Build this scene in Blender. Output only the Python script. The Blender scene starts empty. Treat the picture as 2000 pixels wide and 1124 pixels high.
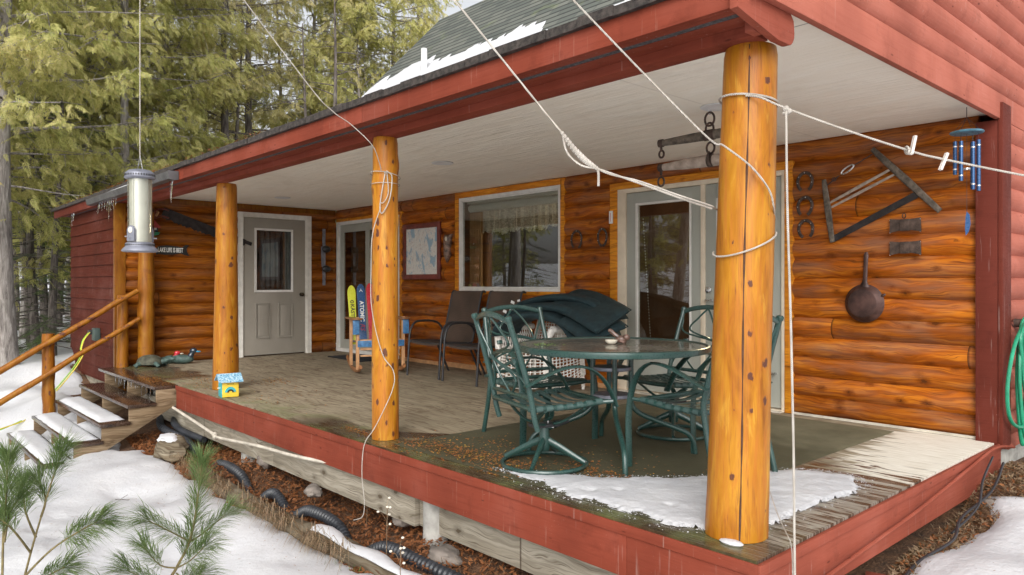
import bpy, bmesh, math, random
import numpy as np
from mathutils import Vector, Matrix, noise as mnoise
R_ = math.radians
rnd = random.Random(7)
scene = bpy.context.scene
COL = scene.collection

# ---------------------------------------------------------------- camera
cd = bpy.data.cameras.new('camera')
cam = bpy.data.objects.new('camera', cd)
COL.objects.link(cam)
cam.location = (1.458, -2.614, 1.08)
yaw = math.atan2(.6735, -.7393)
cam.rotation_euler = (R_(90), 0, yaw - R_(90))
cd.sensor_width = 36
cd.lens = 36 * 1427 / 2000
cd.shift_y = -0.004
cd.clip_start = .05
cd.clip_end = 600
scene.camera = cam

# ---------------------------------------------------------------- sky, sun, exposure
SUN_EL, SUN_AZ = 34, 138      # the sun stands in front of the porch, behind thin cloud
w = bpy.data.worlds.new('World')
scene.world = w
w.use_nodes = True
wt = w.node_tree
wt.nodes.clear()
sky = wt.nodes.new('ShaderNodeTexSky')
sky.sky_type = 'NISHITA'
sky.sun_disc = False
sky.sun_elevation = R_(SUN_EL)
sky.sun_rotation = R_(SUN_AZ)
sky.air_density = 1.0
sky.dust_density = 4.0
hs = wt.nodes.new('ShaderNodeHueSaturation')
hs.inputs['Saturation'].default_value = .16
bg = wt.nodes.new('ShaderNodeBackground')
bg.inputs['Strength'].default_value = .15
wo = wt.nodes.new('ShaderNodeOutputWorld')
wt.links.new(sky.outputs[0], hs.inputs['Color'])
wt.links.new(hs.outputs[0], bg.inputs['Color'])
wt.links.new(bg.outputs[0], wo.inputs[0])
sl = bpy.data.lights.new('sun', 'SUN')
sl.energy = 0.85
sl.angle = R_(50)
sl.color = (1, .97, .92)
so = bpy.data.objects.new('sun', sl)
COL.objects.link(so)
sa = R_(SUN_AZ)
sdir = Vector((math.sin(sa) * math.cos(R_(SUN_EL)), math.cos(sa) * math.cos(R_(SUN_EL)), math.sin(R_(SUN_EL))))
so.rotation_euler = sdir.to_track_quat('Z', 'Y').to_euler()
so.location = (4, -6, 12)
scene.view_settings.view_transform = 'Standard'
scene.view_settings.look = 'None'
scene.view_settings.gamma = 1
scene.view_settings.exposure = 0.58
try:
    scene.cycles.max_bounces = 10
    scene.cycles.diffuse_bounces = 6
    scene.cycles.transparent_max_bounces = 24
    scene.cycles.use_denoising = True
except Exception:
    pass

# ---------------------------------------------------------------- materials
GAIN = 1.75
def gc(c):
    """paint values measured from the picture, raised to real reflectances"""
    return tuple(x * GAIN / (1 + (GAIN - 1) * x) for x in c[:3])

class S:
    """small helper for node materials"""
    def __init__(s, name):
        s.m = bpy.data.materials.new(name)
        s.m.use_nodes = True
        s.t = s.m.node_tree
        s.t.nodes.clear()
        s.out = s.t.nodes.new('ShaderNodeOutputMaterial')
        s._tc = None
    def put(s, sock, v):
        if isinstance(v, bpy.types.NodeSocket):
            s.t.links.new(v, sock)
        elif v is not None:
            if isinstance(v, tuple) and len(v) == 3 and sock.type == 'RGBA':
                v = v + (1,)
            sock.default_value = v
    def n(s, typ, props=None, **k):
        nd = s.t.nodes.new('ShaderNode' + typ)
        for a, b in (props or {}).items():
            setattr(nd, a, b)
        for a, b in k.items():
            a = a.replace('_', ' ')
            s.put(nd.inputs[int(a[1:])] if a[0] == 'i' and a[1:].isdigit() else nd.inputs[a], b)
        return nd
    @property
    def obj(s):
        if s._tc is None:
            s._tc = s.t.nodes.new('ShaderNodeTexCoord')
        return s._tc.outputs['Object']
    def mp(s, v, sc=(1, 1, 1), loc=(0, 0, 0), rot=(0, 0, 0)):
        return s.n('Mapping', Vector=v, Scale=sc, Location=loc, Rotation=rot).outputs[0]
    def noise(s, v, scale=5, detail=4, rough=.55, dist=0):
        return s.n('TexNoise', Vector=v, Scale=scale, Detail=detail, Roughness=rough, Distortion=dist).outputs['Fac']
    def vor(s, v, scale=5, out='Distance', rnd_=1):
        return s.n('TexVoronoi', Vector=v, Scale=scale, Randomness=rnd_).outputs[out]
    def white(s, v):
        return s.n('TexWhiteNoise', {'noise_dimensions': '3D'}, Vector=v).outputs
    def ramp(s, f, stops, mode='LINEAR'):
        nd = s.t.nodes.new('ShaderNodeValToRGB')
        nd.color_ramp.interpolation = mode
        e = nd.color_ramp.elements
        while len(e) < len(stops):
            e.new(.5)
        for i, (p, c) in enumerate(stops):
            e[i].position = p
            e[i].color = (c, c, c, 1) if not isinstance(c, tuple) else gc(c) + (1,)
        s.put(nd.inputs[0], f)
        return nd.outputs[0]
    def mix(s, f, a, b, mode='MIX'):
        nd = s.t.nodes.new('ShaderNodeMix')
        nd.data_type = 'RGBA'
        nd.blend_type = mode
        s.put(nd.inputs[0], f)
        if isinstance(a, tuple) and mode == 'MIX':
            a = gc(a)
        if isinstance(b, tuple) and mode == 'MIX':
            b = gc(b)
        s.put(nd.inputs[6], a)
        s.put(nd.inputs[7], b)
        return nd.outputs[2]
    def ma(s, op, a, b=None, c=None, clamp=False):
        nd = s.t.nodes.new('ShaderNodeMath')
        nd.operation = op
        nd.use_clamp = clamp
        for i, v in enumerate((a, b, c)):
            if v is not None:
                s.put(nd.inputs[i], v)
        return nd.outputs[0]
    def vadd(s, a, b):
        nd = s.t.nodes.new('ShaderNodeVectorMath')
        nd.operation = 'ADD'
        s.put(nd.inputs[0], a)
        s.put(nd.inputs[1], b)
        return nd.outputs[0]
    def sep(s, v):
        return s.n('SeparateXYZ', Vector=v).outputs
    def comb(s, x=0., y=0., z=0.):
        return s.n('CombineXYZ', X=x, Y=y, Z=z).outputs[0]
    def bump(s, h, st=.3, d=.01, normal=None):
        nd = s.n('Bump', Strength=st, Distance=d, Height=h)
        if normal is not None:
            s.put(nd.inputs['Normal'], normal)
        return nd.outputs[0]
    def done(s, color, rough=.6, normal=None, metal=0., coat=0., coatr=.15, spec=.5, alpha=None, trans=None, sss=None):
        p = s.n('BsdfPrincipled')
        s.put(p.inputs['Base Color'], color)
        s.put(p.inputs['Roughness'], rough)
        s.put(p.inputs['Metallic'], metal)
        s.put(p.inputs['Coat Weight'], coat)
        s.put(p.inputs['Coat Roughness'], coatr)
        s.put(p.inputs['Specular IOR Level'], spec)
        if normal is not None:
            s.put(p.inputs['Normal'], normal)
        if alpha is not None:
            s.put(p.inputs['Alpha'], alpha)
        if sss:
            p.inputs['Subsurface Weight'].default_value = sss
            p.inputs['Subsurface Radius'].default_value = (.03, .03, .035)
            p.inputs['Subsurface Scale'].default_value = .4
        sh = p.outputs[0]
        if trans is not None:
            tr = s.n('BsdfTranslucent', Color=trans)
            mx = s.n('MixShader', i0=.35, i1=sh, i2=tr.outputs[0])
            sh = mx.outputs[0]
        s.t.links.new(sh, s.out.inputs[0])
        return s.m

def simple(name, c, rough=.6, var=.18, scale=9, bump=.15, metal=0., coat=0., bd=.004, spec=.5):
    s = S(name)
    nz = s.noise(s.obj, scale, 5)
    c2 = tuple(max(0, x * (1 - var * 1.6)) for x in c)
    c3 = tuple(min(1, x * (1 + var)) for x in c)
    col = s.ramp(nz, [(.3, c2), (.7, c3)])
    f = s.noise(s.obj, scale * 9, 3)
    return s.done(col, s.ramp(f, [(.3, max(0, rough - .1)), (.7, min(1, rough + .12))]), s.bump(f, bump, bd), metal, coat, spec=spec)

def wood_mat(name, axis, pitch, dark, mid, light, knot=(.05, .015, .004), rough=.3, coat=.5, piece=4.6, tone=.5, grey=0.):
    """stained log siding or boards: grain runs along axis, every course and board differs"""
    s = S(name)
    x, y, z = s.sep(s.obj)[0:3]
    along = x if axis == 'x' else y
    zi = s.ma('FLOOR', s.ma('DIVIDE', z, pitch))
    rr = s.white(s.comb(zi, 3.1, 0.))[0]
    ai = s.ma('FLOOR', s.ma('ADD', s.ma('DIVIDE', along, piece), s.ma('MULTIPLY', rr, 7.3)))
    wn = s.white(s.comb(zi, ai, 1.7))
    cell = wn[0]
    off = s.ma('MULTIPLY', cell, 37.)
    v = s.comb(s.ma('ADD', along, off), s.ma('MULTIPLY', off, .7), z)
    warp = s.noise(s.mp(v, (1.6, 1, 5)), 1.5, 2)
    vw = s.comb(along, s.ma('MULTIPLY', off, .7), s.ma('ADD', z, s.ma('MULTIPLY', warp, .12)))
    g1 = s.noise(s.mp(s.vadd(vw, s.comb(off, 0., off)), (1.1, 1, 34)), 2.0, 5, .6, .4)
    g2 = s.noise(s.mp(vw, (.9, 1, 9)), 2.2, 3, .5, .8)
    kc = s.mp(s.vadd(v, s.comb(0., 0., off)), (5.2, .01, 8.5))
    kv = s.n('TexVoronoi', Vector=kc, Scale=1.)
    kr = s.sep(kv.outputs['Color'])[0]
    kd = s.ma('ADD', kv.outputs['Distance'], s.ma('MULTIPLY', kr, .16))
    kn = s.noise(s.mp(v, (14, 1, 22)), 3, 3)
    kd2 = s.ma('ADD', kd, s.ma('MULTIPLY', s.ma('SUBTRACT', kn, .5), .26))
    col = s.ramp(g2, [(.20, dark), (.44, mid), (.72, light)])
    col = s.mix(s.ramp(g1, [(.42, .85), (.52, 0.)]), col, s.mix(.5, dark, mid))
    t = s.ramp(cell, [(0., 1 - tone * .62), (.5, 1.), (1., 1 + tone * .35)])
    col = s.mix(1., col, t, 'MULTIPLY')
    if grey:
        gn = s.noise(s.mp(v, (1.5, 1, 6)), 1.3, 4)
        col = s.mix(s.ramp(gn, [(.45, 0.), (.7, grey)]), col, (.10, .075, .06))
    halo = s.ramp(kd2, [(.16, 1.), (.36, 0.)])
    col = s.mix(s.ma('MULTIPLY', halo, .7), col, dark)
    core = s.ramp(kd2, [(.11, 1.), (.145, 0.)])
    col = s.mix(s.ma('MULTIPLY', core, .93), col, knot)
    hair = s.noise(s.mp(s.vadd(vw, s.comb(off, 0., off)), (1.7, 1, 88)), 2.3, 3, .6)
    col = s.mix(s.ramp(hair, [(.34, .75), (.42, 0.)]), col, knot)
    # end joint between boards
    fr = s.ma('FRACT', s.ma('ADD', s.ma('DIVIDE', along, piece), s.ma('MULTIPLY', rr, 7.3)))
    jt = s.ramp(fr, [(0., 1.), (.0022, 0.)])
    col = s.mix(jt, col, (.02, .008, .003))
    h = s.ma('ADD', s.ma('MULTIPLY', g1, .6), s.ma('MULTIPLY', core, -.8))
    return s.done(col, s.ramp(g1, [(.3, rough + .15), (.7, rough)]), s.bump(h, .25, .004), coat=coat * .22, coatr=.35, spec=.15)

def post_mat(name, knots=1., seed=0., dark=1.):
    """peeled and varnished log, grain and knots run up the post"""
    s = S(name)
    o = s.vadd(s.obj, s.comb(seed, seed * .7, seed * 1.3))
    px_, py_, pz_ = s.sep(s.obj)[0:3]
    pol = s.comb(s.ma('ADD', s.ma('MULTIPLY', s.ma('ARCTAN2', py_, px_), .11), seed), pz_, 0.)
    w_ = s.noise(s.mp(o, (3, 3, .8)), 1.4, 3)
    vv = s.vadd(o, s.comb(s.ma('MULTIPLY', w_, .10), 0., 0.))
    g1 = s.noise(s.mp(vv, (26, 26, 1.7)), 1.6, 5, .62, .5)
    g2 = s.noise(s.mp(vv, (7, 7, 1.4)), 1.5, 4, .6, 1.2)
    d = dark
    col = s.ramp(g2, [(.28, (.13 * d, .036 * d, .002 * d)), (.47, (.26 * d, .088 * d, .005 * d)), (.72, (.37 * d, .152 * d, .012 * d))])
    col = s.mix(s.ramp(g1, [(.34, .75), (.56, 0.)]), col, (.30 * d, .085 * d, .012 * d))
    patch = s.noise(s.mp(o, (9, 9, 1.6)), 1.8, 5, .6, .5)
    col = s.mix(s.ramp(patch, [(.60, 0.), (.66, .38), (.74, .2)]), col, (.48 * d, .23 * d, .028 * d))
    kv = s.n('TexVoronoi', {'voronoi_dimensions': '2D'}, Vector=s.mp(pol, (15, 9, 1)), Scale=1.)
    kr = s.sep(kv.outputs['Color'])[0]
    kd = s.ma('ADD', kv.outputs['Distance'], s.ma('MULTIPLY', s.ma('SUBTRACT', s.noise(s.mp(o, (1, 1, .45)), 46, 4, .7), .5), .62))
    kd = s.ma('ADD', kd, s.ma('MULTIPLY', s.ma('POWER', kr, .6), .52 - .12 * knots))
    halo = s.ramp(kd, [(.10, 1.), (.42, 0.)])
    core = s.ramp(kd, [(.16 + .14 * knots, 1.), (.22 + .16 * knots, 0.)])
    col = s.mix(s.ma('MULTIPLY', halo, .28 + .3 * min(1, knots)), col, (.26 * d, .06 * d, .008 * d))
    col = s.mix(s.ma('MULTIPLY', core, .92), col, (.045, .016, .012))
    # thin drying checks running up the log
    ck = s.noise(s.mp(pol, (60, .9, 1)), 1.3, 3, .5, .3)
    ckl = s.ma('MULTIPLY', s.ramp(s.ma('ABSOLUTE', s.ma('SUBTRACT', ck, .5)), [(.004, 1.), (.012, 0.)]), s.ramp(s.noise(s.mp(pol, (9, 2, 1)), 1.7, 2), [(.52, 0.), (.62, .8)]))
    col = s.mix(ckl, col, (.10, .03, .01))
    hr_ = s.noise(s.mp(pol, (120, 3.2, 1)), 1.4, 4, .6, .3)
    col = s.mix(s.ramp(hr_, [(.33, .6), (.41, 0.)]), col, (.12, .035, .008))
    stn = s.noise(s.mp(pol, (22, 2.4, 1)), 1.5, 5, .65, .6)
    col = s.mix(s.ramp(stn, [(.56, 0.), (.68, .55)]), col, (.20 * d, .05 * d, .006 * d))
    h = s.ma('ADD', s.ma('MULTIPLY', g1, .5), s.ma('MULTIPLY', core, .7))
    return s.done(col, s.ramp(g1, [(.3, .5), (.7, .34)]), s.bump(h, .35, .006), coat=.14, coatr=.22, spec=.2)

def paint_wood(name, c, rough=.5, dirt=.35, axis='x', nails=True):
    s = S(name)
    sc = (1.2, 8, 26) if axis == 'x' else (8, 1.2, 26)
    g = s.noise(s.mp(s.obj, sc), 2.2, 5, .65, .6)
    b = s.noise(s.obj, 1.7, 4)
    dk = tuple(x * .72 for x in c)
    lt = tuple(min(1, x * 1.16 + .01) for x in c)
    col = s.ramp(b, [(.3, dk), (.52, c), (.75, lt)])
    col = s.mix(s.ramp(g, [(.3, dirt), (.5, 0.)]), col, tuple(x * .6 for x in c))
    if nails:
        kd = s.vor(s.mp(s.obj, (2.6, 2.6, 9)), 1.6)
        kn = s.ramp(kd, [(.05, 1.), (.085, 0.)])
        col = s.mix(s.ma('MULTIPLY', kn, .8), col, tuple(x * .35 for x in c))
    fl = s.noise(s.mp(s.obj, (9, 9, 22)), 6, 5, .7)
    col = s.mix(s.ramp(fl, [(.69, 0.), (.73, .5)]), col, (.45, .38, .33))
    dr = s.noise(s.mp(s.obj, (26, 26, 1.2)), 2, 4, .6)
    col = s.mix(s.ramp(dr, [(.63, 0.), (.72, .22)]), col, (.40, .33, .29))
    sp2 = s.noise(s.obj, 5.5, 5, .7)
    col = s.mix(s.ramp(sp2, [(.56, 0.), (.70, .45)]), col, tuple(x * .45 for x in c))
    return s.done(col, s.ramp(g, [(.3, rough + .25), (.7, rough + .1)]), s.bump(g, .45, .005), spec=.12)

M = {}
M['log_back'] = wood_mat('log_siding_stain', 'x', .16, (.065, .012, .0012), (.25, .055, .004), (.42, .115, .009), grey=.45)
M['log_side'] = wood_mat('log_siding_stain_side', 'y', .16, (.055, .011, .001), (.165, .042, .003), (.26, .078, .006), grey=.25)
M['trim_wood'] = wood_mat('stained_trim', 'x', .4, (.24, .055, .005), (.50, .145, .01), (.66, .22, .015), tone=.2)
M['trim_v'] = post_mat('stained_trim_upright', .35, 4.2, .8)
M['post1'] = post_mat('varnished_post', .05, 0.)
M['post2'] = post_mat('varnished_knotty_post', .7, 5.)
M['post3'] = post_mat('varnished_far_post', .5, 9., .82)
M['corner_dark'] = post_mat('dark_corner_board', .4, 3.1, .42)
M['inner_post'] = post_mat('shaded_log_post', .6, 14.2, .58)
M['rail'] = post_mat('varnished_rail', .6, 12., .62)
M['red'] = paint_wood('red_painted_board', (.135, .0265, .0145))
M['red_y'] = paint_wood('red_painted_board_side', (.18, .040, .024), axis='y')
M['red_siding'] = paint_wood('red_painted_log_siding', (.265, .072, .048), axis='y', dirt=.2)
M['dark_red'] = paint_wood('dark_red_trim', (.080, .016, .010), axis='x', dirt=.2)
M['shed_red'] = paint_wood('dark_red_lap_siding', (.048, .009, .0045), axis='x', dirt=.25)
M['black_strip'] = simple('soffit_vent_strip', (.045, .045, .05), .8, .5, 60, .6)
M['drip'] = simple('shingle_edge', (.035, .028, .024), .8, .5, 30, .8, bd=.01)
M['grey_lumber'] = wood_mat('weathered_lumber', 'x', .5, (.10, .085, .065), (.19, .165, .125), (.27, .24, .19), knot=(.06, .045, .03), rough=.7, coat=0, tone=.2)
M['grey_lumber_y'] = wood_mat('weathered_stair_lumber', 'y', .5, (.045, .028, .015), (.12, .08, .045), (.20, .145, .09), knot=(.06, .03, .02), rough=.7, coat=0, tone=.2)
M['wet_wood'] = simple('wet_dark_tread', (.035, .020, .013), .25, .5, 7, .3, coat=.3)
M['white_trim'] = simple('white_painted_trim', (.60, .58, .54), .5, .1, 12, .1)
M['white_dirty'] = simple('chipped_white_trim', (.56, .53, .47), .6, .1, 14, .3)
M['cream'] = simple('cream_jamb', (.62, .50, .36), .5, .1, 8, .1)
M['door_grey'] = simple('grey_door_paint', (.20, .18, .15), .5, .05, 4, .04)
M['sage'] = simple('sage_door_paint', (.25, .255, .22), .4, .04, 4, .04)
M['brass'] = simple('dark_knob', (.05, .04, .03), .25, .2, 9, .05, metal=.9)
M['chrome'] = simple('nickel_handle', (.5, .5, .5), .25, .1, 9, .05, metal=1)
M['green_metal'] = simple('green_powder_coat', (.012, .034, .029), .32, .14, 12, .06, coat=.35)
M['strap'] = simple('dark_vinyl_strap', (.03, .055, .05), .45, .2, 20, .2)
M['black_metal'] = simple('black_frame', (.018, .018, .02), .4, .2, 12, .05)
M['cushion'] = simple('dark_teal_canvas', (.007, .019, .023), .85, .25, 16, .5, bd=.003)
M['tag'] = simple('white_care_tag', (.6, .6, .58), .8, .1, 5, .1)
M['wicker'] = simple('white_wicker', (.78, .73, .66), .6, .2, 22, .3)
M['iron'] = simple('rusty_iron', (.055, .036, .028), .75, .4, 24, .6, metal=.35)
M['iron_pan'] = simple('cast_iron_pan', (.045, .022, .018), .5, .5, 9, .3, metal=.3)
M['old_wood'] = simple('old_grey_timber', (.085, .068, .052), .85, .4, 30, .7)
M['old_wood_light'] = simple('old_timber_slat', (.26, .20, .16), .8, .25, 20, .4)
M['saw_blade'] = simple('dark_saw_blade', (.022, .018, .018), .6, .4, 12, .3, metal=.4)
M['blue_metal'] = simple('blue_anodised_tube', (.016, .05, .13), .3, .15, 8, .05, metal=.5, coat=.3)
M['blue_disc'] = simple('blue_chime_disc', (.05, .14, .20), .4, .3, 20, .2)
M['silver'] = simple('silver_band', (.6, .6, .6), .3, .1, 9, .05, metal=.9)
def mk_rope():
    s = S('white_cotton_rope')
    wv = s.n('TexWave', {'wave_type': 'BANDS', 'bands_direction': 'DIAGONAL'}, Vector=s.obj, Scale=75.).outputs['Fac']
    nz = s.noise(s.obj, 14, 4)
    c = s.mix(s.ramp(nz, [(.4, .5), (.65, 0.)]), s.ramp(wv, [(.2, (.22, .19, .16)), (.6, (.52, .48, .42))]), (.20, .17, .14))
    return s.done(c, .9, s.bump(wv, .8, .002))
M['rope'] = mk_rope()
M['pin'] = simple('weathered_clothespin', (.55, .48, .42), .8, .25, 30, .3)
M['pvc'] = simple('white_pvc', (.66, .66, .66), .4, .06, 5, .05)
M['pvc_dirty'] = simple('dirty_white_pipe', (.45, .40, .32), .5, .25, 9, .1)
M['black_pipe'] = simple('black_corrugated_plastic', (.018, .02, .024), .42, .3, 9, .1)
M['concrete'] = simple('weathered_concrete', (.27, .26, .235), .9, .3, 9, .6)
M['hose'] = simple('green_hose', (.008, .17, .085), .35, .2, 7, .05, coat=.2)
M['gutter'] = simple('dark_gutter', (.06, .058, .06), .45, .25, 7, .1, metal=.3)
M['feeder_metal'] = simple('pewter_feeder_metal', (.16, .165, .20), .45, .2, 20, .2, metal=.5)
M['orange_wood'] = simple('rocker_brown_wood', (.20, .075, .025), .45, .25, 14, .2, coat=.3)
M['rocker_light'] = simple('rocker_edge_wood', (.42, .20, .09), .5, .2, 14, .2)
M['ski_yellow'] = simple('yellow_ski', (.62, .66, .04), .3, .05, 6, .03, coat=.4)
M['ski_navy'] = simple('navy_ski', (.02, .06, .16), .3, .1, 6, .03, coat=.4)
M['ski_red'] = simple('red_ski', (.45, .02, .03), .3, .08, 6, .03, coat=.4)
M['ski_blue'] = simple('blue_ski_slat', (.04, .13, .30), .35, .3, 25, .03, coat=.3)
M['ink_dark'] = simple('dark_lettering', (.05, .05, .02), .5, .05, 6, .01)
M['ink_white'] = simple('white_lettering', (.75, .78, .74), .5, .05, 6, .01)
M['ink_red'] = simple('red_lettering', (.45, .03, .04), .5, .05, 6, .01)
M['sign_black'] = simple('black_sign_board', (.012, .012, .012), .5, .2, 9, .1)
M['map_frame'] = simple('mahogany_frame', (.11, .022, .016), .45, .25, 11, .1, coat=.2)
M['yellow'] = simple('yellow_house_paint', (.72, .42, .03), .5, .1, 14, .1)
M['teal'] = simple('teal_house_paint', (.03, .27, .29), .5, .1, 14, .1)
M['maroon'] = simple('maroon_paint', (.14, .02, .02), .5, .2, 14, .1)
M['rust_red'] = simple('red_ornament', (.30, .03, .025), .5, .2, 14, .1)
M['green_paint'] = simple('green_ornament', (.02, .18, .09), .5, .2, 14, .1)
M['turtle'] = simple('mossy_turtle_shell', (.045, .045, .03), .75, .4, 18, .5)
M['turtle_skin'] = simple('grey_green_skin', (.035, .06, .052), .6, .35, 18, .3)
M['duck_black'] = simple('glossy_black_head', (.012, .02, .03), .2, .2, 9, .05, coat=.6)
M['duck_red'] = simple('glossy_red_head', (.45, .02, .03), .25, .1, 9, .05, coat=.5)
M['duck_blue'] = simple('blue_bill', (.03, .25, .45), .3, .1, 9, .05)
M['duck_white'] = simple('white_neck', (.62, .56, .44), .5, .1, 9, .05)
M['frog'] = simple('brown_ceramic', (.09, .05, .038), .4, .45, 30, .2, coat=.3)
M['stone'] = simple('garden_stone', (.12, .10, .085), .85, .4, 6, .6)
M['outlet'] = simple('dark_outlet_box', (.03, .045, .04), .5, .2, 9, .1)
M['cord_green'] = simple('green_cord', (.20, .42, .03), .5, .15, 9, .05)
M['cord_yellow'] = simple('yellow_cord', (.66, .52, .05), .5, .15, 9, .05)
M['mat_black'] = simple('black_doormat', (.008, .009, .012), .9, .3, 60, .6)
M['glass_frost'] = simple('lamp_lens', (.55, .58, .66), .3, .1, 6, .03)
M['carve'] = simple('driftwood_carving', (.15, .085, .06), .55, .6, 22, .5, coat=.3)
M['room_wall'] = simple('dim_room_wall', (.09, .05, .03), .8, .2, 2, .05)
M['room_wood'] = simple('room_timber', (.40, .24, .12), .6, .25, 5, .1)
M['blind'] = simple('roller_blind', (.50, .50, .44), .7, .05, 3, .05)
M['vert_blind'] = simple('vertical_slats', (.30, .16, .07), .6, .2, 6, .05)

def mk_sling():
    s = S('brown_sling_mesh')
    a = s.n('TexWave', {'wave_type': 'BANDS', 'bands_direction': 'X'}, Vector=s.obj, Scale=60., Distortion=.3).outputs['Fac']
    b = s.n('TexWave', {'wave_type': 'BANDS', 'bands_direction': 'Z'}, Vector=s.obj, Scale=60., Distortion=.3).outputs['Fac']
    nz = s.noise(s.obj, 3, 4)
    c = s.ramp(nz, [(.3, (.03, .019, .013)), (.7, (.065, .04, .028))])
    return s.done(s.mix(s.ma('MULTIPLY', a, .4), c, (.015, .01, .008)), .75, s.bump(s.ma('ADD', a, b), .3, .001))
M['sling'] = mk_sling()

def mk_ceiling():
    s = S('cream_porch_ceiling')
    n1 = s.noise(s.mp(s.obj, (1.2, 5, 1)), 1.6, 4, .6, .6)
    n2 = s.noise(s.mp(s.obj, (.9, 12, 1)), 2, 4, .6, 1)
    col = s.ramp(n1, [(.3, (.87, .765, .61)), (.7, (.93, .85, .71))])
    x, y, z = s.sep(s.obj)[0:3]
    cr = s.ma('ABSOLUTE', s.ma('SUBTRACT', y, s.ma('ADD', .565, s.ma('MULTIPLY', s.noise(s.mp(s.obj, (1, 0, 0)), 1.3, 2), .01))))
    lim = s.ma('MULTIPLY', s.ramp(cr, [(.0025, 1.), (.0045, 0.)]), s.ramp(s.ma('ADD', s.ma('DIVIDE', x, 3.), 1.), [(.03, 0.), (.1, 1.)]))
    cr2 = s.ma('ABSOLUTE', s.ma('SUBTRACT', y, 1.78))
    lim2 = s.ma('MULTIPLY', s.ramp(cr2, [(.0015, .5), (.003, 0.)]), s.ramp(s.noise(s.obj, 1.3, 2), [(.5, 0.), (.55, 1.)]))
    xf = s.ma('ABSOLUTE', s.ma('SUBTRACT', s.ma('FRACT', s.ma('DIVIDE', x, 2.44)), .5))
    lim3 = s.ramp(xf, [(.0008, .3), (.0016, 0.)])
    col = s.mix(lim, col, (.05, .035, .02))
    col = s.mix(s.ma('MAXIMUM', lim2, lim3), col, (.25, .2, .15))
    sm = s.noise(s.obj, 2.1, 5, .7)
    col = s.mix(s.ramp(sm, [(.56, 0.), (.72, .30)]), col, (.50, .43, .33))
    return s.done(col, .62, s.bump(s.ma('ADD', n2, s.ma('MULTIPLY', n1, 1.5)), .5, .02))
M['ceiling'] = mk_ceiling()

def mk_shingle():
    s = S('grey_green_shingles')
    x, y, z = s.sep(s.obj)[0:3]
    row = s.ma('DIVIDE', z, .098)
    ri = s.ma('FLOOR', row)
    rf = s.ma('FRACT', row)
    col_ = s.ma('ADD', s.ma('DIVIDE', x, .30), s.ma('MULTIPLY', s.white(s.comb(ri, 0., 0.))[0], 5.))
    ci = s.ma('FLOOR', col_)
    cf = s.ma('FRACT', col_)
    wn = s.white(s.comb(ri, ci, 0.))[0]
    gr = s.noise(s.obj, 160, 2)
    c = s.ramp(wn, [(0., (.045, .052, .045)), (.5, (.07, .076, .064)), (1., (.105, .108, .09))])
    c = s.mix(s.ma('MULTIPLY', gr, .6), c, (.06, .065, .06))
    edge = s.ma('MAXIMUM', s.ramp(rf, [(.0, 1.), (.22, .8), (.26, 0.)]), s.ramp(cf, [(0., .9), (.05, 0.)]))
    c = s.mix(edge, c, (.015, .015, .015))
    moss = s.noise(s.obj, 2.4, 5)
    c = s.mix(s.ramp(moss, [(.6, 0.), (.75, .5)]), c, (.12, .15, .05))
    return s.done(c, .9, s.bump(s.ma('SUBTRACT', rf, edge), .7, .02))
M['shingle'] = mk_shingle()

def mk_snow(name='snow', dirty=.3, spk=.0, k=1.):
    s = S(name)
    n1 = s.noise(s.obj, 2.2, 5, .6)
    n2 = s.noise(s.obj, 26, 4, .6)
    c = s.ramp(n1, [(.3, (.40 * k, .405 * k, .43 * k)), (.7, (.54 * k, .54 * k, .555 * k))])
    d = s.noise(s.obj, 48, 3, .7)
    c = s.mix(s.ramp(d, [(.66, 0.), (.74, dirty)]), c, (.30, .25, .18))
    ti = s.vor(s.mp(s.obj, (1, 1, 1), rot=(0, 0, .6)), 9.)
    c = s.mix(s.ramp(ti, [(.03, spk), (.05, 0.)]), c, (.12, .08, .05))
    return s.done(c, .6, s.bump(s.ma('ADD', s.ma('MULTIPLY', n1, 1.5), n2), .35, .02), sss=.0)
M['snow'] = mk_snow('old_snow', .3, .8)
M['snow_deck'] = mk_snow('grainy_deck_snow', .8, .4, .86)
M['snow_clean'] = mk_snow('snow_cap', .12)

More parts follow.
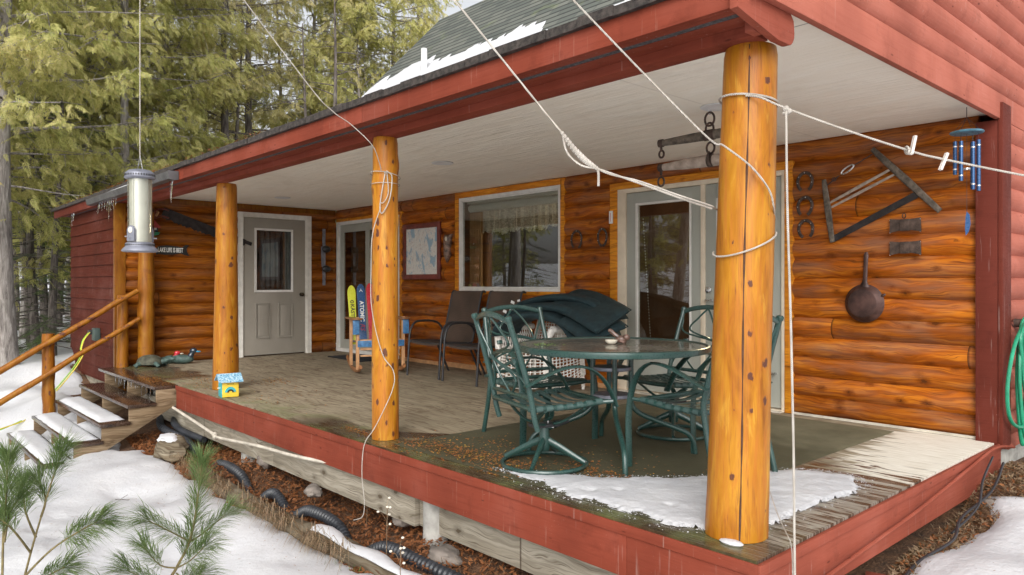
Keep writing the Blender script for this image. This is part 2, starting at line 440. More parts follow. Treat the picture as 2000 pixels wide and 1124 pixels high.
def mk_ply():
    s = S('weathered_plywood_deck')
    x, y, z = s.sep(s.obj)[0:3]
    pan = s.white(s.comb(s.ma('FLOOR', s.ma('DIVIDE', x, 1.22)), s.ma('FLOOR', s.ma('DIVIDE', y, 2.44)), 0.))[0]
    o = s.vadd(s.obj, s.comb(s.ma('MULTIPLY', pan, 9.), s.ma('MULTIPLY', pan, 5.), 0.))
    wv = s.noise(s.mp(o, (1.1, 3.2, 1)), 1.3, 3, .5, 1.0)
    wav = s.n('TexWave', {'wave_type': 'BANDS', 'bands_direction': 'Y', 'wave_profile': 'SIN'}, Vector=s.mp(s.vadd(o, s.comb(0., s.ma('MULTIPLY', wv, .8), 0.)), (.33, 1, 1)), Scale=4.2, Distortion=1.6, Detail=3., Detail_Scale=1.1, Detail_Roughness=.6).outputs['Fac']
    fine = s.noise(s.mp(o, (2.2, 34, 1)), 2.4, 4, .65)
    nn = s.noise(s.mp(o, (.42, 2.3, 1)), 1.15, 3, .55, .35)
    tri = s.ma('ABSOLUTE', s.ma('SUBTRACT', s.ma('FRACT', s.ma('MULTIPLY', nn, 15.)), .5))
    wav = s.ma('MULTIPLY', tri, 2.)
    lw_ = s.noise(s.mp(o, (1.3, 5, 1)), 1.6, 3)
    c = s.ramp(lw_, [(.3, (.135, .105, .066)), (.7, (.25, .205, .135))])
    c = s.mix(s.ma('MULTIPLY', s.ramp(wav, [(.08, 1.), (.42, 0.)]), s.ramp(lw_, [(.3, .9), (.65, .35)])), c, (.085, .055, .03))
    c = s.mix(s.ramp(fine, [(.36, .7), (.48, 0.)]), c, (.085, .058, .034))
    sk = s.noise(s.mp(o, (2.6, 15, 1)), 1.7, 4, .6, .8)
    c = s.mix(s.ramp(sk, [(.36, .85), (.42, 0.)]), c, (.05, .028, .015))
    big = s.noise(s.obj, .9, 4)
    c = s.mix(s.ramp(big, [(.35, .35), (.6, 0.)]), c, (.15, .125, .08))
    # bleached right end, streaked along X
    ed = s.noise(s.mp(s.obj, (1.1, 9, 1)), 1.6, 4, .6, .8)
    bl = s.ma('ADD', s.ma('MULTIPLY', s.ma('ADD', x, .52), 1.6), s.ma('MULTIPLY', s.ma('SUBTRACT', ed, .5), 1.9))
    dry = s.ramp(s.ma('ADD', bl, s.ma('MULTIPLY', s.ma('SUBTRACT', y, 1.9), .25)), [(.0, 0.), (.22, 1.)])
    cb = s.ramp(fine, [(.3, (.40, .35, .26)), (.6, (.66, .62, .52))])
    c = s.mix(dry, c, cb)
    # wet front edge, wet band by the middle post and wet streaks on the right
    wn = s.noise(s.mp(s.obj, (1.5, 2.6, 1)), 1.5, 4, .6, .5)
    e1 = s.ma('ADD', s.ma('SUBTRACT', .30, y), s.ma('MULTIPLY', s.ma('SUBTRACT', wn, .5), .5))
    xr = s.ramp(s.ma('DIVIDE', s.ma('ADD', x, 4.2), 4.2), [(0., 0.), (.12, 1.)])
    yb = s.ma('SUBTRACT', .17, s.ma('ABSOLUTE', s.ma('SUBTRACT', y, s.ma('ADD', .32, s.ma('MULTIPLY', s.ma('ADD', x, 2.9), .9)))))
    yb = s.ma('ADD', yb, s.ma('MULTIPLY', s.ma('SUBTRACT', wn, .5), .25))
    xb = s.ramp(s.ma('DIVIDE', s.ma('ADD', x, 3.6), 1.4), [(0., 0.), (.35, 1.), (.85, 1.), (1., 0.)])
    wet = s.ma('MULTIPLY', s.ramp(e1, [(.0, 0.), (.07, 1.)]), xr)
    wet = s.ma('MAXIMUM', wet, s.ma('MULTIPLY', s.ramp(yb, [(0., 0.), (.05, 1.)]), xb))
    lw = s.ma('MULTIPLY', s.ramp(s.ma('SUBTRACT', s.ma('ADD', .55, s.ma('MULTIPLY', s.ma('SUBTRACT', wn, .5), .6)), y), [(0., 0.), (.05, 1.)]), s.ramp(s.ma('SUBTRACT', -7.0, x), [(0., 0.), (.3, .9)]))
    wet = s.ma('MAXIMUM', wet, lw)
    rs = s.ma('ADD', s.ma('SUBTRACT', 1.75, y), s.ma('MULTIPLY', s.ma('SUBTRACT', ed, .5), 2.4))
    rw = s.ma('MULTIPLY', s.ramp(rs, [(0., 0.), (.12, 1.)]), s.ramp(s.ma('ADD', x, 1.0), [(.25, 0.), (.45, 1.)]))
    st = s.ramp(ed, [(.36, 1.), (.47, .55), (.56, 1.)])
    wet = s.ma('MAXIMUM', wet, s.ma('MULTIPLY', rw, st), clamp=True)
    wc = s.mix(s.ramp(fine, [(.35, 1.), (.6, .4)]), s.mix(.78, c, (.035, .022, .010)), (.030, .018, .010))
    c = s.mix(wet, c, wc)
    # moss green by the front left
    gn = s.noise(s.obj, 3.2, 5)
    gm = s.ma('MULTIPLY', s.ramp(s.ma('SUBTRACT', .5, y), [(0., 0.), (.35, .55)]), s.ramp(gn, [(.45, 0.), (.65, 1.)]))
    c = s.mix(gm, c, (.11, .13, .045))
    # sheet joints
    jx = s.ma('ABSOLUTE', s.ma('SUBTRACT', s.ma('FRACT', s.ma('ADD', s.ma('DIVIDE', x, 1.22), .45)), .5))
    c = s.mix(s.ramp(jx, [(.001, .5), (.0028, 0.)]), c, (.03, .02, .012))
    rg = s.mix(wet, (.75, .75, .75), s.ramp(fine, [(.3, .12), (.7, .34)]))
    return s.done(c, rg, s.bump(s.ma('ADD', s.ma('MULTIPLY', wav, .4), fine), .3, .003))
M['ply'] = mk_ply()

def mk_rug():
    s = S('olive_outdoor_carpet')
    n1 = s.noise(s.obj, 3, 5, .6)
    f = s.noise(s.obj, 240, 2)
    c = s.ramp(n1, [(.3, (.062, .056, .032)), (.7, (.125, .112, .068))])
    c = s.mix(s.ma('MULTIPLY', f, .5), c, (.05, .045, .025))
    y = s.sep(s.obj)[1]
    wn = s.noise(s.mp(s.obj, (1.5, 2.6, 1)), 1.8, 4)
    wet = s.ramp(s.ma('ADD', s.ma('SUBTRACT', .75, y), s.ma('MULTIPLY', s.ma('SUBTRACT', wn, .5), 1.3)), [(0., 0.), (.35, .8)])
    c = s.mix(wet, c, (.032, .030, .016))
    lump = s.noise(s.mp(s.obj, (1.4, 3.2, 1)), 2.2, 3)
    return s.done(c, s.mix(wet, (.95, .95, .95), (.55, .55, .55)), s.bump(s.ma('ADD', s.ma('MULTIPLY', lump, 6), f), .4, .006), spec=.3)
M['rug'] = mk_rug()

def mk_map():
    s = S('lake_map_print')
    v = s.mp(s.obj, (1, 1, 1), rot=(0, .35, 0))
    n1 = s.noise(s.mp(v, (1.6, 1, .9)), 5, 6, .62, .7)
    n2 = s.noise(v, 26, 3, .6)
    c = s.ramp(n2, [(.35, (.48, .49, .47)), (.65, (.60, .58, .52))])
    c = s.mix(s.ramp(n1, [(.55, 0.), (.575, .9)]), c, (.17, .30, .42))
    ln = s.ramp(s.ma('ABSOLUTE', s.ma('SUBTRACT', s.noise(v, 9, 3), .5)), [(.004, .5), (.01, 0.)])
    c = s.mix(ln, c, (.25, .12, .10))
    return s.done(c, .35, coat=.4)
M['map'] = mk_map()

def mk_roofprint():
    s = S('blue_patterned_paper')
    n1 = s.noise(s.obj, 70, 4, .7)
    return s.done(s.ramp(n1, [(.35, (.03, .07, .15)), (.47, (.10, .30, .48)), (.6, (.45, .55, .58))]), .5)
M['roofprint'] = mk_roofprint()

def mk_glass(name='window_glass', tint=(.8, .82, .8), refl=1.0):
    s = S(name)
    tr = s.n('BsdfTransparent', Color=tint)
    gl = s.n('BsdfGlossy', Color=(1., 1., 1.), Roughness=.0)
    bk = s.n('NewGeometry').outputs['Backfacing']
    fr = s.n('Fresnel', IOR=s.ma('SUBTRACT', 1.62, s.ma('MULTIPLY', bk, 1.0027))).outputs[0]
    f = s.ma('MULTIPLY', fr, 1.5 * refl, clamp=True)
    mx = s.n('MixShader', i0=f, i1=tr.outputs[0], i2=gl.outputs[0])
    s.t.links.new(mx.outputs[0], s.out.inputs[0])
    return s.m
M['glass'] = mk_glass()
M['feeder_glass'] = mk_glass('feeder_tube_plastic', (.93, .93, .90), .8)

def mk_table_glass():
    s = S('pebbled_table_glass')
    n1 = s.noise(s.obj, 30, 4, .65)
    n2 = s.noise(s.obj, 3.5, 4)
    n3 = s.noise(s.obj, 130, 2)
    c = s.ramp(n1, [(.3, (.10, .09, .07)), (.7, (.30, .26, .21))])
    c = s.mix(s.ramp(n2, [(.5, 0.), (.7, .5)]), c, (.38, .34, .27))
    p = s.n('BsdfPrincipled')
    s.put(p.inputs['Base Color'], c)
    s.put(p.inputs['Roughness'], s.ramp(n2, [(.35, .08), (.7, .38)]))
    s.put(p.inputs['Normal'], s.bump(n3, .12, .002))
    s.put(p.inputs['Coat Weight'], .8)
    s.put(p.inputs['Coat Roughness'], .08)
    tr = s.n('BsdfTransparent', Color=(.55, .6, .56))
    mx = s.n('MixShader', i0=.28, i1=p.outputs[0], i2=tr.outputs[0])
    s.t.links.new(mx.outputs[0], s.out.inputs[0])
    return s.m
M['table_glass'] = mk_table_glass()

def mk_ice():
    s = S('ice')
    g = s.n('BsdfGlass', Roughness=.08, IOR=1.31, Color=(.96, .98, 1.))
    s.t.links.new(g.outputs[0], s.out.inputs[0])
    return s.m
M['ice'] = mk_ice()

def mk_lace():
    s = S('lace_valance')
    n1 = s.noise(s.mp(s.obj, (30, 1, 30)), 1.5, 4, .7)
    st = s.n('TexWave', {'wave_type': 'BANDS', 'bands_direction': 'X'}, Vector=s.obj, Scale=5., Distortion=3.).outputs['Fac']
    a = s.ma('ADD', s.ramp(n1, [(.42, .25), (.6, .85)]), s.ma('MULTIPLY', st, .3), clamp=True)
    return s.done((.80, .80, .72), .9, alpha=a, trans=(.9, .88, .8))
M['lace'] = mk_lace()

def mk_emit(name, c, st):
    s = S(name)
    e = s.n('Emission', Color=c, Strength=st)
    s.t.links.new(e.outputs[0], s.out.inputs[0])
    return s.m
M['lamp_on'] = mk_emit('lit_lamp_shade', (1., .55, .10), 1.6)

def mk_leaf(name, stops, tr=.6, scale=1.1):
    s = S(name)
    n1 = s.noise(s.obj, scale, 3)
    n2 = s.noise(s.obj, scale * 16, 2, .7)
    f = s.ma('ADD', s.ma('MULTIPLY', n1, .45), s.ma('MULTIPLY', n2, .55))
    c = s.ramp(f, stops)
    return s.done(c, .55, trans=s.mix(1., c, (tr * 1.7, tr * 1.7, tr), 'MULTIPLY'))
M['cedar'] = mk_leaf('cedar_foliage', [(.30, (.09, .115, .025)), (.43, (.23, .235, .06)), (.55, (.38, .34, .11)), (.66, (.50, .40, .17)), (.72, (.36, .13, .05))])
M['cedar_b'] = mk_leaf('cedar_foliage_dry', [(.30, (.09, .095, .03)), (.43, (.22, .20, .065)), (.55, (.36, .30, .12)), (.66, (.46, .37, .18)), (.72, (.36, .18, .08))])
M['spruce'] = mk_leaf('spruce_foliage', [(.34, (.02, .04, .016)), (.5, (.05, .085, .028)), (.62, (.10, .13, .045)), (.75, (.15, .15, .07))])
M['needle'] = mk_leaf('pine_needles', [(.3, (.04, .075, .022)), (.5, (.09, .14, .045)), (.7, (.21, .25, .11))], scale=14)
M['dead'] = mk_leaf('dead_leaves', [(.3, (.06, .022, .010)), (.45, (.16, .055, .020)), (.6, (.27, .10, .036)), (.75, (.36, .21, .10))], scale=12)
M['dead_bright'] = mk_leaf('fallen_cedar_bits', [(.3, (.20, .06, .015)), (.5, (.34, .12, .03)), (.62, (.38, .28, .04)), (.75, (.28, .36, .05))], scale=9)
M['straw'] = mk_leaf('dry_grass', [(.3, (.07, .038, .022)), (.5, (.17, .105, .06)), (.7, (.36, .27, .16))], scale=9)

def mk_bark(name, c1, c2, c3):
    s = S(name)
    v = s.mp(s.obj, (9, 9, 1.3))
    n1 = s.noise(v, 2.2, 6, .7, .6)
    n2 = s.noise(s.obj, 3, 3)
    c = s.ramp(n1, [(.32, c1), (.5, c2), (.68, c3)])
    c = s.mix(s.ramp(n2, [(.55, 0.), (.7, .35)]), c, (.20, .20, .16))
    return s.done(c, .9, s.bump(n1, .9, .03))
M['bark'] = mk_bark('grey_cedar_bark', (.05, .042, .038), (.17, .15, .135), (.33, .30, .275))
M['bark_d'] = mk_bark('dark_bark', (.025, .02, .018), (.075, .062, .055), (.17, .145, .125))

def mk_soil():
    s = S('needle_covered_soil')
    n1 = s.noise(s.obj, 8, 6, .7)
    n2 = s.noise(s.obj, 60, 3, .7)
    c = s.ramp(n1, [(.3, (.02, .012, .008)), (.5, (.065, .032, .016)), (.7, (.13, .06, .028))])
    c = s.mix(s.ramp(n2, [(.45, 0.), (.7, .6)]), c, (.18, .09, .045))
    return s.done(c, .95, s.bump(s.ma('ADD', n1, n2), .9, .03))
M['soil'] = mk_soil()
M['edging'] = wood_mat('rotten_timber', 'x', .5, (.035, .024, .016), (.11, .085, .055), (.20, .17, .12), rough=.8, coat=0)

# ---------------------------------------------------------------- mesh helpers
class MB:
    def __init__(s):
        s.v = []
        s.f = []
        s.mi = []
        s.cur = 0
    def add(s, vs, fs):
        o = len(s.v)
        s.v += [tuple(p) for p in vs]
        s.f += [tuple(i + o for i in f) for f in fs]
        s.mi += [s.cur] * len(fs)
        return s
    def box(s, c, d, rot=None):
        hx, hy, hz = d[0] / 2, d[1] / 2, d[2] / 2
        vs = [Vector((x, y, z)) for x in (-hx, hx) for y in (-hy, hy) for z in (-hz, hz)]
        if rot is not None:
            vs = [rot @ p for p in vs]
        vs = [p + Vector(c) for p in vs]
        return s.add(vs, [(0, 1, 3, 2), (4, 6, 7, 5), (0, 4, 5, 1), (2, 3, 7, 6), (0, 2, 6, 4), (1, 5, 7, 3)])
    def bb(s, x0, x1, y0, y1, z0, z1):
        return s.box(((x0 + x1) / 2, (y0 + y1) / 2, (z0 + z1) / 2), (abs(x1 - x0), abs(y1 - y0), abs(z1 - z0)))
    def beam(s, a, b, w_, h, up=(0, 0, 1)):
        """box from a to b, w_ wide and h high"""
        a, b = Vector(a), Vector(b)
        d = b - a
        L = d.length
        d.normalize()
        u = Vector(up)
        if abs(d.dot(u)) > .97:
            u = Vector((0, 1, 0))
        sd = d.cross(u).normalized()
        u = sd.cross(d).normalized()
        m = Matrix((d, sd, u)).transposed()
        return s.box((a + b) / 2, (L, w_, h), m)
    def tube(s, pts, r, n=8, caps=True, flat=None, up=None):
        """sweep a circle (or an ellipse when flat=(a,b)) along the points"""
        P = [Vector(p) for p in pts]
        m = len(P)
        rs = r if isinstance(r, (list, tuple)) else [r] * m
        T = []
        for i in range(m):
            a = P[max(i - 1, 0)]
            b = P[min(i + 1, m - 1)]
            t = b - a
            if t.length < 1e-9:
                t = Vector((0, 0, 1))
            T.append(t.normalized())
        u = Vector(up) if up is not None else (Vector((0, 0, 1)) if abs(T[0].z) < .9 else Vector((1, 0, 0)))
        vs = []
        for i in range(m):
            t = T[i]
            u2 = u - t * u.dot(t)
            if u2.length < 1e-5:
                u2 = t.orthogonal()
            u2.normalize()
            if up is None:
                u = u2
            sd = t.cross(u2)
            a, b = (flat if flat else (1, 1))
            for k in range(n):
                q = 2 * math.pi * k / n
                vs.append(P[i] + (u2 * math.sin(q) * b + sd * math.cos(q) * a) * rs[i])
        fs = []
        for i in range(m - 1):
            for k in range(n):
                k2 = (k + 1) % n
                fs.append((i * n + k, i * n + k2, (i + 1) * n + k2, (i + 1) * n + k))
        if caps:
            fs.append(tuple(range(n - 1, -1, -1)))
            fs.append(tuple((m - 1) * n + k for k in range(n)))
        return s.add(vs, fs)
    def lathe(s, prof, c=(0, 0, 0), n=20, rot=None):
        vs = []
        for r, z in prof:
            for k in range(n):
                q = 2 * math.pi * k / n
                p = Vector((r * math.cos(q), r * math.sin(q), z))
                if rot is not None:
                    p = rot @ p
                vs.append(p + Vector(c))
        fs = []
        for i in range(len(prof) - 1):
            for k in range(n):
                k2 = (k + 1) % n
                fs.append((i * n + k, i * n + k2, (i + 1) * n + k2, (i + 1) * n + k))
        closed = abs(prof[0][0] - prof[-1][0]) < 1e-6 and abs(prof[0][1] - prof[-1][1]) < 1e-6
        if prof[0][0] > 1e-6 and not closed:
            fs.append(tuple(range(n - 1, -1, -1)))
        if prof[-1][0] > 1e-6 and not closed:
            fs.append(tuple((len(prof) - 1) * n + k for k in range(n)))
        return s.add(vs, fs)
    def torus(s, c, R, r, n=24, k=8, rot=None, a0=0, a1=360, sy=1.):
        full = abs(a1 - a0) >= 360
        pts = []
        for i in range(n + (0 if full else 1)):
            q = R_(a0 + (a1 - a0) * i / n)
            p = Vector((R * math.cos(q), R * math.sin(q) * sy, 0))
            if rot is not None:
                p = rot @ p
            pts.append(p + Vector(c))
        if full:
            pts.append(pts[0])
            pts.append(pts[1])
        return s.tube(pts, r, k, caps=not full)
    def ball(s, c, rad, n=14, m=8, rot=None):
        rx, ry, rz = rad if isinstance(rad, (tuple, list)) else (rad,) * 3
        vs = []
        for i in range(m + 1):
            th = math.pi * i / m
            for k in range(n):
                q = 2 * math.pi * k / n
                p = Vector((rx * math.sin(th) * math.cos(q), ry * math.sin(th) * math.sin(q), rz * math.cos(th)))
                if rot is not None:
                    p = rot @ p
                vs.append(p + Vector(c))
        fs = []
        for i in range(m):
            for k in range(n):
                k2 = (k + 1) % n
                fs.append((i * n + k, (i + 1) * n + k, (i + 1) * n + k2, i * n + k2))
        return s.add(vs, fs)
    def ext(s, poly, f, d0, d1):
        """extrude a 2D polygon; f(a, b, d) gives the 3D point"""
        n = len(poly)
        vs = [f(a, b, d0) for a, b in poly] + [f(a, b, d1) for a, b in poly]
        fs = [tuple(range(n)), tuple(range(2 * n - 1, n - 1, -1))]
        for i in range(n):
            j = (i + 1) % n
            fs.append((i, i + n, j + n, j))
        return s.add(vs, fs)
    def build(s, name, mat, parent=None, world=False, bevel=0., ang=38, loc=None):
        me = bpy.data.meshes.new(name)
        me.from_pydata(s.v, [], s.f)
        mats = mat if isinstance(mat, (list, tuple)) else [mat]
        for m_ in mats:
            me.materials.append(M[m_] if isinstance(m_, str) else m_)
        if len(mats) > 1:
            me.polygons.foreach_set('material_index', s.mi)
        bm = bmesh.new()
        bm.from_mesh(me)
        bmesh.ops.remove_doubles(bm, verts=bm.verts, dist=1e-5)
        bmesh.ops.recalc_face_normals(bm, faces=bm.faces)
        if bevel:
            es = [e for e in bm.edges if len(e.link_faces) == 2 and e.calc_face_angle(0) > R_(40)]
            try:
                bmesh.ops.bevel(bm, geom=es, offset=bevel, segments=2, profile=.6, affect='EDGES', clamp_overlap=True)
            except Exception:
                pass
        a = R_(ang)
        for f in bm.faces:
            f.smooth = True
        for e in bm.edges:
            e.smooth = not (len(e.link_faces) != 2 or e.calc_face_angle(0) > a)
        bm.to_mesh(me)
        bm.free()
        o = bpy.data.objects.new(name, me)
        COL.objects.link(o)
        if parent is not None:
            o.parent = parent
            if world:
                me.transform(PM(parent).inverted())
        elif loc is not None:
            me.transform(Matrix.Translation(-Vector(loc)))
            o.location = loc
        return o

def PM(p):
    m = Matrix.Translation(p.location) @ p.rotation_euler.to_matrix().to_4x4()
    return (PM(p.parent) @ m) if p.parent else m

def tag(o, label=None, cat=None, group=None, kind=None):
    if label:
        o['label'] = label
    if cat:
        o['category'] = cat
    if group:
        o['group'] = group
    if kind:
        o['kind'] = kind
    return o

def thing(name, label, cat, loc=(0, 0, 0), rz=0., group=None):
    o = bpy.data.objects.new(name, None)
    COL.objects.link(o)
    o.location = loc
    o.rotation_euler = (0, 0, rz)
    o.empty_display_size = .1
    return tag(o, label, cat, group)

def copy_thing(src, loc, rz, label):
    """copy a thing with its parts and sub-parts (mesh data shared)"""
    def cp(o, par):
        c = o.copy()
        COL.objects.link(c)
        c.parent = par
        for ch in [q for q in bpy.data.objects if q.parent == o]:
            cp(ch, c)
        return c
    r = cp(src, None)
    r.location = loc
    r.rotation_euler = (0, 0, rz)
    r['label'] = label
    return r

def text(body, name, mat, parent, mtx, size, depth=.002, width=1., shear=0., bold=0.):
    cu = bpy.data.curves.new(name, 'FONT')
    cu.body = body
    cu.size = size
    cu.extrude = depth
    cu.offset = bold
    cu.shear = shear
    cu.align_x = 'CENTER'
    cu.align_y = 'CENTER'
    tmp = bpy.data.objects.new(name, cu)
    COL.objects.link(tmp)
    dg = bpy.context.evaluated_depsgraph_get()
    me = bpy.data.meshes.new_from_object(tmp.evaluated_get(dg))
    bpy.data.objects.remove(tmp)
    me.transform(Matrix.Diagonal((width, 1, 1, 1)))
    me.transform(mtx)
    me.materials.clear()
    me.materials.append(M[mat])
    o = bpy.data.objects.new(name, me)
    COL.objects.link(o)
    o.parent = parent
    return o

def frame(origin, right, up):
    r = Vector(right).normalized()
    u = Vector(up).normalized()
    n_ = r.cross(u)
    m = Matrix((r, u, n_)).transposed().to_4x4()
    return Matrix.Translation(origin) @ m

def bez(a, b, c, d, n=10):
    a, b, c, d = (Vector(q) for q in (a, b, c, d))
    out = []
    for i in range(n + 1):
        t = i / n
        out.append(a * (1 - t) ** 3 + b * 3 * t * (1 - t) ** 2 + c * 3 * t * t * (1 - t) + d * t ** 3)
    return out

def smooth(pts, n=6):
    """Catmull-Rom through the points"""
    P = [Vector(p) for p in pts]
    out = []
    for i in range(len(P) - 1):
        p0 = P[max(i - 1, 0)]
        p1 = P[i]
        p2 = P[i + 1]
        p3 = P[min(i + 2, len(P) - 1)]
        for k in range(n):
            t = k / n
            out.append(.5 * ((2 * p1) + (p2 - p0) * t + (2 * p0 - 5 * p1 + 4 * p2 - p3) * t * t + (3 * p1 - p0 - 3 * p2 + p3) * t ** 3))
    out.append(P[-1])
    return out

# ================================================================ terrain
CP = np.array([
 (-6, -.4, -.64), (-4.5, -.4, -.65), (-3, -.45, -.66), (-1.5, -.5, -.66), (-.4, -.5, -.62),
 (-5, -1.2, -.74), (-3, -1.2, -.76), (-1, -1.2, -.74), (-5, -3, -.9), (-2, -3, -.88), (1.4, -2.6, -.8),
 (-7.5, -1.5, -.93), (-8.6, -1.4, -.93), (-9.3, -.3, -.36), (-11.5, -.2, -.2), (-7.7, -.3, -.5), (-7.7, .5, -.45),
 (-13, 2, -.1), (-12, -3, -.75), (-16, -1, -.5), (-9, -4, -.95), (-10.2, -1.3, -.62), (-10.5, -.9, -.45),
 (-5, .2, -.55), (-2, .2, -.54), (-5, 1.5, -.42), (-2, 1.5, -.42), (-3, 3, -.3), (-7, 3, -.3), (-10, 3, -.2),
 (.3, 3.2, -.2), (.3, 1.7, -.36), (.3, .6, -.47), (.3, -.4, -.58), (2, 3, -.14), (2, 0, -.5), (4, 2, -.2), (3, 6, 0),
 (-30, 0, -.2), (-25, 15, .3), (0, 20, .5), (20, 0, 0), (0, -20, -1.6), (-30, -20, -1.2), (-20, -8, -.9), (12, -12, -1.2)])
def hsoil(x, y):
    x = np.asarray(x, float)
    y = np.asarray(y, float)
    d2 = (x[..., None] - CP[:, 0]) ** 2 + (y[..., None] - CP[:, 1]) ** 2 + .02
    w_ = d2 ** -1.7
    h = (w_ * CP[:, 2]).sum(-1) / w_.sum(-1)
    d = np.sqrt(x ** 2 + y ** 2)
    return h + np.clip(d - 22, 0, None) * .035
def vnoise(x, y, sc, seed=0.):
    return np.array([mnoise.noise(Vector((a * sc, b * sc, seed))) for a, b in zip(np.ravel(x), np.ravel(y))]).reshape(np.shape(x))
def litter_inside(x, y):
    """signed distance (positive outside) to the bare strip round the deck and the cabin walls"""
    def rect(x0, x1, y0, y1):
        dx = np.maximum(x0 - x, x - x1)
        dy = np.maximum(y0 - y, y - y1)
        return np.where((dx > 0) & (dy > 0), np.sqrt(np.maximum(dx, 0) ** 2 + np.maximum(dy, 0) ** 2), np.maximum(dx, dy))
    a = rect(-6.9, .12, -.36, 9.)
    b = rect(-12., -6., -.06, 9.)
    e = rect(-9.4, -6.6, -.5, 1.)
    c = rect(-.1, .45, 2.6, 12)
    d = np.minimum(np.minimum(a, b), np.minimum(c, e))
    return d
def hsnow(x, y):
    d = litter_inside(x, y) + vnoise(x, y, 3.2, 4.) * .10 + vnoise(x, y, 11, 8.) * .035
    t = np.clip(d / .22, -1, 1)
    th = np.where(t > 0, .075 * np.sqrt(np.clip(t, 0, 1)), t * .3)
    b = vnoise(x, y, 1.1, 1.) * .045 + vnoise(x, y, 3.3, 2.) * .020 + vnoise(x, y, 9., 2.) * .006
    return hsoil(x, y) + th + b * np.clip(t, 0, 1)

def grid_mesh(name, xs, ys, hf, mat):
    gx, gy = np.meshgrid(xs, ys, indexing='ij')
    z = hf(gx, gy)
    nx, ny = len(xs), len(ys)
    v = np.stack([gx, gy, z], -1).reshape(-1, 3)
    i, j = np.meshgrid(np.arange(nx - 1), np.arange(ny - 1), indexing='ij')
    a = (i * ny + j).ravel()
    f = np.stack([a, a + ny, a + ny + 1, a + 1], -1)
    me = bpy.data.meshes.new(name)
    me.from_pydata(v.tolist(), [], f.tolist())
    me.polygons.foreach_set('use_smooth', [True] * len(me.polygons))
    me.materials.append(M[mat])
    o = bpy.data.objects.new(name, me)
    COL.objects.link(o)
    return o
def axis(lo, hi, fine_lo, fine_hi, step):
    mid = list(np.arange(fine_lo, fine_hi + 1e-6, step))
    a, q = [], step
    p = fine_lo
    while p > lo:
        q *= 1.22
        p -= q
        a.append(p)
    b, q = [], step
    p = fine_hi
    while p < hi:
        q *= 1.22
        p += q
        b.append(p)
    return np.array(a[::-1] + mid + b)
g = grid_mesh('ground', axis(-260, 260, -13, 3, .25), axis(-200, 260, -4.5, 5, .25), hsoil, 'soil')
tag(g, kind='structure')
# snow cover with small dents where drips and prints have sunk in
dents = [(rnd.uniform(-8, .2), rnd.uniform(-2.6, -.6), rnd.uniform(.03, .07), rnd.uniform(.03, .10)) for _ in range(120)]
dents += [(rnd.uniform(.2, 2.5), rnd.uniform(-.3, 3), rnd.uniform(.03, .07), rnd.uniform(.015, .03)) for _ in range(24)]
def hs2(x, y):
    z = hsnow(x, y)
    for a, b, r, dp in dents:
        d2 = ((x - a + (y - b) * .5) ** 2 * .35 + (y - b) ** 2 * 1.6) / (r * r)
        z = z - dp * .32 * np.exp(-d2)
    return z
g = grid_mesh('snow_ground', axis(-260, 260, -10.5, 2.6, .055), axis(-200, 260, -2.7, 4.2, .055), hs2, 'snow')
tag(g, kind='structure')
def hz(x, y):
    return float(hsoil(np.array([x]), np.array([y]))[0])
def hsn(x, y):
    return float(hsnow(np.array([x]), np.array([y]))[0])

# ================================================================ cabin
cabin = thing('log_cabin', 'log cabin with an open porch, orange log siding inside and brick red siding outside', 'cabin')
PITCH = .16
def bulge(z, dep=.044):
    t = (z / PITCH) % 1.0
    return dep * max(0., 1 - abs(2 * t - 1) ** 2.3)
def logpanel(mb, ax, fixed, a0, a1, z0, z1, sgn, dep=.044, seg=10, flatbase=.0):
    """one panel of half log courses; ax is the axis it runs along, sgn the side it bulges to"""
    zs = [z0]
    k = math.floor(z0 / PITCH * seg + 1e-6) + 1
    while k * PITCH / seg < z1 - 1e-6:
        zs.append(k * PITCH / seg)
        k += 1
    zs.append(z1)
    def P(a, z, d):
        o = fixed + sgn * d
        return (a, o, z) if ax == 'x' else (o, a, z)
    vs, fs = [], []
    n = max(1, int(abs(a1 - a0) / .5))
    for i in range(n + 1):
        a = a0 + (a1 - a0) * i / n
        for z in zs:
            vs.append(P(a, z, bulge(z, dep)))
    m = len(zs)
    for i in range(n):
        for j in range(m - 1):
            p = i * m + j
            fs.append((p, p + m, p + m + 1, p + 1))
    # closed ends and back
    o = len(vs)
    for a in (a0, a1):
        for z in zs:
            vs.append(P(a, z, -.04))
    for e, base in ((0, 0), (1, n * m)):
        for j in range(m - 1):
            fs.append((base + j, base + j + 1, o + e * m + j + 1, o + e * m + j))
    mb.add(vs, fs)

ZC = 2.245
WB = 3.2
XR, XL = -.11, -9.1
mb = MB()
# courses left between the openings of the back wall
for x0, x1, z0, z1 in ((XL, -7.22, 2.1, ZC), (-7.19, -5.975, 0, ZC), (-5.975, -4.035, 0, .94), (-4.035, -3.40, 0, ZC),
                       (-3.40, -1.44, 2.095, ZC), (-1.44, XR, 0, ZC)):
    logpanel(mb, 'x', WB, x0, x1, z0, z1, -1)
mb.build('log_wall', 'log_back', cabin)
mb = MB()
mb.bb(-7.26, -7.19, WB - .03, WB + .04, 0.004, 2.098)
mb.build('door_trim', 'trim_wood', cabin, bevel=.003)
mb = MB()
mb.bb(-9.1, -7.262, WB - .012, WB + .04, 2.055, 2.1)
mb.build('door_trim', 'trim_wood', cabin, bevel=.003)
mb = MB()
# trim round the picture window
mb.bb(-5.975, -4.035, WB - .034, WB + .03, 2.165, 2.236)
mb.bb(-5.975, -5.905, WB - .036, WB + .03, .942, 2.165)
mb.bb(-4.102, -4.035, WB - .036, WB + .03, .942, 2.165)
mb.bb(-5.905, -4.102, WB - .032, WB + .03, .942, .985)
mb.build('window_trim', 'trim_wood', cabin, bevel=.003)
mb = MB()
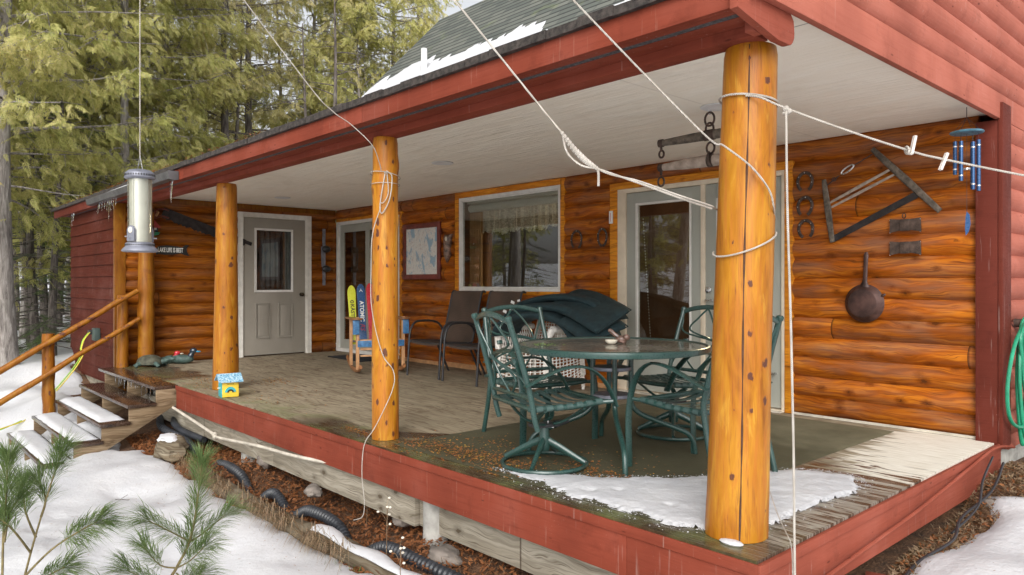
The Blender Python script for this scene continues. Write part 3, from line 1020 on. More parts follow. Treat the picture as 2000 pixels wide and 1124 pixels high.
# trim round the patio door
mb.bb(-3.40, -1.44, WB - .036, WB + .03, 2.03, 2.095)
mb.bb(-3.40, -3.305, WB - .034, WB + .03, .004, 2.03)
mb.bb(-1.515, -1.44, WB - .034, WB + .03, .004, 2.03)
mb.build('door_trim', 'trim_wood', cabin, bevel=.003)
mb = MB()
mb.bb(-7.18, -6.3, WB - .07, WB - .036, .004, .05)
mb.bb(-6.25, -4.2, WB - .06, WB - .036, .004, .065)
mb.bb(-4.1, -3.42, WB - .07, WB - .036, .004, .05)
mb.build('base_trim', 'rocker_light', cabin, bevel=.003)
mb = MB()
mb.bb(-1.43, XR - .004, WB - .046, WB - .036, .003, .022)
mb.bb(-3.3, -1.52, WB - .10, WB - .042, .003, .016)
mb.build('flashing', 'pvc_dirty', cabin)

# left end wall of the porch with the entry door
mb = MB()
for y0, y1, z0, z1 in ((.10, 1.585, 0, 2.165), (1.585, 2.735, 2.125, 2.165), (2.735, WB - .035, 0, 2.165)):
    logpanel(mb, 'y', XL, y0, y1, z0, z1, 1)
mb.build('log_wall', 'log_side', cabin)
mb = MB()
mb.bb(XL - .03, XL + .028, .10, WB - .036, 2.166, ZC - .002)
mb.bb(XL - .02, XL + .05, -.035, .098, -.1, 2.13)
mb.bb(XL - .03, XL + .03, WB - .075, WB - .036, 0, 2.165)
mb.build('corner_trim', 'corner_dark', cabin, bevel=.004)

# dark red shed end, lap siding facing the yard
mb = MB()
lap = .157
def lapwall(mb, x0f, x1, z0, z1, y):
    z = z1
    while z > z0 + .01:
        zb = max(z - lap, z0)
        xa, xb = x0f(zb), x0f(z)
        vs = [(xa, y - .020, zb), (x1, y - .020, zb), (x1, y - .004, z), (xb, y - .004, z), (xa, y, zb), (x1, y, zb), (x1, y + .012, z), (xb, y + .012, z)]
        mb.add(vs, [(0, 1, 2, 3), (4, 7, 6, 5), (0, 4, 5, 1), (3, 2, 6, 7), (0, 3, 7, 4), (1, 5, 6, 2)])
        z = zb
lapwall(mb, lambda z: -11.68 if z > .0 else -11.36 - z * .9, -9.12, -.26, 2.12, 0.)
mb.build('shed_wall', 'shed_red', cabin)
mb = MB()
mb.bb(-11.66, -11.6, .02, 5, -.1, 2.2)
mb.bb(-11.6, -9.16, .03, .06, -.5, 2.2)
mb.build('shed_side_wall', 'shed_red', cabin)
mb = MB()
mb.bb(-11.4, -9.0, .02, .18, -.55, -.262)
mb.build('shed_sill', 'grey_lumber', cabin)

# right corner boards and red log siding of the gable end
mb = MB()
mb.bb(XR, .022, WB - .075, WB - .035, -.012, 2.185)
mb.build('corner_board', 'dark_red', cabin, bevel=.003)
mb = MB()
mb.bb(.024, .052, WB - .078, WB + .125, -.03, 2.30)
mb.build('corner_board', 'dark_red', cabin, bevel=.003)
mb = MB()
logpanel(mb, 'y', 0., WB + .128, 9.5, -.07, 2.19, 1, .036)
mb.build('end_siding', 'red_siding', cabin)
GZ0 = 2.195
def ztop(y):
    return 2.34 + (y + .1) * .4 if y < 3.25 else (3.70 + (y - 3.25) * 1.035 if y < 5.33 else max(2.4, 5.85 - (y - 5.33) * 1.0))
mb = MB()
zz = GZ0
# first a plain skirt board, then log courses up into the gable
mb2 = MB()
mb2.bb(.0, .036, -.085, 9.5, GZ0 - .004, GZ0 + .165)
mb2.build('gable_skirt', 'red_siding', cabin, bevel=.006)
z = GZ0 + .165
while z < 5.7:
    ya = -.1
    while ztop(ya) < z + .02 and ya < 5.3:
        ya += .05
    yb = 9.5
    while ztop(yb) < z + .02 and yb > 5.3:
        yb -= .05
    if yb > ya:
        z1 = z + PITCH
        seg = 8
        vs, fs = [], []
        for a in (ya, yb):
            for i in range(seg + 1):
                t = i / seg
                vs.append((.004 + .036 * max(0., 1 - abs(2 * t - 1) ** 2.6), a, z + PITCH * t))
        for i in range(seg):
            fs.append((i, i + seg + 1, i + seg + 2, i + 1))
        mb.add(vs, fs)
        mb.box((-.02, (ya + yb) / 2, z + PITCH / 2), (.04, yb - ya, PITCH - .002))
    z += PITCH
mb.build('gable_siding', 'red_siding', cabin)
# concrete footing under the corner
mb = MB()
mb.bb(-.25, .0, 3.16, 9.4, -.5, -.075)
mb.build('foundation', 'concrete', cabin, bevel=.01)

# porch ceiling
mb = MB()
mb.bb(-9.1, -.002, .2255, WB + .02, ZC, ZC + .02)
mb.build('porch_ceiling', 'ceiling', cabin)
# beam, soffit, vent strip, fascia, shingle edge
mb = MB()
mb.bb(-11.9, -.075, .112, .225, 2.09, 2.30)
mb.build('porch_beam', 'red', cabin, bevel=.003)
mb = MB()
mb.bb(-11.95, -.04, .0055, .1118, 2.136, 2.155)
mb.bb(-11.95, -.04, -.076, -.0365, 2.136, 2.155)
mb.build('soffit', 'red', cabin)
mb = MB()
mb.bb(-11.95, -.04, -.0363, .0053, 2.138, 2.153)
mb.build('soffit_vent', 'black_strip', cabin)
for x0, x1 in ((-12.38, -9.2), (-9.195, -6.2), (-6.195, -2.755), (-2.75, -.001)):
    mb = MB()
    mb.bb(x0, x1, -.112, -.0765, 2.136, 2.249)
    mb.build('fascia', 'dark_red' if x0 < -10 else 'red', cabin, bevel=.002)
mb = MB()
for i in range(60):
    x0 = -12.42 + i * 12.44 / 60
    mb.bb(x0, x0 + 12.44 / 60 - .0015, -.135 - rnd.random() * .01, .1, 2.2495, 2.294 + rnd.uniform(-.004, .004))
mb.build('shingle_edge', 'drip', cabin)
# end piece of the overhang: return board with a rounded nose
mb = MB()
prof = [(-.14, 2.262), (-.14, 2.12), (.17, 2.064), (.262, 2.064)] + [(.262 + .045 * math.sin(q), 2.12 - .056 * math.cos(q) + .0) for q in [R_(a) for a in (20, 45, 70, 90)]] + [(.300, 2.17), (.275, 2.195), (.262, 2.262)]
mb.ext(prof, lambda a, b, d: (d, a, b), -.034, .001)
mb.build('overhang_end_block', 'red_y', cabin, bevel=.003)
mb = MB()
mb.bb(-.074, -.036, .04, .112, 2.082, 2.135)
mb.build('overhang_trim', 'red_y', cabin, bevel=.002)

# roof: low porch slope and steep main slope
mb = MB()
def slab(x0, x1, y0, z0, y1, z1, th):
    mb.add([(x0, y0, z0), (x1, y0, z0), (x1, y1, z1), (x0, y1, z1), (x0, y0, z0 - th), (x1, y0, z0 - th), (x1, y1, z1 - th), (x0, y1, z1 - th)],
           [(0, 1, 2, 3), (7, 6, 5, 4), (0, 4, 5, 1), (1, 5, 6, 2), (2, 6, 7, 3), (3, 7, 4, 0)])
slab(-12.42, .06, -.10, 2.300, 3.3, 3.66, .03)
slab(-9.2, .12, 3.2, 3.649, 5.33, 5.855, .05)
slab(-9.2, .12, 5.33, 5.854, 9.6, 1.9, .05)
slab(-12.42, -9.2, 3.3, 3.70, 7, 2.3, .05)
mb.build('roof', 'shingle', cabin)
mb = MB()
mb.bb(-9.15, -.05, 3.28, 3.32, 2.25, 3.7)
mb.add([(-9.12, 3.3, 2.3), (-9.12, 3.3, 3.68), (-9.12, 5.3, 5.75), (-9.12, 9.2, 2.3)], [(0, 1, 2, 3)])
mb.build('upper_wall', 'dark_red', cabin)
mb = MB()
mb.tube([(-7.43, 3.72, 4.0), (-7.43, 3.72, 4.56)], .046, 16)
mb.build('roof_vent_pipe', 'pvc', cabin)
# gutter on the far left eave
gut = MB()
gp = [(-.118, .0), (-.118, -.075), (-.150, -.085), (-.205, -.075), (-.218, -.03), (-.218, .0), (-.212, .0), (-.212, -.03), (-.200, -.069), (-.150, -.078), (-.124, -.07), (-.124, 0.)]
gut.ext(gp, lambda a, b, d: (d, a, b + 2.215), -9.75, -6.32)
go = gut.build('gutter', 'gutter', cabin)
mb = MB()
mb.ext([(-.118, .004), (-.118, -.08), (-.150, -.09), (-.208, -.08), (-.223, .004)], lambda a, b, d: (d, a, b + 2.215), -6.32, -6.31)
mb.build('end_cap', 'gutter', go)

# recessed ceiling lights
for lx, ly in ((-1.187, 1.618), (-4.2, 1.634), (-7.95, 1.754)):
    m1 = MB()
    m1.lathe([(.075, 0), (.105, -.002), (.108, -.006), (.100, -.010), (.078, -.006)], (lx, ly, ZC), 28)
    rg = m1.build('recessed_light', 'pvc', cabin)
    m1 = MB()
    m1.lathe([(.0001, -.003), (.072, -.003), (.076, .0)], (lx, ly, ZC - .001), 28)
    m1.build('lens', 'glass_frost', rg)

# posts
def post(name_mat, base, top, rb, rt, zt, seed, bumps=(), label='', crack=None, n=40, flare=0.):
    mb = MB()
    rows = 60
    vs, fs = [], []
    for i in range(rows + 1):
        t = i / rows
        cx = base[0] + (top[0] - base[0]) * t
        cy = base[1] + (top[1] - base[1]) * t
        r = rb + (rt - rb) * t
        z = zt * t
        for k in range(n):
            q = 2 * math.pi * k / n
            rr = r * (1 + .030 * mnoise.noise(Vector((math.cos(q) * 1.1 + seed, math.sin(q) * 1.1, z * 1.7))) + .012 * mnoise.noise(Vector((math.cos(q) * 3 + seed, math.sin(q) * 3, z * 7))))
            for bq, bz, bh, bs in bumps:
                dq = (q - bq + math.pi) % (2 * math.pi) - math.pi
                rr += bh * math.exp(-(dq / .5) ** 2 - ((z - bz) / bs) ** 2)
            if crack:
                cq = crack[0] + (t - .5) * crack[1] + .05 * mnoise.noise(Vector((z * 2, seed, 0)))
                dq = (q - cq + math.pi) % (2 * math.pi) - math.pi
                if abs(dq) < math.pi / n * 1.01:
                    rr -= .035
            if t > .985:
                rr -= .006
            vs.append((cx + rr * math.cos(q), cy + rr * math.sin(q), z + .002))
    for i in range(rows):
        for k in range(n):
            k2 = (k + 1) % n
            fs.append((i * n + k, i * n + k2, (i + 1) * n + k2, (i + 1) * n + k))
    fs.append(tuple(range(n - 1, -1, -1)))
    fs.append(tuple(rows * n + k for k in range(n)))
    mb.add(vs, fs)
    o = mb.build('log_post', name_mat, cabin, ang=70)
    o.data.transform(Matrix.Translation((-base[0], -base[1], 0)))
    o.location = (base[0], base[1], 0)
    o['label'] = label
    return o
camdir = lambda x, y: math.atan2(-2.614 - y, 1.458 - x)
c1 = camdir(-.21, .24)
p1o = post('post1', (-.223, .226), (-.180, .272), .131, .111, 2.088, 1.3, label='thick log post at the near corner of the porch with a long vertical crack')
# the long drying crack of the near post, its shadow put on as a thin dark strip
mb = MB()
pts = []
for i in range(41):
    t = i / 40
    r = .131 + (.111 - .131) * t
    q = c1 + .02 + .17 * (1 - t) + .02 * math.sin(t * 9) - .08
    pts.append((-.223 + .043 * t + (r - .0015) * math.cos(q), .226 + .046 * t + (r - .0015) * math.sin(q), .01 + 2.07 * t))
mb.tube(pts, [.0035 + .0015 * math.sin(i * .9) for i in range(41)], 6)
M['crack'] = simple('crack_shadow', (.05, .022, .012), .9, .3, 20, .2)
mb.build('drying_crack', 'crack', p1o, world=True)
c2 = camdir(-2.9, .16)
post('post2', (-2.905, .165), (-2.905, .165), .094, .086, 2.09, 5.1,
     bumps=[(c2 + 1.55, 1.90, .010, .05), (c2 - 1.5, 1.76, .010, .06), (c2 + 1.55, 1.52, .008, .04), (c2 - 1.4, 1.15, .006, .06), (c2 + .4, 1.2, .005, .05), (c2 - .3, .75, .005, .05)],
     label='slim knotty log post in the middle of the porch front')
post('post3', (-6.06, .262), (-6.00, .250), .128, .098, 2.09, 8.7, label='log post at the far left end of the porch front, beside the toy birdhouse')
post('rail', (-8.16, -.02 + .10), (-8.16, .08), .125, .115, 1.50, 11.7, label='short log post standing beside the stair handrails') if False else None

# ---- picture window
win = MB()
def ringframe(mb, x0, x1, z0, z1, wd, ya, yb, wt_=None):
    wt_ = wt_ or wd
    mb.bb(x0, x0 + wd, ya, yb, z0, z1)
    mb.bb(x1 - wd, x1, ya, yb, z0, z1)
    mb.bb(x0 + wd, x1 - wd, ya, yb, z1 - wt_, z1)
    mb.bb(x0 + wd, x1 - wd, ya, yb, z0, z0 + wd)
ringframe(win, -5.903, -4.104, .987, 2.163, .036, WB - .026, WB + .03)
ringframe(win, -5.865, -4.142, 1.025, 2.125, .014, WB - .012, WB + .028)
wo_ = win.build('picture_window', 'white_trim', cabin, bevel=.003)
mb = MB()
mb.bb(-5.85, -4.157, WB + .004, WB + .009, 1.04, 2.11)
mb.build('pane', 'glass', wo_)
mb = MB()
mb.tube([(-5.84, WB + .12, 2.035), (-4.16, WB + .12, 2.035)], .048, 14)
mb.bb(-5.84, -4.16, WB + .06, WB + .18, 2.09, 2.13)
mb.build('roller_blind', 'blind', wo_)
mb = MB()
n = 150
vs, fs = [], []
for i in range(n + 1):
    x = -5.66 + 1.5 * i / n
    zb = 1.70 + .018 * math.sin(i * .9) + .030 * abs(math.sin(i * .32)) + .012 * math.sin(i * .11)
    for j in range(5):
        zz_ = 2.0 + (zb - 2.0) * j / 4
        vs.append((x, WB + .15 + .022 * math.sin(i * .62 + j * .15) + .008 * math.sin(i * 1.7), zz_))
for i in range(n):
    for j in range(4):
        p = i * 5 + j
        fs.append((p, p + 5, p + 6, p + 1))
mb.add(vs, fs)
mb.build('lace_valance', 'lace', wo_)
mb = MB()
for i in range(7):
    mb.bb(-5.84 + i * .033, -5.84 + i * .033 + .026, WB + .10, WB + .13, 1.0, 1.98)
mb.build('side_slats', 'vert_blind', wo_)

# ---- patio door with two leaves
pd = MB()
pd.bb(-3.303, -3.20, WB - .028, WB + .05, .02, 2.028)
pd.bb(-1.545, -1.517, WB - .028, WB + .05, .02, 2.028)
pd.bb(-3.20, -1.545, WB - .028, WB + .05, 1.985, 2.028)
pd.bb(-3.303, -1.517, WB - .055, WB + .05, .004, .019)
po = pd.build('patio_door', 'cream', cabin, bevel=.003)
def glazed_leaf(x0, x1, gx0, gx1, gz0, gz1, y=WB - .012):
    mb = MB()
    mb.bb(x0, gx0, y, y + .045, .03, 1.98)
    mb.bb(gx1, x1, y, y + .045, .03, 1.98)
    mb.bb(gx0, gx1, y, y + .045, gz1, 1.98)
    mb.bb(gx0, gx1, y, y + .045, .03, gz0)
    lf = mb.build('door_leaf', 'sage', po, bevel=.003)
    mb = MB()
    ringframe(mb, gx0 + .001, gx1 - .001, gz0 + .001, gz1 - .001, .02, y - .006, y + .04)
    mb.build('glazing_bead', 'white_trim', lf, bevel=.002)
    mb = MB()
    mb.bb(gx0 + .02, gx1 - .02, y + .015, y + .020, gz0 + .02, gz1 - .02)
    mb.build('pane', 'glass', lf)
    return lf
l1 = glazed_leaf(-3.195, -2.335, -3.085, -2.435, .48, 1.875)
l2 = glazed_leaf(-2.285, -1.55, -2.175, -1.655, .48, 1.85)
mb = MB()
mb.bb(-2.333, -2.287, WB - .022, WB + .04, .03, 1.985)
mb.build('centre_jamb', 'cream', po, bevel=.003)
mb = MB()
mb.tube([(-1.60, WB - .012, .32), (-1.60, WB - .06, .32), (-1.72, WB - .065, .32)], .011, 8)
mb.lathe([(.03, 0), (.03, .01), (.02, .014)], (-2.25, WB - .014, 1.02), 14, Matrix.Rotation(R_(90), 3, 'X'))
mb.tube([(-2.25, WB - .02, .93), (-2.25, WB - .07, .93), (-2.18, WB - .072, .93)], .01, 8)
mb.build('handle', 'chrome', l2)

# ---- sliding door in the corner
sd = MB()
ringframe(sd, -9.055, -7.262, .006, 2.052, .05, WB - .032, WB + .05)
sd.build('sliding_door', 'white_trim', cabin, bevel=.003)
sdo = [o for o in bpy.data.objects if o.name.startswith('sliding_door')][0]
for x0, x1, y in ((-9.004, -8.14, WB + .012), (-8.19, -7.314, WB - .02)):
    mb = MB()
    mb.bb(x0, x0 + .1, y, y + .03, .058, 2.0)
    mb.bb(x1 - .1, x1, y, y + .03, .058, 2.0)
    mb.bb(x0 + .1, x1 - .1, y, y + .03, 1.885, 2.0)
    mb.bb(x0 + .1, x1 - .1, y, y + .03, .058, .2)
    lf = mb.build('sliding_panel', 'sage', sdo, bevel=.003)
    mb = MB()
    mb.bb(x0 + .1, x1 - .1, y + .012, y + .016, .2, 1.885)
    mb.build('pane', 'glass', lf)

# ---- entry door on the left end wall
ed = MB()
X0 = XL + .004
ed.bb(X0, X0 + .05, 1.585, 1.655, .002, 2.123)
ed.bb(X0, X0 + .05, 2.665, 2.735, .002, 2.123)
ed.bb(X0, X0 + .05, 1.655, 2.665, 2.055, 2.123)
ed.bb(X0, X0 + .03, 1.655, 1.675, .002, 2.055)
ed.bb(X0, X0 + .03, 2.645, 2.665, .002, 2.055)
eo = ed.build('door_frame', 'white_dirty', cabin, bevel=.003)
mb = MB()
dy0, dy1 = 1.678, 2.642
mb.bb(X0, X0 + .022, dy0, 1.85, .02, 2.052)
mb.bb(X0, X0 + .022, 2.425, dy1, .02, 2.052)
mb.bb(X0, X0 + .022, 1.85, 2.425, 1.885, 2.052)
mb.bb(X0, X0 + .022, 1.85, 2.425, .02, .962)
dl = mb.build('entry_door', 'door_grey', eo, bevel=.002)
mb = MB()
def ringy(mb, y0, y1, z0, z1, wd, xa, xb):
    mb.bb(xa, xb, y0, y0 + wd, z0, z1)
    mb.bb(xa, xb, y1 - wd, y1, z0, z1)
    mb.bb(xa, xb, y0 + wd, y1 - wd, z1 - wd, z1)
    mb.bb(xa, xb, y0 + wd, y1 - wd, z0, z0 + wd)
for a, b in ((1.85, 2.085), (2.20, 2.44)):
    ringy(mb, a, b, .262, .79, .018, X0 + .0225, X0 + .034)
    mb.bb(X0 + .0225, X0 + .030, a + .04, b - .04, .30, .75)
mb.build('raised_panel', 'door_grey', dl, bevel=.003)
mb = MB()
ringy(mb, 1.835, 2.44, .95, 1.9, .032, X0 + .0225, X0 + .036)
mb.build('door_window_frame', 'white_trim', dl, bevel=.003)
mb = MB()
mb.bb(X0 + .006, X0 + .011, 1.852, 2.423, .964, 1.883)
mb.build('pane', 'glass', dl)
mb = MB()
vs, fs = [], []
for i in range(61):
    y = 1.84 + .6 * i / 60
    x = X0 - .05 + .012 * math.sin(i * .8) + .004 * math.sin(i * 2.3)
    vs += [(x, y, .95), (x, y, 1.9)]
for i in range(60):
    fs.append((2 * i, 2 * i + 2, 2 * i + 3, 2 * i + 1))
mb.add(vs, fs)
M['curtain'] = simple('grey_door_curtain', (.06, .062, .066), .9, .3, 6, .1)
mb.build('curtain', 'curtain', dl)
mb = MB()
mb.lathe([(.028, 0), (.028, .006), (.012, .01), (.012, .035), (.026, .045), (.030, .06), (.022, .072), (.0001, .075)], (X0 + .022, 2.575, .91), 18, Matrix.Rotation(R_(90), 3, 'Y'))
mb.build('door_knob', 'brass', dl)

# dim rooms behind the glass
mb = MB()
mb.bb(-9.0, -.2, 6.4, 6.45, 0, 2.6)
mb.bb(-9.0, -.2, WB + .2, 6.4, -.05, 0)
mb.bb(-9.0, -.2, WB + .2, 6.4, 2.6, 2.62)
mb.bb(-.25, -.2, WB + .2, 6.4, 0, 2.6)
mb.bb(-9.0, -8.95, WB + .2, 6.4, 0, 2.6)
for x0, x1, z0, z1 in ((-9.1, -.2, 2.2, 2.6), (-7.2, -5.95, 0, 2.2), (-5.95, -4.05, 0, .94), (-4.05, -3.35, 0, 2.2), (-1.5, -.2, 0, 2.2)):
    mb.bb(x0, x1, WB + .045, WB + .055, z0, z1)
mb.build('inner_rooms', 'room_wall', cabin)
mb = MB()
mb.beam((-3.5, 4.9, .9), (-2.0, 4.9, 2.5), .14, .14)
mb.beam((-3.5, 5.0, 2.42), (-.3, 5.0, 2.42), .14, .16)
mb.bb(-2.1, -1.2, 4.4, 5.2, .7, .76)
mb.build('room_beams', 'room_wood', cabin, bevel=.01)
mb = MB()
mb.lathe([(.02, .09), (.07, .07), (.10, 0), (.06, -.05), (.0001, -.065)], (-3.12, 5.3, 1.98), 18)
mb.build('pendant_lamp', 'lamp_on', cabin)
ll = bpy.data.lights.new('lamp_light', 'POINT')
ll.energy = 60
ll.color = (1, .78, .5)
ll.shadow_soft_size = .12
lo_ = bpy.data.objects.new('lamp_light', ll)
COL.objects.link(lo_)
lo_.location = (-3.12, 5.15, 1.85)
lo_.parent = cabin
mb = MB()
for q in ((-3.06, WB + .05, 1.7), (-3.0, WB + .05, .5)):
    pass
for i in range(46):
    mb.ball((-3.04 + .0022 * i, WB + .05, 1.72 - i * .029), .0055, 6, 4)
mb.build('bead_chain', 'ink_white', l1)

# ================================================================ deck
deck = thing('porch_deck', 'plywood porch deck edged with a red painted board, weathered grey beams below', 'deck')
mb = MB()
mb.bb(-9.095, .0, -.0, WB - .036, -.018, 0)
mb.build('deck_boards', 'ply', deck)
mb = MB()
xs_ = [-6.68, -4.9, -3.0, -.62, .022]
for a, b in zip(xs_[:-1], xs_[1:]):
    mb.bb(a, b - .002, -.024, -.001, -.243, -.012)
mb.build('front_board', 'red', deck, bevel=.002)
mb = MB()
mb.bb(-6.68, .03, -.034, -.0245, -.05, -.001)
mb.build('front_nosing', 'red', deck, bevel=.003)
mb = MB()
mb.bb(.001, .022, .0, WB + .0, -.245, -.012)
mb.build('side_board', 'red_y', deck, bevel=.002)
mb = MB()
mb.bb(.0225, .036, -.034, WB - .02, -.045, -.001)
mb.build('side_nosing', 'red_y', deck, bevel=.003)
mb = MB()
bx = [-8.8, -6.65, -4.45, -2.37]
for a, b in zip(bx[:-1], bx[1:]):
    mb.bb(a, b - .006, .045, .083, -.46, -.2435)
mb.bb(-2.40, -2.31, .084, .122, -.46, -.2435)
mb.bb(-2.2, -.05, .105, .143, -.48, -.2435)
mb.build('support_beam', 'grey_lumber', deck, bevel=.003)
for px, py in ((-8.3, .3), (-5.15, .14), (-2.27, .13), (-.25, .25)):
    mb = MB()
    mb.lathe([(.22, -.85), (.20, -.68), (.13, -.61), (.082, -.58), (.078, -.45), (.080, -.2)], (px, py, 0), 22)
    mb.build('concrete_pier', 'concrete', deck)
# conduit along the side board
mb = MB()
mb.tube(smooth([(.05, 3.4, -.06), (.052, 2.95, .0), (.05, 2.4, -.045), (.05, 1.58, -.118), (.05, 1.0, -.150), (.05, .47, -.18), (.05, -.02, -.205)], 6), .010, 8)
mb.build('side_conduit', 'red_y', deck)
mb = MB()
mb.tube([(-6.9, -.05, -.22), (-6.0, -.05, -.30), (-5.52, -.05, -.345)], .014, 8)
mb.tube(smooth([(-5.50, -.055, -.36), (-5.2, -.055, -.34), (-4.5, -.055, -.285), (-3.9, -.04, -.262), (-3.3, -.005, -.225), (-3.0, .01, -.20)], 4), .013, 8)
mb.ball((-5.52, -.05, -.345), .026)
mb.ball((-5.49, -.055, -.362), .026)
mb.build('pvc_line', 'pvc_dirty', deck)

# ================================================================ stairs
st = thing('wooden_stairs', 'open wooden stairs with four snow covered treads going down from the porch', 'stairs', (-7.7, -.6, -.8))
tz = [-.002, -.165, -.330, -.492, -.662]
ty = [-.235, -.495, -.745, -.990, -1.235]
for i in range(5):
    mb = MB()
    x0, x1 = (-9.0, -6.70) if i == 0 else (-8.80 - .0 * i, -6.68)
    mb.bb(x0, x1, ty[i], ty[i] + .275 if i else -.002, tz[i] - .035, tz[i])
    tr = mb.build('tread', 'wet_wood', st, world=True, bevel=.004)
    if i == 0:
        tr['label'] = 'wet dark top tread level with the deck'
mb = MB()
# right stringer: saw tooth board
poly = [(-.0, -.04)]
for i in range(0, 5):
    yb = ty[i] + .02
    poly.append((yb, tz[i] - .036))
    poly.append((yb, (tz[i + 1] - .036) if i < 4 else -.80))
poly = [(-.002, -.038)] + poly[1:] + [(-1.02, -.80), (-.90, -.72), (-.002, -.20)]
for x0 in (-6.735, -8.78):
    mb = MB()
    mb.ext(poly, lambda a, b, d: (d, a, b), x0, x0 + .036)
    mb.build('stringer', 'grey_lumber_y', st, world=True, bevel=.002)
mb = MB()
mb.ext(poly, lambda a, b, d: (d, a, b), -7.78, -7.745)
mb.build('stringer', 'grey_lumber_y', st, world=True, bevel=.002)
# snow pillows on the lower treads
for i, lb in ((2, 'slab of old snow on the upper snowy stair tread'), (3, 'slab of old snow on the middle snowy stair tread'), (4, 'slab of old snow on the lowest stair tread')):
    x0, x1 = -8.72, -6.86 + .02 * i
    nx, ny = 40, 12
    vs, fs = [], []
    for a in range(nx + 1):
        for b in range(ny + 1):
            u, v_ = a / nx, b / ny
            ex = min(1, min(u, 1 - u) * 12) ** .5
            ey = min(1, min(v_, 1 - v_) * 5) ** .5
            x = x0 + (x1 - x0) * u
            y = ty[i] + .022 + .235 * v_
            x += .012 * mnoise.noise(Vector((x * 9, y * 9, i)))
            y += .010 * mnoise.noise(Vector((x * 7, y * 7, i + 5)))
            vs.append((x, y, tz[i] + .002 + (.028 + .016 * (1.2 - u)) * ex * ey + .005 * mnoise.noise(Vector((x * 5, y * 9, i)))* ex * ey))
    for a in range(nx):
        for b in range(ny):
            p = a * (ny + 1) + b
            fs.append((p, p + ny + 1, p + ny + 2, p + 1))
    mb = MB()
    mb.add(vs, fs)
    o = mb.build('snow_slab', 'snow_clean', None, loc=((x0 + x1) / 2, ty[i] + .14, tz[i]), ang=80)
    tag(o, lb, 'snow', 'snow lying on the stair treads')

# handrails
hr = thing('stair_handrail', 'two sloping peeled pole handrails on a stout log post beside the stairs', 'handrail', (-8.9, -.8, -.7))
def pole(mb, a, b, r0, r1, seed, n=24):
    a, b = Vector(a), Vector(b)
    pts, rs = [], []
    for i in range(n + 1):
        t = i / n
        p = a.lerp(b, t) + Vector((.0, .0, .012 * mnoise.noise(Vector((t * 4, seed, 0)))))
        p.y += .01 * mnoise.noise(Vector((t * 4, seed, 3)))
        pts.append(p)
        rs.append((r0 + (r1 - r0) * t) * (1 + .12 * mnoise.noise(Vector((t * 11, seed, 7)))))
    mb.tube(pts, rs, 12)
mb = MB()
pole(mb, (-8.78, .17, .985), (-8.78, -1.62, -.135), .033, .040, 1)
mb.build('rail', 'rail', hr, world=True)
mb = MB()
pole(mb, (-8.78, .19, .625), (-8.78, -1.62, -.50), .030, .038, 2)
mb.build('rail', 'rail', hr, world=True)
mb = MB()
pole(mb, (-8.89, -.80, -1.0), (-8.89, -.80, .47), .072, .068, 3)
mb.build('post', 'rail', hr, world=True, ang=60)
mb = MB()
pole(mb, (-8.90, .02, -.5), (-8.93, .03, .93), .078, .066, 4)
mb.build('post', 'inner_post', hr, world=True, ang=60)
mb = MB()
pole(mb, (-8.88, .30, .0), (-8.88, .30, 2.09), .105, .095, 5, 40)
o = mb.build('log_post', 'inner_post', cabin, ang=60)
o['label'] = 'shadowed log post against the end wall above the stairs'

# ================================================================ patio table
tc = (-1.52, .95)
tb = thing('patio_table', 'round pebbled glass patio table with a green metal rim and splayed legs', 'table', (tc[0], tc[1], 0), R_(3))
mb = MB()
mb.lathe([(.0001, .688), (.585, .688), (.585, .694), (.0001, .694)], n=72)
mb.build('tabletop', 'table_glass', tb, ang=30)
mb = MB()
mb.lathe([(.583, .699), (.592, .702), (.603, .697), (.606, .680), (.602, .664), (.590, .661), (.575, .664), (.575, .684), (.585, .687), (.583, .699)], n=80)
mb.build('rim', 'green_metal', tb, ang=50)
mb = MB()
mb.torus((0, 0, .668), .13, .009, 28, 8)
mb.tube([(.13, 0, .668), (.58, 0, .668)], .011, 8)
mb.tube([(-.13, 0, .668), (-.58, 0, .668)], .011, 8)
mb.tube([(0, .13, .668), (0, .58, .668)], .011, 8)
mb.tube([(0, -.13, .668), (0, -.58, .668)], .011, 8)
mb.build('under_frame', 'green_metal', tb)
for k in range(4):
    q = R_(45 + 90 * k)
    c_, s_ = math.cos(q), math.sin(q)
    P = lambda r, z: (c_ * r, s_ * r, z)
    mb = MB()
    mb.tube([P(.12, .668)] + [P(.12, .50), P(.12, .38)] + bez(P(.12, .36), P(.12, .30), P(.15, .27), P(.22, .24), 6)[1:] + bez(P(.44, .155), P(.50, .13), P(.52, .10), P(.525, .0), 8), .0165, 12)
    mb.build('leg', 'green_metal', tb)
for z in (.535, .365):
    mb = MB()
    mb.lathe([(.0001, z), (.116, z), (.120, z + .004), (.120, z + .022), (.0001, z + .023)], n=30)
    mb.build('hub_shelf', 'green_metal' if z > 1 else 'feeder_metal', tb)

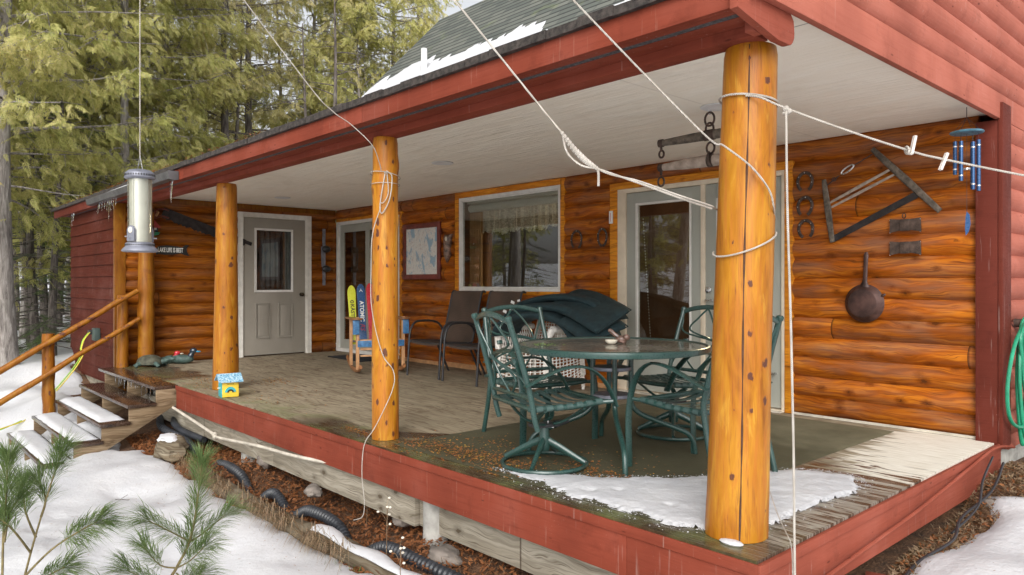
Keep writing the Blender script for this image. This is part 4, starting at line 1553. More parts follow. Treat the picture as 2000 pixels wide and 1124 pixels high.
# ================================================================ green chairs
def green_chair(kind, label, loc, ang, group):
    t = thing('patio_chair', label, 'chair', loc, ang, group)
    xb, zb = -.345, .885
    bp = []
    for s_ in (-1, 1):
        y = .255 * s_
        pts = bez((xb, y * .93, zb), (-.30, y * .95, .74), (-.245, y, .58), (-.215, y, .44), 10)
        pts += bez((-.215, y, .44), (-.205, y, .39), (-.20, y, .33), (-.175, y, .27), 5)[1:] if kind == 'swivel' else bez((-.215, y, .44), (-.21, y, .36), (-.27, y, .15), (-.30, y * 1.05, 0), 8)[1:]
        mb = MB()
        mb.tube(pts, .0165, 12)
        mb.lathe([(.0205, -.014), (.0215, -.004), (.0215, .004), (.015, .012), (.0001, .014)], Vector(pts[0]) + Vector((-.002, 0, .004)), 12, Matrix.Rotation(R_(-14), 3, 'Y'))
        o = mb.build('back_post' if kind == 'swivel' else 'back_leg', 'green_metal', t)
        bp.append(pts)
    def back(u, h):
        """point of the back plane: u across (-1..1), h from 0 seat to 1 top"""
        A, B = bp
        i = (1 - h) * 9.999
        k = int(i)
        f = i - k
        a = Vector(A[k]).lerp(Vector(A[min(k + 1, 10)]), f)
        b = Vector(B[k]).lerp(Vector(B[min(k + 1, 10)]), f)
        return a.lerp(b, (u + 1) / 2)
    mb = MB()
    top = []
    for i in range(17):
        u = -1 + 2 * i / 16
        p = back(u, .955)
        p.z += .040 * (1 - u * u)
        p.x -= .018 * (1 - u * u)
        top.append(p)
    mb.tube(top, .017, 8, flat=(.55, 1.))
    mb.build('top_rail', 'green_metal', t)
    mb = MB()
    for s_ in (-1, 1):
        col = (.60 * s_, .48)
        c1 = [back(s_ * a, b) for a, b in ((.98, .93), (.90, .80), (.72, .62), col, (.42, .26), (.05, .02))]
        c2 = [back(s_ * a, b) for a, b in ((.02, .985), (.26, .87), (.50, .66), col, (.72, .26), (.96, .03))]
        c1[0].z += .004
        c2[0].z += .012
        c2[0].x -= .012
        mb.tube(smooth(c1, 5), .0068, 8)
        mb.tube([p + Vector((.004, 0, 0)) for p in smooth(c2, 5)], .0068, 8)
    mb.build('back_scrolls', 'green_metal', t)
    mb = MB()
    for s_ in (-1, 1):
        p = back(.60 * s_, .48)
        mb.tube([p + Vector((-.004, 0, .012)), p + Vector((.006, 0, -.012))], .018, 10, flat=(1.25, .8))
    mb.build('collar', 'green_metal', t)
    mb = MB()
    mb.tube([back(-1, .015), back(1, .015)], .013, 8)
    mb.build('lower_rail', 'green_metal', t)
    # seat frame and straps
    zf = .385
    mb = MB()
    for s_ in (-1, 1):
        mb.tube([(-.225, .24 * s_, zf + .005), (.05, .245 * s_, zf), (.245, .245 * s_, zf + .018)], .0165, 10)
    mb.tube([(.245, -.245, zf + .018), (.262, -.12, zf + .014), (.262, .12, zf + .014), (.245, .245, zf + .018)], .016, 10)
    mb.tube([(-.215, -.24, zf + .005), (-.215, .24, zf + .005)], .014, 10)
    mb.build('seat_frame', 'green_metal', t)
    for k in range(7):
        x = -.165 + k * .064
        zz_ = zf + (.018 * max(0, x) / .245)
        mb = MB()
        pts = [(x, -.245 + .49 * i / 10, zz_ + .0178 - .028 * math.sin(math.pi * i / 10)) for i in range(11)]
        mb.tube(pts, .021, 8, flat=(1., .09), up=(0, 0, 1))
        for s_ in (-1, 1):
            mb.tube([(x - .02, .2445 * s_, zz_ + .001), (x + .02, .2445 * s_, zz_ + .003)], .0185, 10)
        mb.build('strap', 'strap', t)
    for s_ in (-1, 1):
        y = .268 * s_
        if kind == 'swivel':
            pts = bez((-.262, y, .515), (-.14, y * 1.03, .575), (-.04, y * 1.06, .625), (.08, y * 1.08, .615), 9)
            pts += bez((.08, y * 1.08, .615), (.20, y * 1.08, .60), (.28, y * 1.04, .49), (.325, y, .375), 9)[1:]
        else:
            pts = bez((-.262, y, .515), (-.12, y * 1.03, .57), (.0, y * 1.06, .635), (.12, y * 1.08, .63), 9)
            pts += bez((.12, y * 1.08, .63), (.25, y * 1.08, .60), (.315, y * 1.07, .44), (.305, y * 1.07, .20), 9)[1:] + [Vector((.30, y * 1.07, 0))]
        mb = MB()
        mb.tube(pts, .0205, 10, flat=(1., .42), up=(0, 1, 0)) if False else mb.tube(pts, .026, 10, flat=(.30, 1.), up=(0, 1, 0))
        mb.build('arm', 'green_metal', t)
        mb = MB()
        mb.tube([(.245, .25 * s_, zf + .016), (.30, .275 * s_, zf + .02)], .012, 8)
        mb.build('arm_bracket', 'green_metal', t)
    if kind == 'swivel':
        mb = MB()
        mb.torus((0, 0, .026), .250, .0125, 48, 8)
        mb.build('base_ring', 'green_metal', t)
        for k in range(4):
            q = R_(45 + 90 * k)
            c_, s_ = math.cos(q), math.sin(q)
            mb = MB()
            mb.tube([(c_ * .02, s_ * .02, .158), (c_ * .09, s_ * .09, .125), (c_ * .245, s_ * .245, .042)], [.021, .019, .014], 10, flat=(.8, 1.1))
            mb.build('base_leg', 'green_metal', t)
        mb = MB()
        mb.lathe([(.030, .10), (.034, .115), (.034, .16), (.030, .20), (.027, .235)], n=18)
        mb.build('pedestal', 'green_metal', t)
        mb = MB()
        mb.box((0, 0, .246), (.17, .09, .018))
        mb.box((.10, 0, .252), (.05, .05, .02))
        mb.tube([(.12, .02, .25), (.175, .02, .248)], .012, 8)
        mb.build('rocker_plate', 'black_metal', t, bevel=.003)
        mb = MB()
        for x in (-.05, .04):
            for y in (-.03, .03):
                mb.lathe([(.009, .237), (.009, .232), (.0001, .230)], (x, y, 0), 8)
                mb.lathe([(.009, .256), (.009, .262), (.0001, .264)], (x, y, 0), 8)
        mb.build('bolts', 'chrome', t)
        mb = MB()
        for s_ in (-1, 1):
            mb.tube(bez((.03 * s_, -.05, .258), (.10 * s_, -.06, .262), (.12 * s_, -.10, .30), (.13 * s_, -.245, .375), 8), .014, 8, flat=(1.2, .6))
            mb.tube(bez((.03 * s_, .05, .258), (.10 * s_, .06, .262), (.12 * s_, .10, .30), (.13 * s_, .245, .375), 8), .014, 8, flat=(1.2, .6))
        mb.build('seat_support', 'green_metal', t)
    return t
GC = 'green metal patio chairs round the glass table'
green_chair('swivel', 'green swivel patio chair without cushion, nearest the deck front, on a round ring base', (-1.60, .43, 0), R_(73), GC)
green_chair('fixed', 'green four legged patio chair left of the table, in front of the wicker chair', (-2.235, .985, 0), R_(-13), GC)
green_chair('fixed', 'green patio chair on the right of the table, half hidden by the thick near post', (-.915, 1.03, 0), R_(174), GC)
green_chair('swivel', 'green swivel patio chair behind the table, in front of the patio door', (-1.60, 1.72, 0), R_(-100), GC)

# ================================================================ sling chairs
def sling_chair(label, loc, ang):
    t = thing('sling_chair', label, 'chair', loc, ang, 'brown sling chairs against the log wall')
    W = .285
    side = smooth([(.27, 0, .385), (.24, 0, .41), (.0, 0, .395), (-.17, 0, .385), (-.225, 0, .42), (-.30, 0, .70), (-.365, 0, .95), (-.40, 0, .985), (-.435, 0, .975)], 5)
    nn = len(side)
    vs, fs = [], []
    for i, p in enumerate(side):
        for j in range(9):
            y = -W + .025 + (2 * W - .05) * j / 8
            sag = .018 * (1 - (2 * j / 8 - 1) ** 2)
            nx_ = 0 if i < nn * .45 else -sag
            vs.append((p.x + nx_, y, p.z - (sag if i < nn * .45 else 0)))
    for i in range(nn - 1):
        for j in range(8):
            q = i * 9 + j
            fs.append((q, q + 9, q + 10, q + 1))
    mb = MB()
    mb.add(vs, fs)
    o = mb.build('sling', 'sling', t, ang=80)
    sm = o.modifiers.new('thickness', 'SOLIDIFY')
    sm.thickness = .003
    mb = MB()
    for s_ in (-1, 1):
        mb.tube([(p.x, s_ * (W - .015), p.z) for p in side], .0125, 8)
    mb.tube([(.255, -W, .395), (.255, W, .395)], .010, 8)
    mb.tube([(-.42, -W, .978), (-.42, W, .978)], .010, 8)
    mb.build('frame', 'black_metal', t)
    for s_ in (-1, 1):
        y = s_ * (W + .012)
        mb = MB()
        mb.tube([Vector((.30, y, 0)), Vector((.275, y, .35))] + bez((.27, y, .42), (.26, y, .56), (.22, y, .63), (.12, y, .635), 7) + bez((.12, y, .635), (-.06, y, .635), (-.20, y, .64), (-.235, y, .50), 7)[1:], .0135, 10)
        mb.build('arm', 'black_metal', t)
        mb = MB()
        mb.tube([(-.33, y, 0), (-.20, y, .25), (-.13, y, .39)], .0135, 10)
        mb.build('rear_leg', 'black_metal', t)
    return t
sling_chair('brown sling chair nearest the map, left of its pair', (-5.45, 2.58, 0), R_(-88))
sling_chair('brown sling chair partly hidden behind the green chair, under the picture window', (-4.74, 2.56, 0), R_(-90))

# ================================================================ wicker chair
wk = thing('wicker_chair', 'white wicker armchair buried under a heap of dark cushions', 'chair', (-3.86, 2.66, 0), R_(-84))
def weave(mb, fn, nu, nv, r=.006, diag=False):
    for i in range(nu + 1):
        mb.tube([Vector(fn(i / nu, j / (nv * 2))) + Vector((0, .0, 0)) for j in range(nv * 2 + 1)], r, 5)
    for j in range(nv + 1):
        pts = []
        for i in range(nu * 2 + 1):
            p = Vector(fn(i / (nu * 2), j / nv))
            q = Vector(fn(min(1, i / (nu * 2) + .01), j / nv)) - Vector(fn(max(0, i / (nu * 2) - .01), j / nv))
            nrm = Vector((q.y, -q.x, 0))
            if nrm.length > 1e-6:
                nrm.normalize()
            pts.append(p + nrm * .007 * (1 if (i + j) % 2 else -1))
        mb.tube(pts, r * .9, 5)
mb = MB()
# skirt: front and two sides
def skirt(u, v):
    pts = [(-.24, -.33), (.28, -.34), (.34, -.28), (.34, .28), (.28, .34), (-.24, .33)]
    k = u * 5
    i = min(int(k), 4)
    a, b = Vector(pts[i]), Vector(pts[i + 1])
    p = a.lerp(b, k - i)
    z = .40 - v * (.24 + .12 * abs(math.sin(u * math.pi * 3)))
    fl = 1 + .05 * v
    return (p.x * fl, p.y * fl, z)
weave(mb, skirt, 46, 11, .006)
mb.build('skirt', 'wicker', wk)
for s_ in (-1, 1):
    mb = MB()
    def armf(u, v, s_=s_):
        return (-.22 + .50 * u, s_ * (.31 + .03 * v), .41 + .21 * v)
    for i in range(15):
        a = Vector(armf(i / 14, 0))
        b = Vector(armf(min(1, i / 14 + .12), 1))
        mb.tube([a, b], .005, 5)
        a = Vector(armf(min(1, i / 14 + .12), 0))
        b = Vector(armf(i / 14, 1))
        mb.tube([a, b], .005, 5)
    mb.tube([(-.24, s_ * .335, .62), (.20, s_ * .345, .635), (.29, s_ * .34, .615), (.325, s_ * .33, .55), (.33, s_ * .32, .41)], [.03, .036, .038, .036, .03], 10)
    for q in range(26):
        x = -.2 + q * .019
        mb.torus((x, s_ * .343, .628), .037, .005, 10, 4, Matrix.Rotation(R_(90), 3, 'Y'))
    mb.build('arm', 'wicker', wk)
    for x, nm in ((.31, 1), (-.24, 1)):
        mb = MB()
        mb.tube([(x, s_ * .31, .41), (x * 1.04, s_ * .325, 0)], [.020, .017], 8)
        for q in range(18):
            mb.torus((x * (1.0 + .04 * q / 18), s_ * (.31 + .015 * q / 18), .39 - q * .021), .020, .0045, 8, 4)
        mb.build('leg', 'wicker', wk)
mb = MB()
weave(mb, lambda u, v: (-.27 - .10 * v, -.33 + .66 * u, .41 + .42 * v), 18, 14, .006)
mb.tube([(-.26, -.34, .41), (-.37, -.30, .86), (-.38, 0, .90), (-.37, .30, .86), (-.26, .34, .41)], .022, 8)
mb.build('back', 'wicker', wk)
mb = MB()
mb.box((.02, 0, .40), (.60, .62, .03))
mb.build('seat', 'wicker', wk, bevel=.01)
mb = MB()
mb.tube([(-.2, -.36, .10), (.30, -.37, .10), (.36, -.30, .10), (.36, .30, .10), (.30, .37, .10), (-.2, .36, .10)], .012, 8)
mb.build('base_rail', 'wicker', wk)

# ================================================================ cushions
def cushion(label, corners=None, path=None, width=.5, th=.06, seed=0, dirn=(0, 1, 0), rows=26):
    """a padded slab following path (in world), width across dirn"""
    P = smooth(path, 6)
    L = len(P)
    d = Vector(dirn).normalized()
    nb = 14
    vs, fs = [], []
    def nrm(i):
        a, b = P[max(i - 1, 0)], P[min(i + 1, L - 1)]
        return (b - a).normalized().cross(d).normalized() * -1
    ring = 2 * (nb + 1)
    for i in range(L):
        n_ = nrm(i)
        if n_.z < -0.2:
            n_ = -n_
        u = i / (L - 1)
        eu = (1 - abs(2 * u - 1) ** 9) ** .5
        for sgn in (1, -1):
            for j in range(nb + 1):
                v = (j if sgn > 0 else nb - j) / nb
                ev = (1 - abs(2 * v - 1) ** 6) ** .5
                tuft = .010 * mnoise.noise(Vector((u * 6, v * 5, seed)))
                h = th / 2 * max(.30, eu * ev) + tuft * eu * ev
                vs.append(P[i] + d * (v - .5) * width * (1 - .16 * abs(2 * u - 1) ** 14) + n_ * h * sgn)
    for i in range(L - 1):
        for k in range(ring):
            k2 = (k + 1) % ring
            fs.append((i * ring + k, i * ring + k2, (i + 1) * ring + k2, (i + 1) * ring + k))
    fs.append(tuple(range(ring)))
    fs.append(tuple((L - 1) * ring + k for k in range(ring - 1, -1, -1)))
    mb = MB()
    mb.add(vs, fs)
    c = sum((p for p in P), Vector()) / L
    t = thing('cushion', label, 'cushion', tuple(c), 0, 'dark teal outdoor cushions piled on the wicker chair')
    o = mb.build('pad', 'cushion', t, world=True, ang=70)
    mb = MB()
    for z_ in (-1, 1):
        pass
    pts = [P[i] - d * width * .5 for i in range(L)] + [P[L - 1 - i] + d * width * .5 for i in range(L)]
    pts.append(pts[0])
    mb.tube(pts, .0055, 6, caps=False)
    mb.build('piping', 'cushion', t, world=True)
    return t
dn = Vector((-.25, .97, 0))
ck1 = cushion('lowest dark teal cushion, bent in a hump over the wicker seat', path=[(-4.16, 2.42, .55), (-4.1, 2.43, .66), (-3.9, 2.46, .745), (-3.62, 2.5, .77), (-3.36, 2.53, .72), (-3.22, 2.55, .58), (-3.17, 2.56, .44)], width=.52, th=.085, seed=1, dirn=dn)
ck2 = cushion('second dark teal cushion, arched over the lowest one and drooping to the right', path=[(-4.18, 2.55, .66), (-4.08, 2.55, .76), (-3.85, 2.56, .83), (-3.5, 2.58, .85), (-3.2, 2.6, .79), (-3.02, 2.62, .66), (-2.94, 2.63, .52)], width=.55, th=.085, seed=2, dirn=dn)
ck3 = cushion('third dark teal cushion, its crumpled left end poking out of the pile', path=[(-4.2, 2.7, .80), (-4.05, 2.7, .87), (-3.7, 2.72, .935), (-3.35, 2.74, .93), (-3.1, 2.75, .86), (-2.97, 2.76, .74)], width=.5, th=.075, seed=3, dirn=dn)
ck4 = cushion('square dark teal cushion sticking out at the right under the top one', path=[(-3.26, 2.52, .78), (-3.05, 2.45, .73), (-2.75, 2.36, .625)], width=.48, th=.075, seed=4, dirn=(.22, .92, .28))
ck5 = cushion('large flat dark teal cushion lying tilted on top of the pile', path=[(-3.60, 2.68, .925), (-3.3, 2.62, .89), (-3.0, 2.52, .82), (-2.72, 2.42, .745)], width=.60, th=.085, seed=5, dirn=(-.12, .92, .30))
for t_, p in ((ck1, (-3.93, 2.16, .715)), (ck2, (-4.0, 2.26, .80)), (ck3, (-4.08, 2.44, .885))):
    mb = MB()
    mb.box(p, (.05, .004, .028), Matrix.Rotation(R_(18), 3, 'Y'))
    mb.box((p[0] + .09, p[1], p[2] + .02), (.035, .004, .02), Matrix.Rotation(R_(-12), 3, 'Y'))
    mb.build('care_tag', 'tag', t_, world=True)

# ================================================================ rocking chair built of skis
rk = thing('rocking_chair', 'rocking chair built from old yellow, navy and red downhill skis', 'rocking chair', (-6.30, 2.20, 0), R_(-20))
for s_ in (-1, 1):
    mb = MB()
    mb.tube([(.36, .26 * s_, .10), (.25, .26 * s_, .055), (.05, .26 * s_, .03), (-.2, .26 * s_, .035), (-.42, .26 * s_, .085), (-.55, .26 * s_, .14)], .035, 8, flat=(.55, .75))
    mb.build('rocker', 'orange_wood', rk)
    mb = MB()
    mb.box((.24, .275 * s_, .37), (.05, .035, .62))
    mb.box((-.20, .275 * s_, .35), (.05, .035, .56))
    mb.build('post', 'rocker_light', rk, bevel=.004)
    mb = MB()
    mb.box((.0, .285 * s_, .655), (.56, .11, .022))
    mb.lathe([(.055, -.011), (.072, -.006), (.072, .006), (.055, .011)], (.27, .285 * s_, .66), 20)
    mb.build('armrest', 'orange_wood', rk, bevel=.004)
    mb = MB()
    mb.box((.28, .30 * s_, .56), (.012, .075, .17))
    a_ = mb.build('ski_tip_plate', 'ski_blue', rk, bevel=.003)
mb = MB()
mb.box((.275, 0, .365), (.014, .56, .075))
mb.build('front_ski_slat', 'ski_blue', rk, bevel=.003)
mb = MB()
mb.box((.26, 0, .405), (.03, .50, .02))
mb.box((.24, 0, .30), (.02, .48, .03))
mb.box((.24, 0, .22), (.02, .48, .02))
mb.build('cross_rail', 'rocker_light', rk, bevel=.003)
for k in range(5):
    mb = MB()
    mb.box((.19 - k * .092, 0, .405 - k * .01), (.08, .50, .014))
    mb.build('seat_slat', ('ski_navy', 'orange_wood')[k % 2], rk, bevel=.002)
cols_ = ['ski_yellow', 'ski_navy', 'ski_red', 'ski_yellow', 'ski_navy']
for k in range(5):
    y = -.235 + k * .118
    mb = MB()
    prof = []
    Lk = [.76, .78, .79, .78, .74][k]
    wd = .052
    for i in range(9):
        q = math.pi * i / 8
        prof.append((wd * math.cos(q), Lk - .10 + .10 * math.sin(q)))
    prof = [(wd * .93, 0), (wd * .82, Lk * .45)] + prof + [(-wd * .82, Lk * .45), (-wd * .93, 0)]
    rot = Matrix.Rotation(R_(-15), 3, 'Y') @ Matrix.Rotation(R_(0), 3, 'Z')
    mb.ext(prof, lambda a, b, d: Vector((-.22, y, .32)) + rot @ Vector((d, a, b)), -.006, .008)
    so_ = mb.build('ski_back_slat', cols_[k], rk, bevel=.002)
    m0 = Matrix.Translation((-.22, y, .32)) @ rot.to_4x4()
    def fr(h, sz, wdt=1.):
        return m0 @ frame((.0095, 0, h), (0, 0, -1), (0, 1, 0))
    if k == 0:
        text('KÄSTLE', 'lettering', 'ink_dark', so_, fr(.40, 1), .062, .0008, 1.1, bold=.002)
        mb = MB()
        mb.torus(m0 @ Vector((.0095, 0, .545)), .017, .006, 14, 6, (m0.to_3x3() @ Matrix.Rotation(R_(90), 3, 'Y')))
        mb.build('emblem', 'ink_dark', so_)
        mb = MB()
        for zz_ in (.23, .17):
            mb.box(m0 @ Vector((.0095, -.006, zz_)), (.002, .02, .045), m0.to_3x3())
        mb.build('red_mark', 'ink_red', so_)
    if k == 1:
        text('ATOMIC', 'lettering', 'ink_white', so_, fr(.42, 1), .070, .0008, 1.0, bold=.002)
        text('RS', 'lettering', 'ink_red', so_, fr(.22, 1), .08, .0008, 1.0, .3)
        mb = MB()
        for a in (-35, 0, 35):
            mb.box(m0 @ Vector((.0095, .012 * a / 35, .70 - abs(a) * .0004)), (.002, .006, .03), m0.to_3x3() @ Matrix.Rotation(R_(a), 3, 'X'))
        mb.build('emblem', 'ink_white', so_)
text('M  C', 'lettering', 'ink_white', rk, frame((.2835, -.03, .365), (0, 1, 0), (0, 0, 1)), .062, .0008, 1., .25, bold=.001)

# doormat and rug
mb = MB()
mb.bb(-8.28, -7.35, 2.60, 3.10, .002, .014)
o = mb.build('doormat', 'mat_black', None, bevel=.003, loc=(-7.8, 2.85, 0))
tag(o, 'thin black doormat before the sliding glass door', 'doormat')
rugpts = []
mb = MB()
nx, ny = 90, 110
vs, fs = [], []
for i in range(nx + 1):
    for j in range(ny + 1):
        x = -2.70 + 2.10 * i / nx
        y = .10 + 2.93 * j / ny
        e = min(i, nx - i, j, ny - j)
        if i in (0, nx):
            x += .008 * mnoise.noise(Vector((0, y * 3, i)))
        if j in (0, ny):
            y += .010 * mnoise.noise(Vector((x * 3, 0, j)))
        z = .0075 + (.009 * max(0, mnoise.noise(Vector((x * 1.5, y * 4.2, 2)))) if e > 1 else 0)
        vs.append((x, y, z if e > 0 else .0015))
for i in range(nx):
    for j in range(ny):
        p = i * (ny + 1) + j
        fs.append((p, p + ny + 1, p + ny + 2, p + 1))
mb.add(vs, fs)
o = mb.build('outdoor_rug', 'rug', None, loc=(-1.65, 1.5, 0), ang=80)
tag(o, 'large olive outdoor rug under the patio table', 'rug')

# snow patch blown onto the deck
poly = [(-1.72, .16), (-1.45, .135), (-1.1, .10), (-.8, .09), (-.55, .10), (-.36, .13), (-.20, .30), (-.155, .52), (-.19, .8), (-.13, 1.1), (-.15, 1.38), (-.26, 1.52), (-.45, 1.50), (-.60, 1.36), (-.78, 1.0), (-.95, .72), (-1.2, .48), (-1.5, .28)]
def inpoly(x, y):
    """signed distance to the outline (positive inside)"""
    ins, dm = False, 9.
    n = len(poly)
    for i in range(n):
        x1, y1 = poly[i]
        x2, y2 = poly[(i + 1) % n]
        if (y1 > y) != (y2 > y) and x < (x2 - x1) * (y - y1) / (y2 - y1) + x1:
            ins = not ins
        dx, dy = x2 - x1, y2 - y1
        t = max(0, min(1, ((x - x1) * dx + (y - y1) * dy) / (dx * dx + dy * dy)))
        dm = min(dm, math.hypot(x - x1 - t * dx, y - y1 - t * dy))
    return dm if ins else -dm
mb = MB()
st_ = .0125
idx = {}
vs, fs = [], []
for i in range(int(1.8 / st_)):
    for j in range(int(1.7 / st_)):
        x, y = -1.85 + i * st_, 0.03 + j * st_
        d = inpoly(x, y) + .05 * mnoise.noise(Vector((x * 7, y * 7, 3))) + .022 * mnoise.noise(Vector((x * 30, y * 30, 5))) 
        if d > 0:
            z = .010 + .014 * min(1, d / .12) ** .7 + .006 * mnoise.noise(Vector((x * 9, y * 9, 1))) + .003 * mnoise.noise(Vector((x * 45, y * 45, 1)))
            for a, b in ((-.95, .32), (-1.05, .22), (-.62, .3), (-.42, .7)):
                z -= .014 * math.exp(-((x - a) ** 2 + (y - b) ** 2) / .0008)
            idx[(i, j)] = len(vs)
            vs.append((x, y, max(.0095, z) if d > .02 else .002))
for (i, j), p in idx.items():
    if all(k in idx for k in ((i + 1, j), (i + 1, j + 1), (i, j + 1))):
        fs.append((p, idx[(i + 1, j)], idx[(i + 1, j + 1)], idx[(i, j + 1)]))
mb.add(vs, fs)
o = mb.build('snow_patch', 'snow_deck', None, loc=(-.8, .6, 0), ang=80)
tag(o, 'thin patch of melting snow on the deck around the near post', 'snow')
mb = MB()
mb.ball((-.17, .10, .006), (.055, .03, .012), 12, 6)
o = mb.build('snow_lump', 'snow_clean', None, loc=(-.17, .10, 0))
tag(o, 'small lump of snow at the foot of the near post', 'snow')

# snow on the steep roof
def steep(x, y):
    return 3.649 + (y - 3.2) * 1.0357
def snow_on_roof(top, label, ylo=3.35):
    xs = [p[0] for p in top]
    mb = MB()
    vs, fs = [], []
    n = int((max(xs) - min(xs)) / .03)
    m = 12
    for i in range(n + 1):
        x = min(xs) + (max(xs) - min(xs)) * i / n
        for a, b in zip(top[:-1], top[1:]):
            if a[0] <= x <= b[0]:
                yt = a[1] + (b[1] - a[1]) * (x - a[0]) / max(1e-6, b[0] - a[0])
                break
        yt += .05 * mnoise.noise(Vector((x * 5, 0, 2))) + .03 * mnoise.noise(Vector((x * 16, 0, 2)))
        yt = math.floor(yt / .07 + .3 * math.sin(x * 21)) * .07
        for j in range(m + 1):
            t = j / m
            y = ylo + (max(yt, ylo + .02) - ylo) * t
            h = .004 + .035 * min(1, (1 - t) * 6) * min(1, min(i, n - i) / 5) + .004 * math.sin(y * 60)
            vs.append((x, y - h * .6, steep(x, y) + h * .7))
    for i in range(n):
        for j in range(m):
            p = i * (m + 1) + j
            fs.append((p, p + m + 1, p + m + 2, p + 1))
    mb.add(vs, fs)
    o = mb.build('roof_snow', 'snow_clean', None, loc=(sum(xs) / len(xs), 3.7, steep(0, 3.7)), ang=60)
    tag(o, label, 'snow')
snow_on_roof([(-9.18, 3.76), (-9.0, 4.0), (-8.85, 4.06), (-8.6, 3.96), (-8.3, 4.17), (-7.9, 4.16), (-7.4, 4.0), (-6.86, 3.96), (-6.5, 4.0), (-5.9, 3.96), (-5.65, 4.05), (-5.1, 3.96), (-5.0, 3.8), (-4.62, 3.6)], 'long band of snow along the foot of the steep roof, round the vent pipe')
snow_on_roof([(-4.5, 3.62), (-4.3, 3.70), (-4.0, 3.66), (-3.7, 3.78), (-3.3, 3.72), (-3.0, 3.6)], 'short streak of snow on the steep roof near the clothesline')
# thin snow in the far gutter and eave
mb = MB()
mb.tube([(-9.6, -.165, 2.218), (-8, -.162, 2.222), (-6.4, -.165, 2.217)], [.02, .032, .02], 8, flat=(1.2, .6))
o = mb.build('gutter_snow', 'snow_clean', None, loc=(-8, -.16, 2.2))
tag(o, 'strip of snow lying in the dark gutter', 'snow')

# icicles
def icicle(p, L, r, label, grp='icicles hanging from the far eave'):
    mb = MB()
    n = 8
    pts = [(p[0] + .004 * math.sin(i), p[1], p[2] - L * i / n) for i in range(n + 1)]
    mb.tube(pts, [r * (1 - i / n) ** .8 * (1 + .15 * math.sin(i * 2.3)) + .0008 for i in range(n + 1)], 7)
    o = mb.build('icicle', 'ice', None, loc=p)
    tag(o, label, 'icicle', grp)
icicle((-6.40, -.165, 2.14), .24, .017, 'largest icicle, under the right end of the dark gutter')
for i in range(9):
    x = -9.35 + i * .11 + rnd.uniform(-.03, .03)
    icicle((x, -.165, 2.132), rnd.uniform(.08, .16) if i != 5 else .27, .010, 'small icicle in the row under the dark gutter on the far eave', 'small icicles under the dark gutter')
for i in range(2):
    icicle((-11.05 + i * .1, -.125, 2.12), .20 - .08 * i, .012, ('longer', 'shorter')[i] + ' of the two icicles on the dark red fascia left of the gutter', 'icicles left of the gutter')
for i in range(11):
    x = -8.3 + i * .135 + rnd.uniform(-.03, .03)
    icicle((x, -.215, -.036), rnd.uniform(.05, .15), .007, 'thin icicle hanging under the wet top tread of the stairs', 'icicles under the top stair tread')

# ================================================================ things on the walls
def horseshoe(c, w_, h, label, grp, rot=0., closed=False, yoff=0.):
    t0 = -60 if not closed else -82
    pts = []
    n = 22
    for i in range(n + 1):
        q = R_(t0 + (180 - 2 * t0) * i / n)
        x = w_ * math.cos(q) * (1 if math.sin(q) > 0 else .96)
        z = h * math.sin(q)
        x, z = x * math.cos(rot) - z * math.sin(rot), x * math.sin(rot) + z * math.cos(rot)
        pts.append((c[0] + x, c[1], c[2] + z))
    mb = MB()
    mb.tube(pts, .013, 8, flat=(1.1, .45), up=(0, 1, 0)) if False else mb.tube(pts, .0135, 8, flat=(1., .5), up=(0, 1, 0))
    t = thing('horseshoe', label, 'horseshoe', c, 0, grp)
    mb.build('shoe', 'iron', t, world=True)
    mb = MB()
    for i in (4, 7, 15, 18):
        p = pts[i]
        mb.ball((p[0], p[1] - .008, p[2]), .004, 6, 4)
    mb.ball((pts[11][0], pts[11][1] - .009, pts[11][2] + .0), .005, 6, 4)
    mb.build('nail', 'silver', t, world=True)
G3 = 'horseshoes nailed on the log wall'
WF = WB - .048
horseshoe((-1.332, WF, 1.905), .062, .075, 'top horseshoe of the column of three beside the patio door', G3)
horseshoe((-1.332, WF, 1.705), .060, .075, 'middle horseshoe of the column of three beside the patio door', G3, R_(-6))
horseshoe((-1.325, WF, 1.52), .060, .072, 'lowest horseshoe of the column of three beside the patio door', G3, R_(5))
horseshoe((-3.85, WF, 1.545), .075, .095, 'open horseshoe pointing down, right of the picture window', G3, R_(-4))
horseshoe((-3.489, WF, 1.555), .060, .088, 'narrow nearly closed horseshoe left of the patio door', G3, 0, True)
# small thermometer
t = thing('wall_thermometer', 'small white thermometer on the log wall above the nearly closed horseshoe', 'thermometer', (-3.375, WF, 1.755))
mb = MB()
mb.box((-3.375, WF + .004, 1.755), (.045, .012, .13))
mb.build('plate', 'pvc', t, world=True, bevel=.003)
mb = MB()
mb.tube([(-3.375, WF - .004, 1.71), (-3.375, WF - .004, 1.80)], .0025, 6)
mb.build('tube', 'ink_red', t, world=True)

# framed map
t = thing('framed_map', 'lake map in a wide dark red wooden frame on the log wall', 'picture', (-6.69, WF, 1.5))
mb = MB()
ringframe(mb, -7.12, -6.262, 1.135, 1.895, .065, WF - .014, WF + .014)
mb.build('frame', 'map_frame', t, world=True, bevel=.004)
mb = MB()
mb.bb(-7.052, -6.33, WF - .002, WF + .004, 1.203, 1.827)
mb.build('map', 'map', t, world=True)
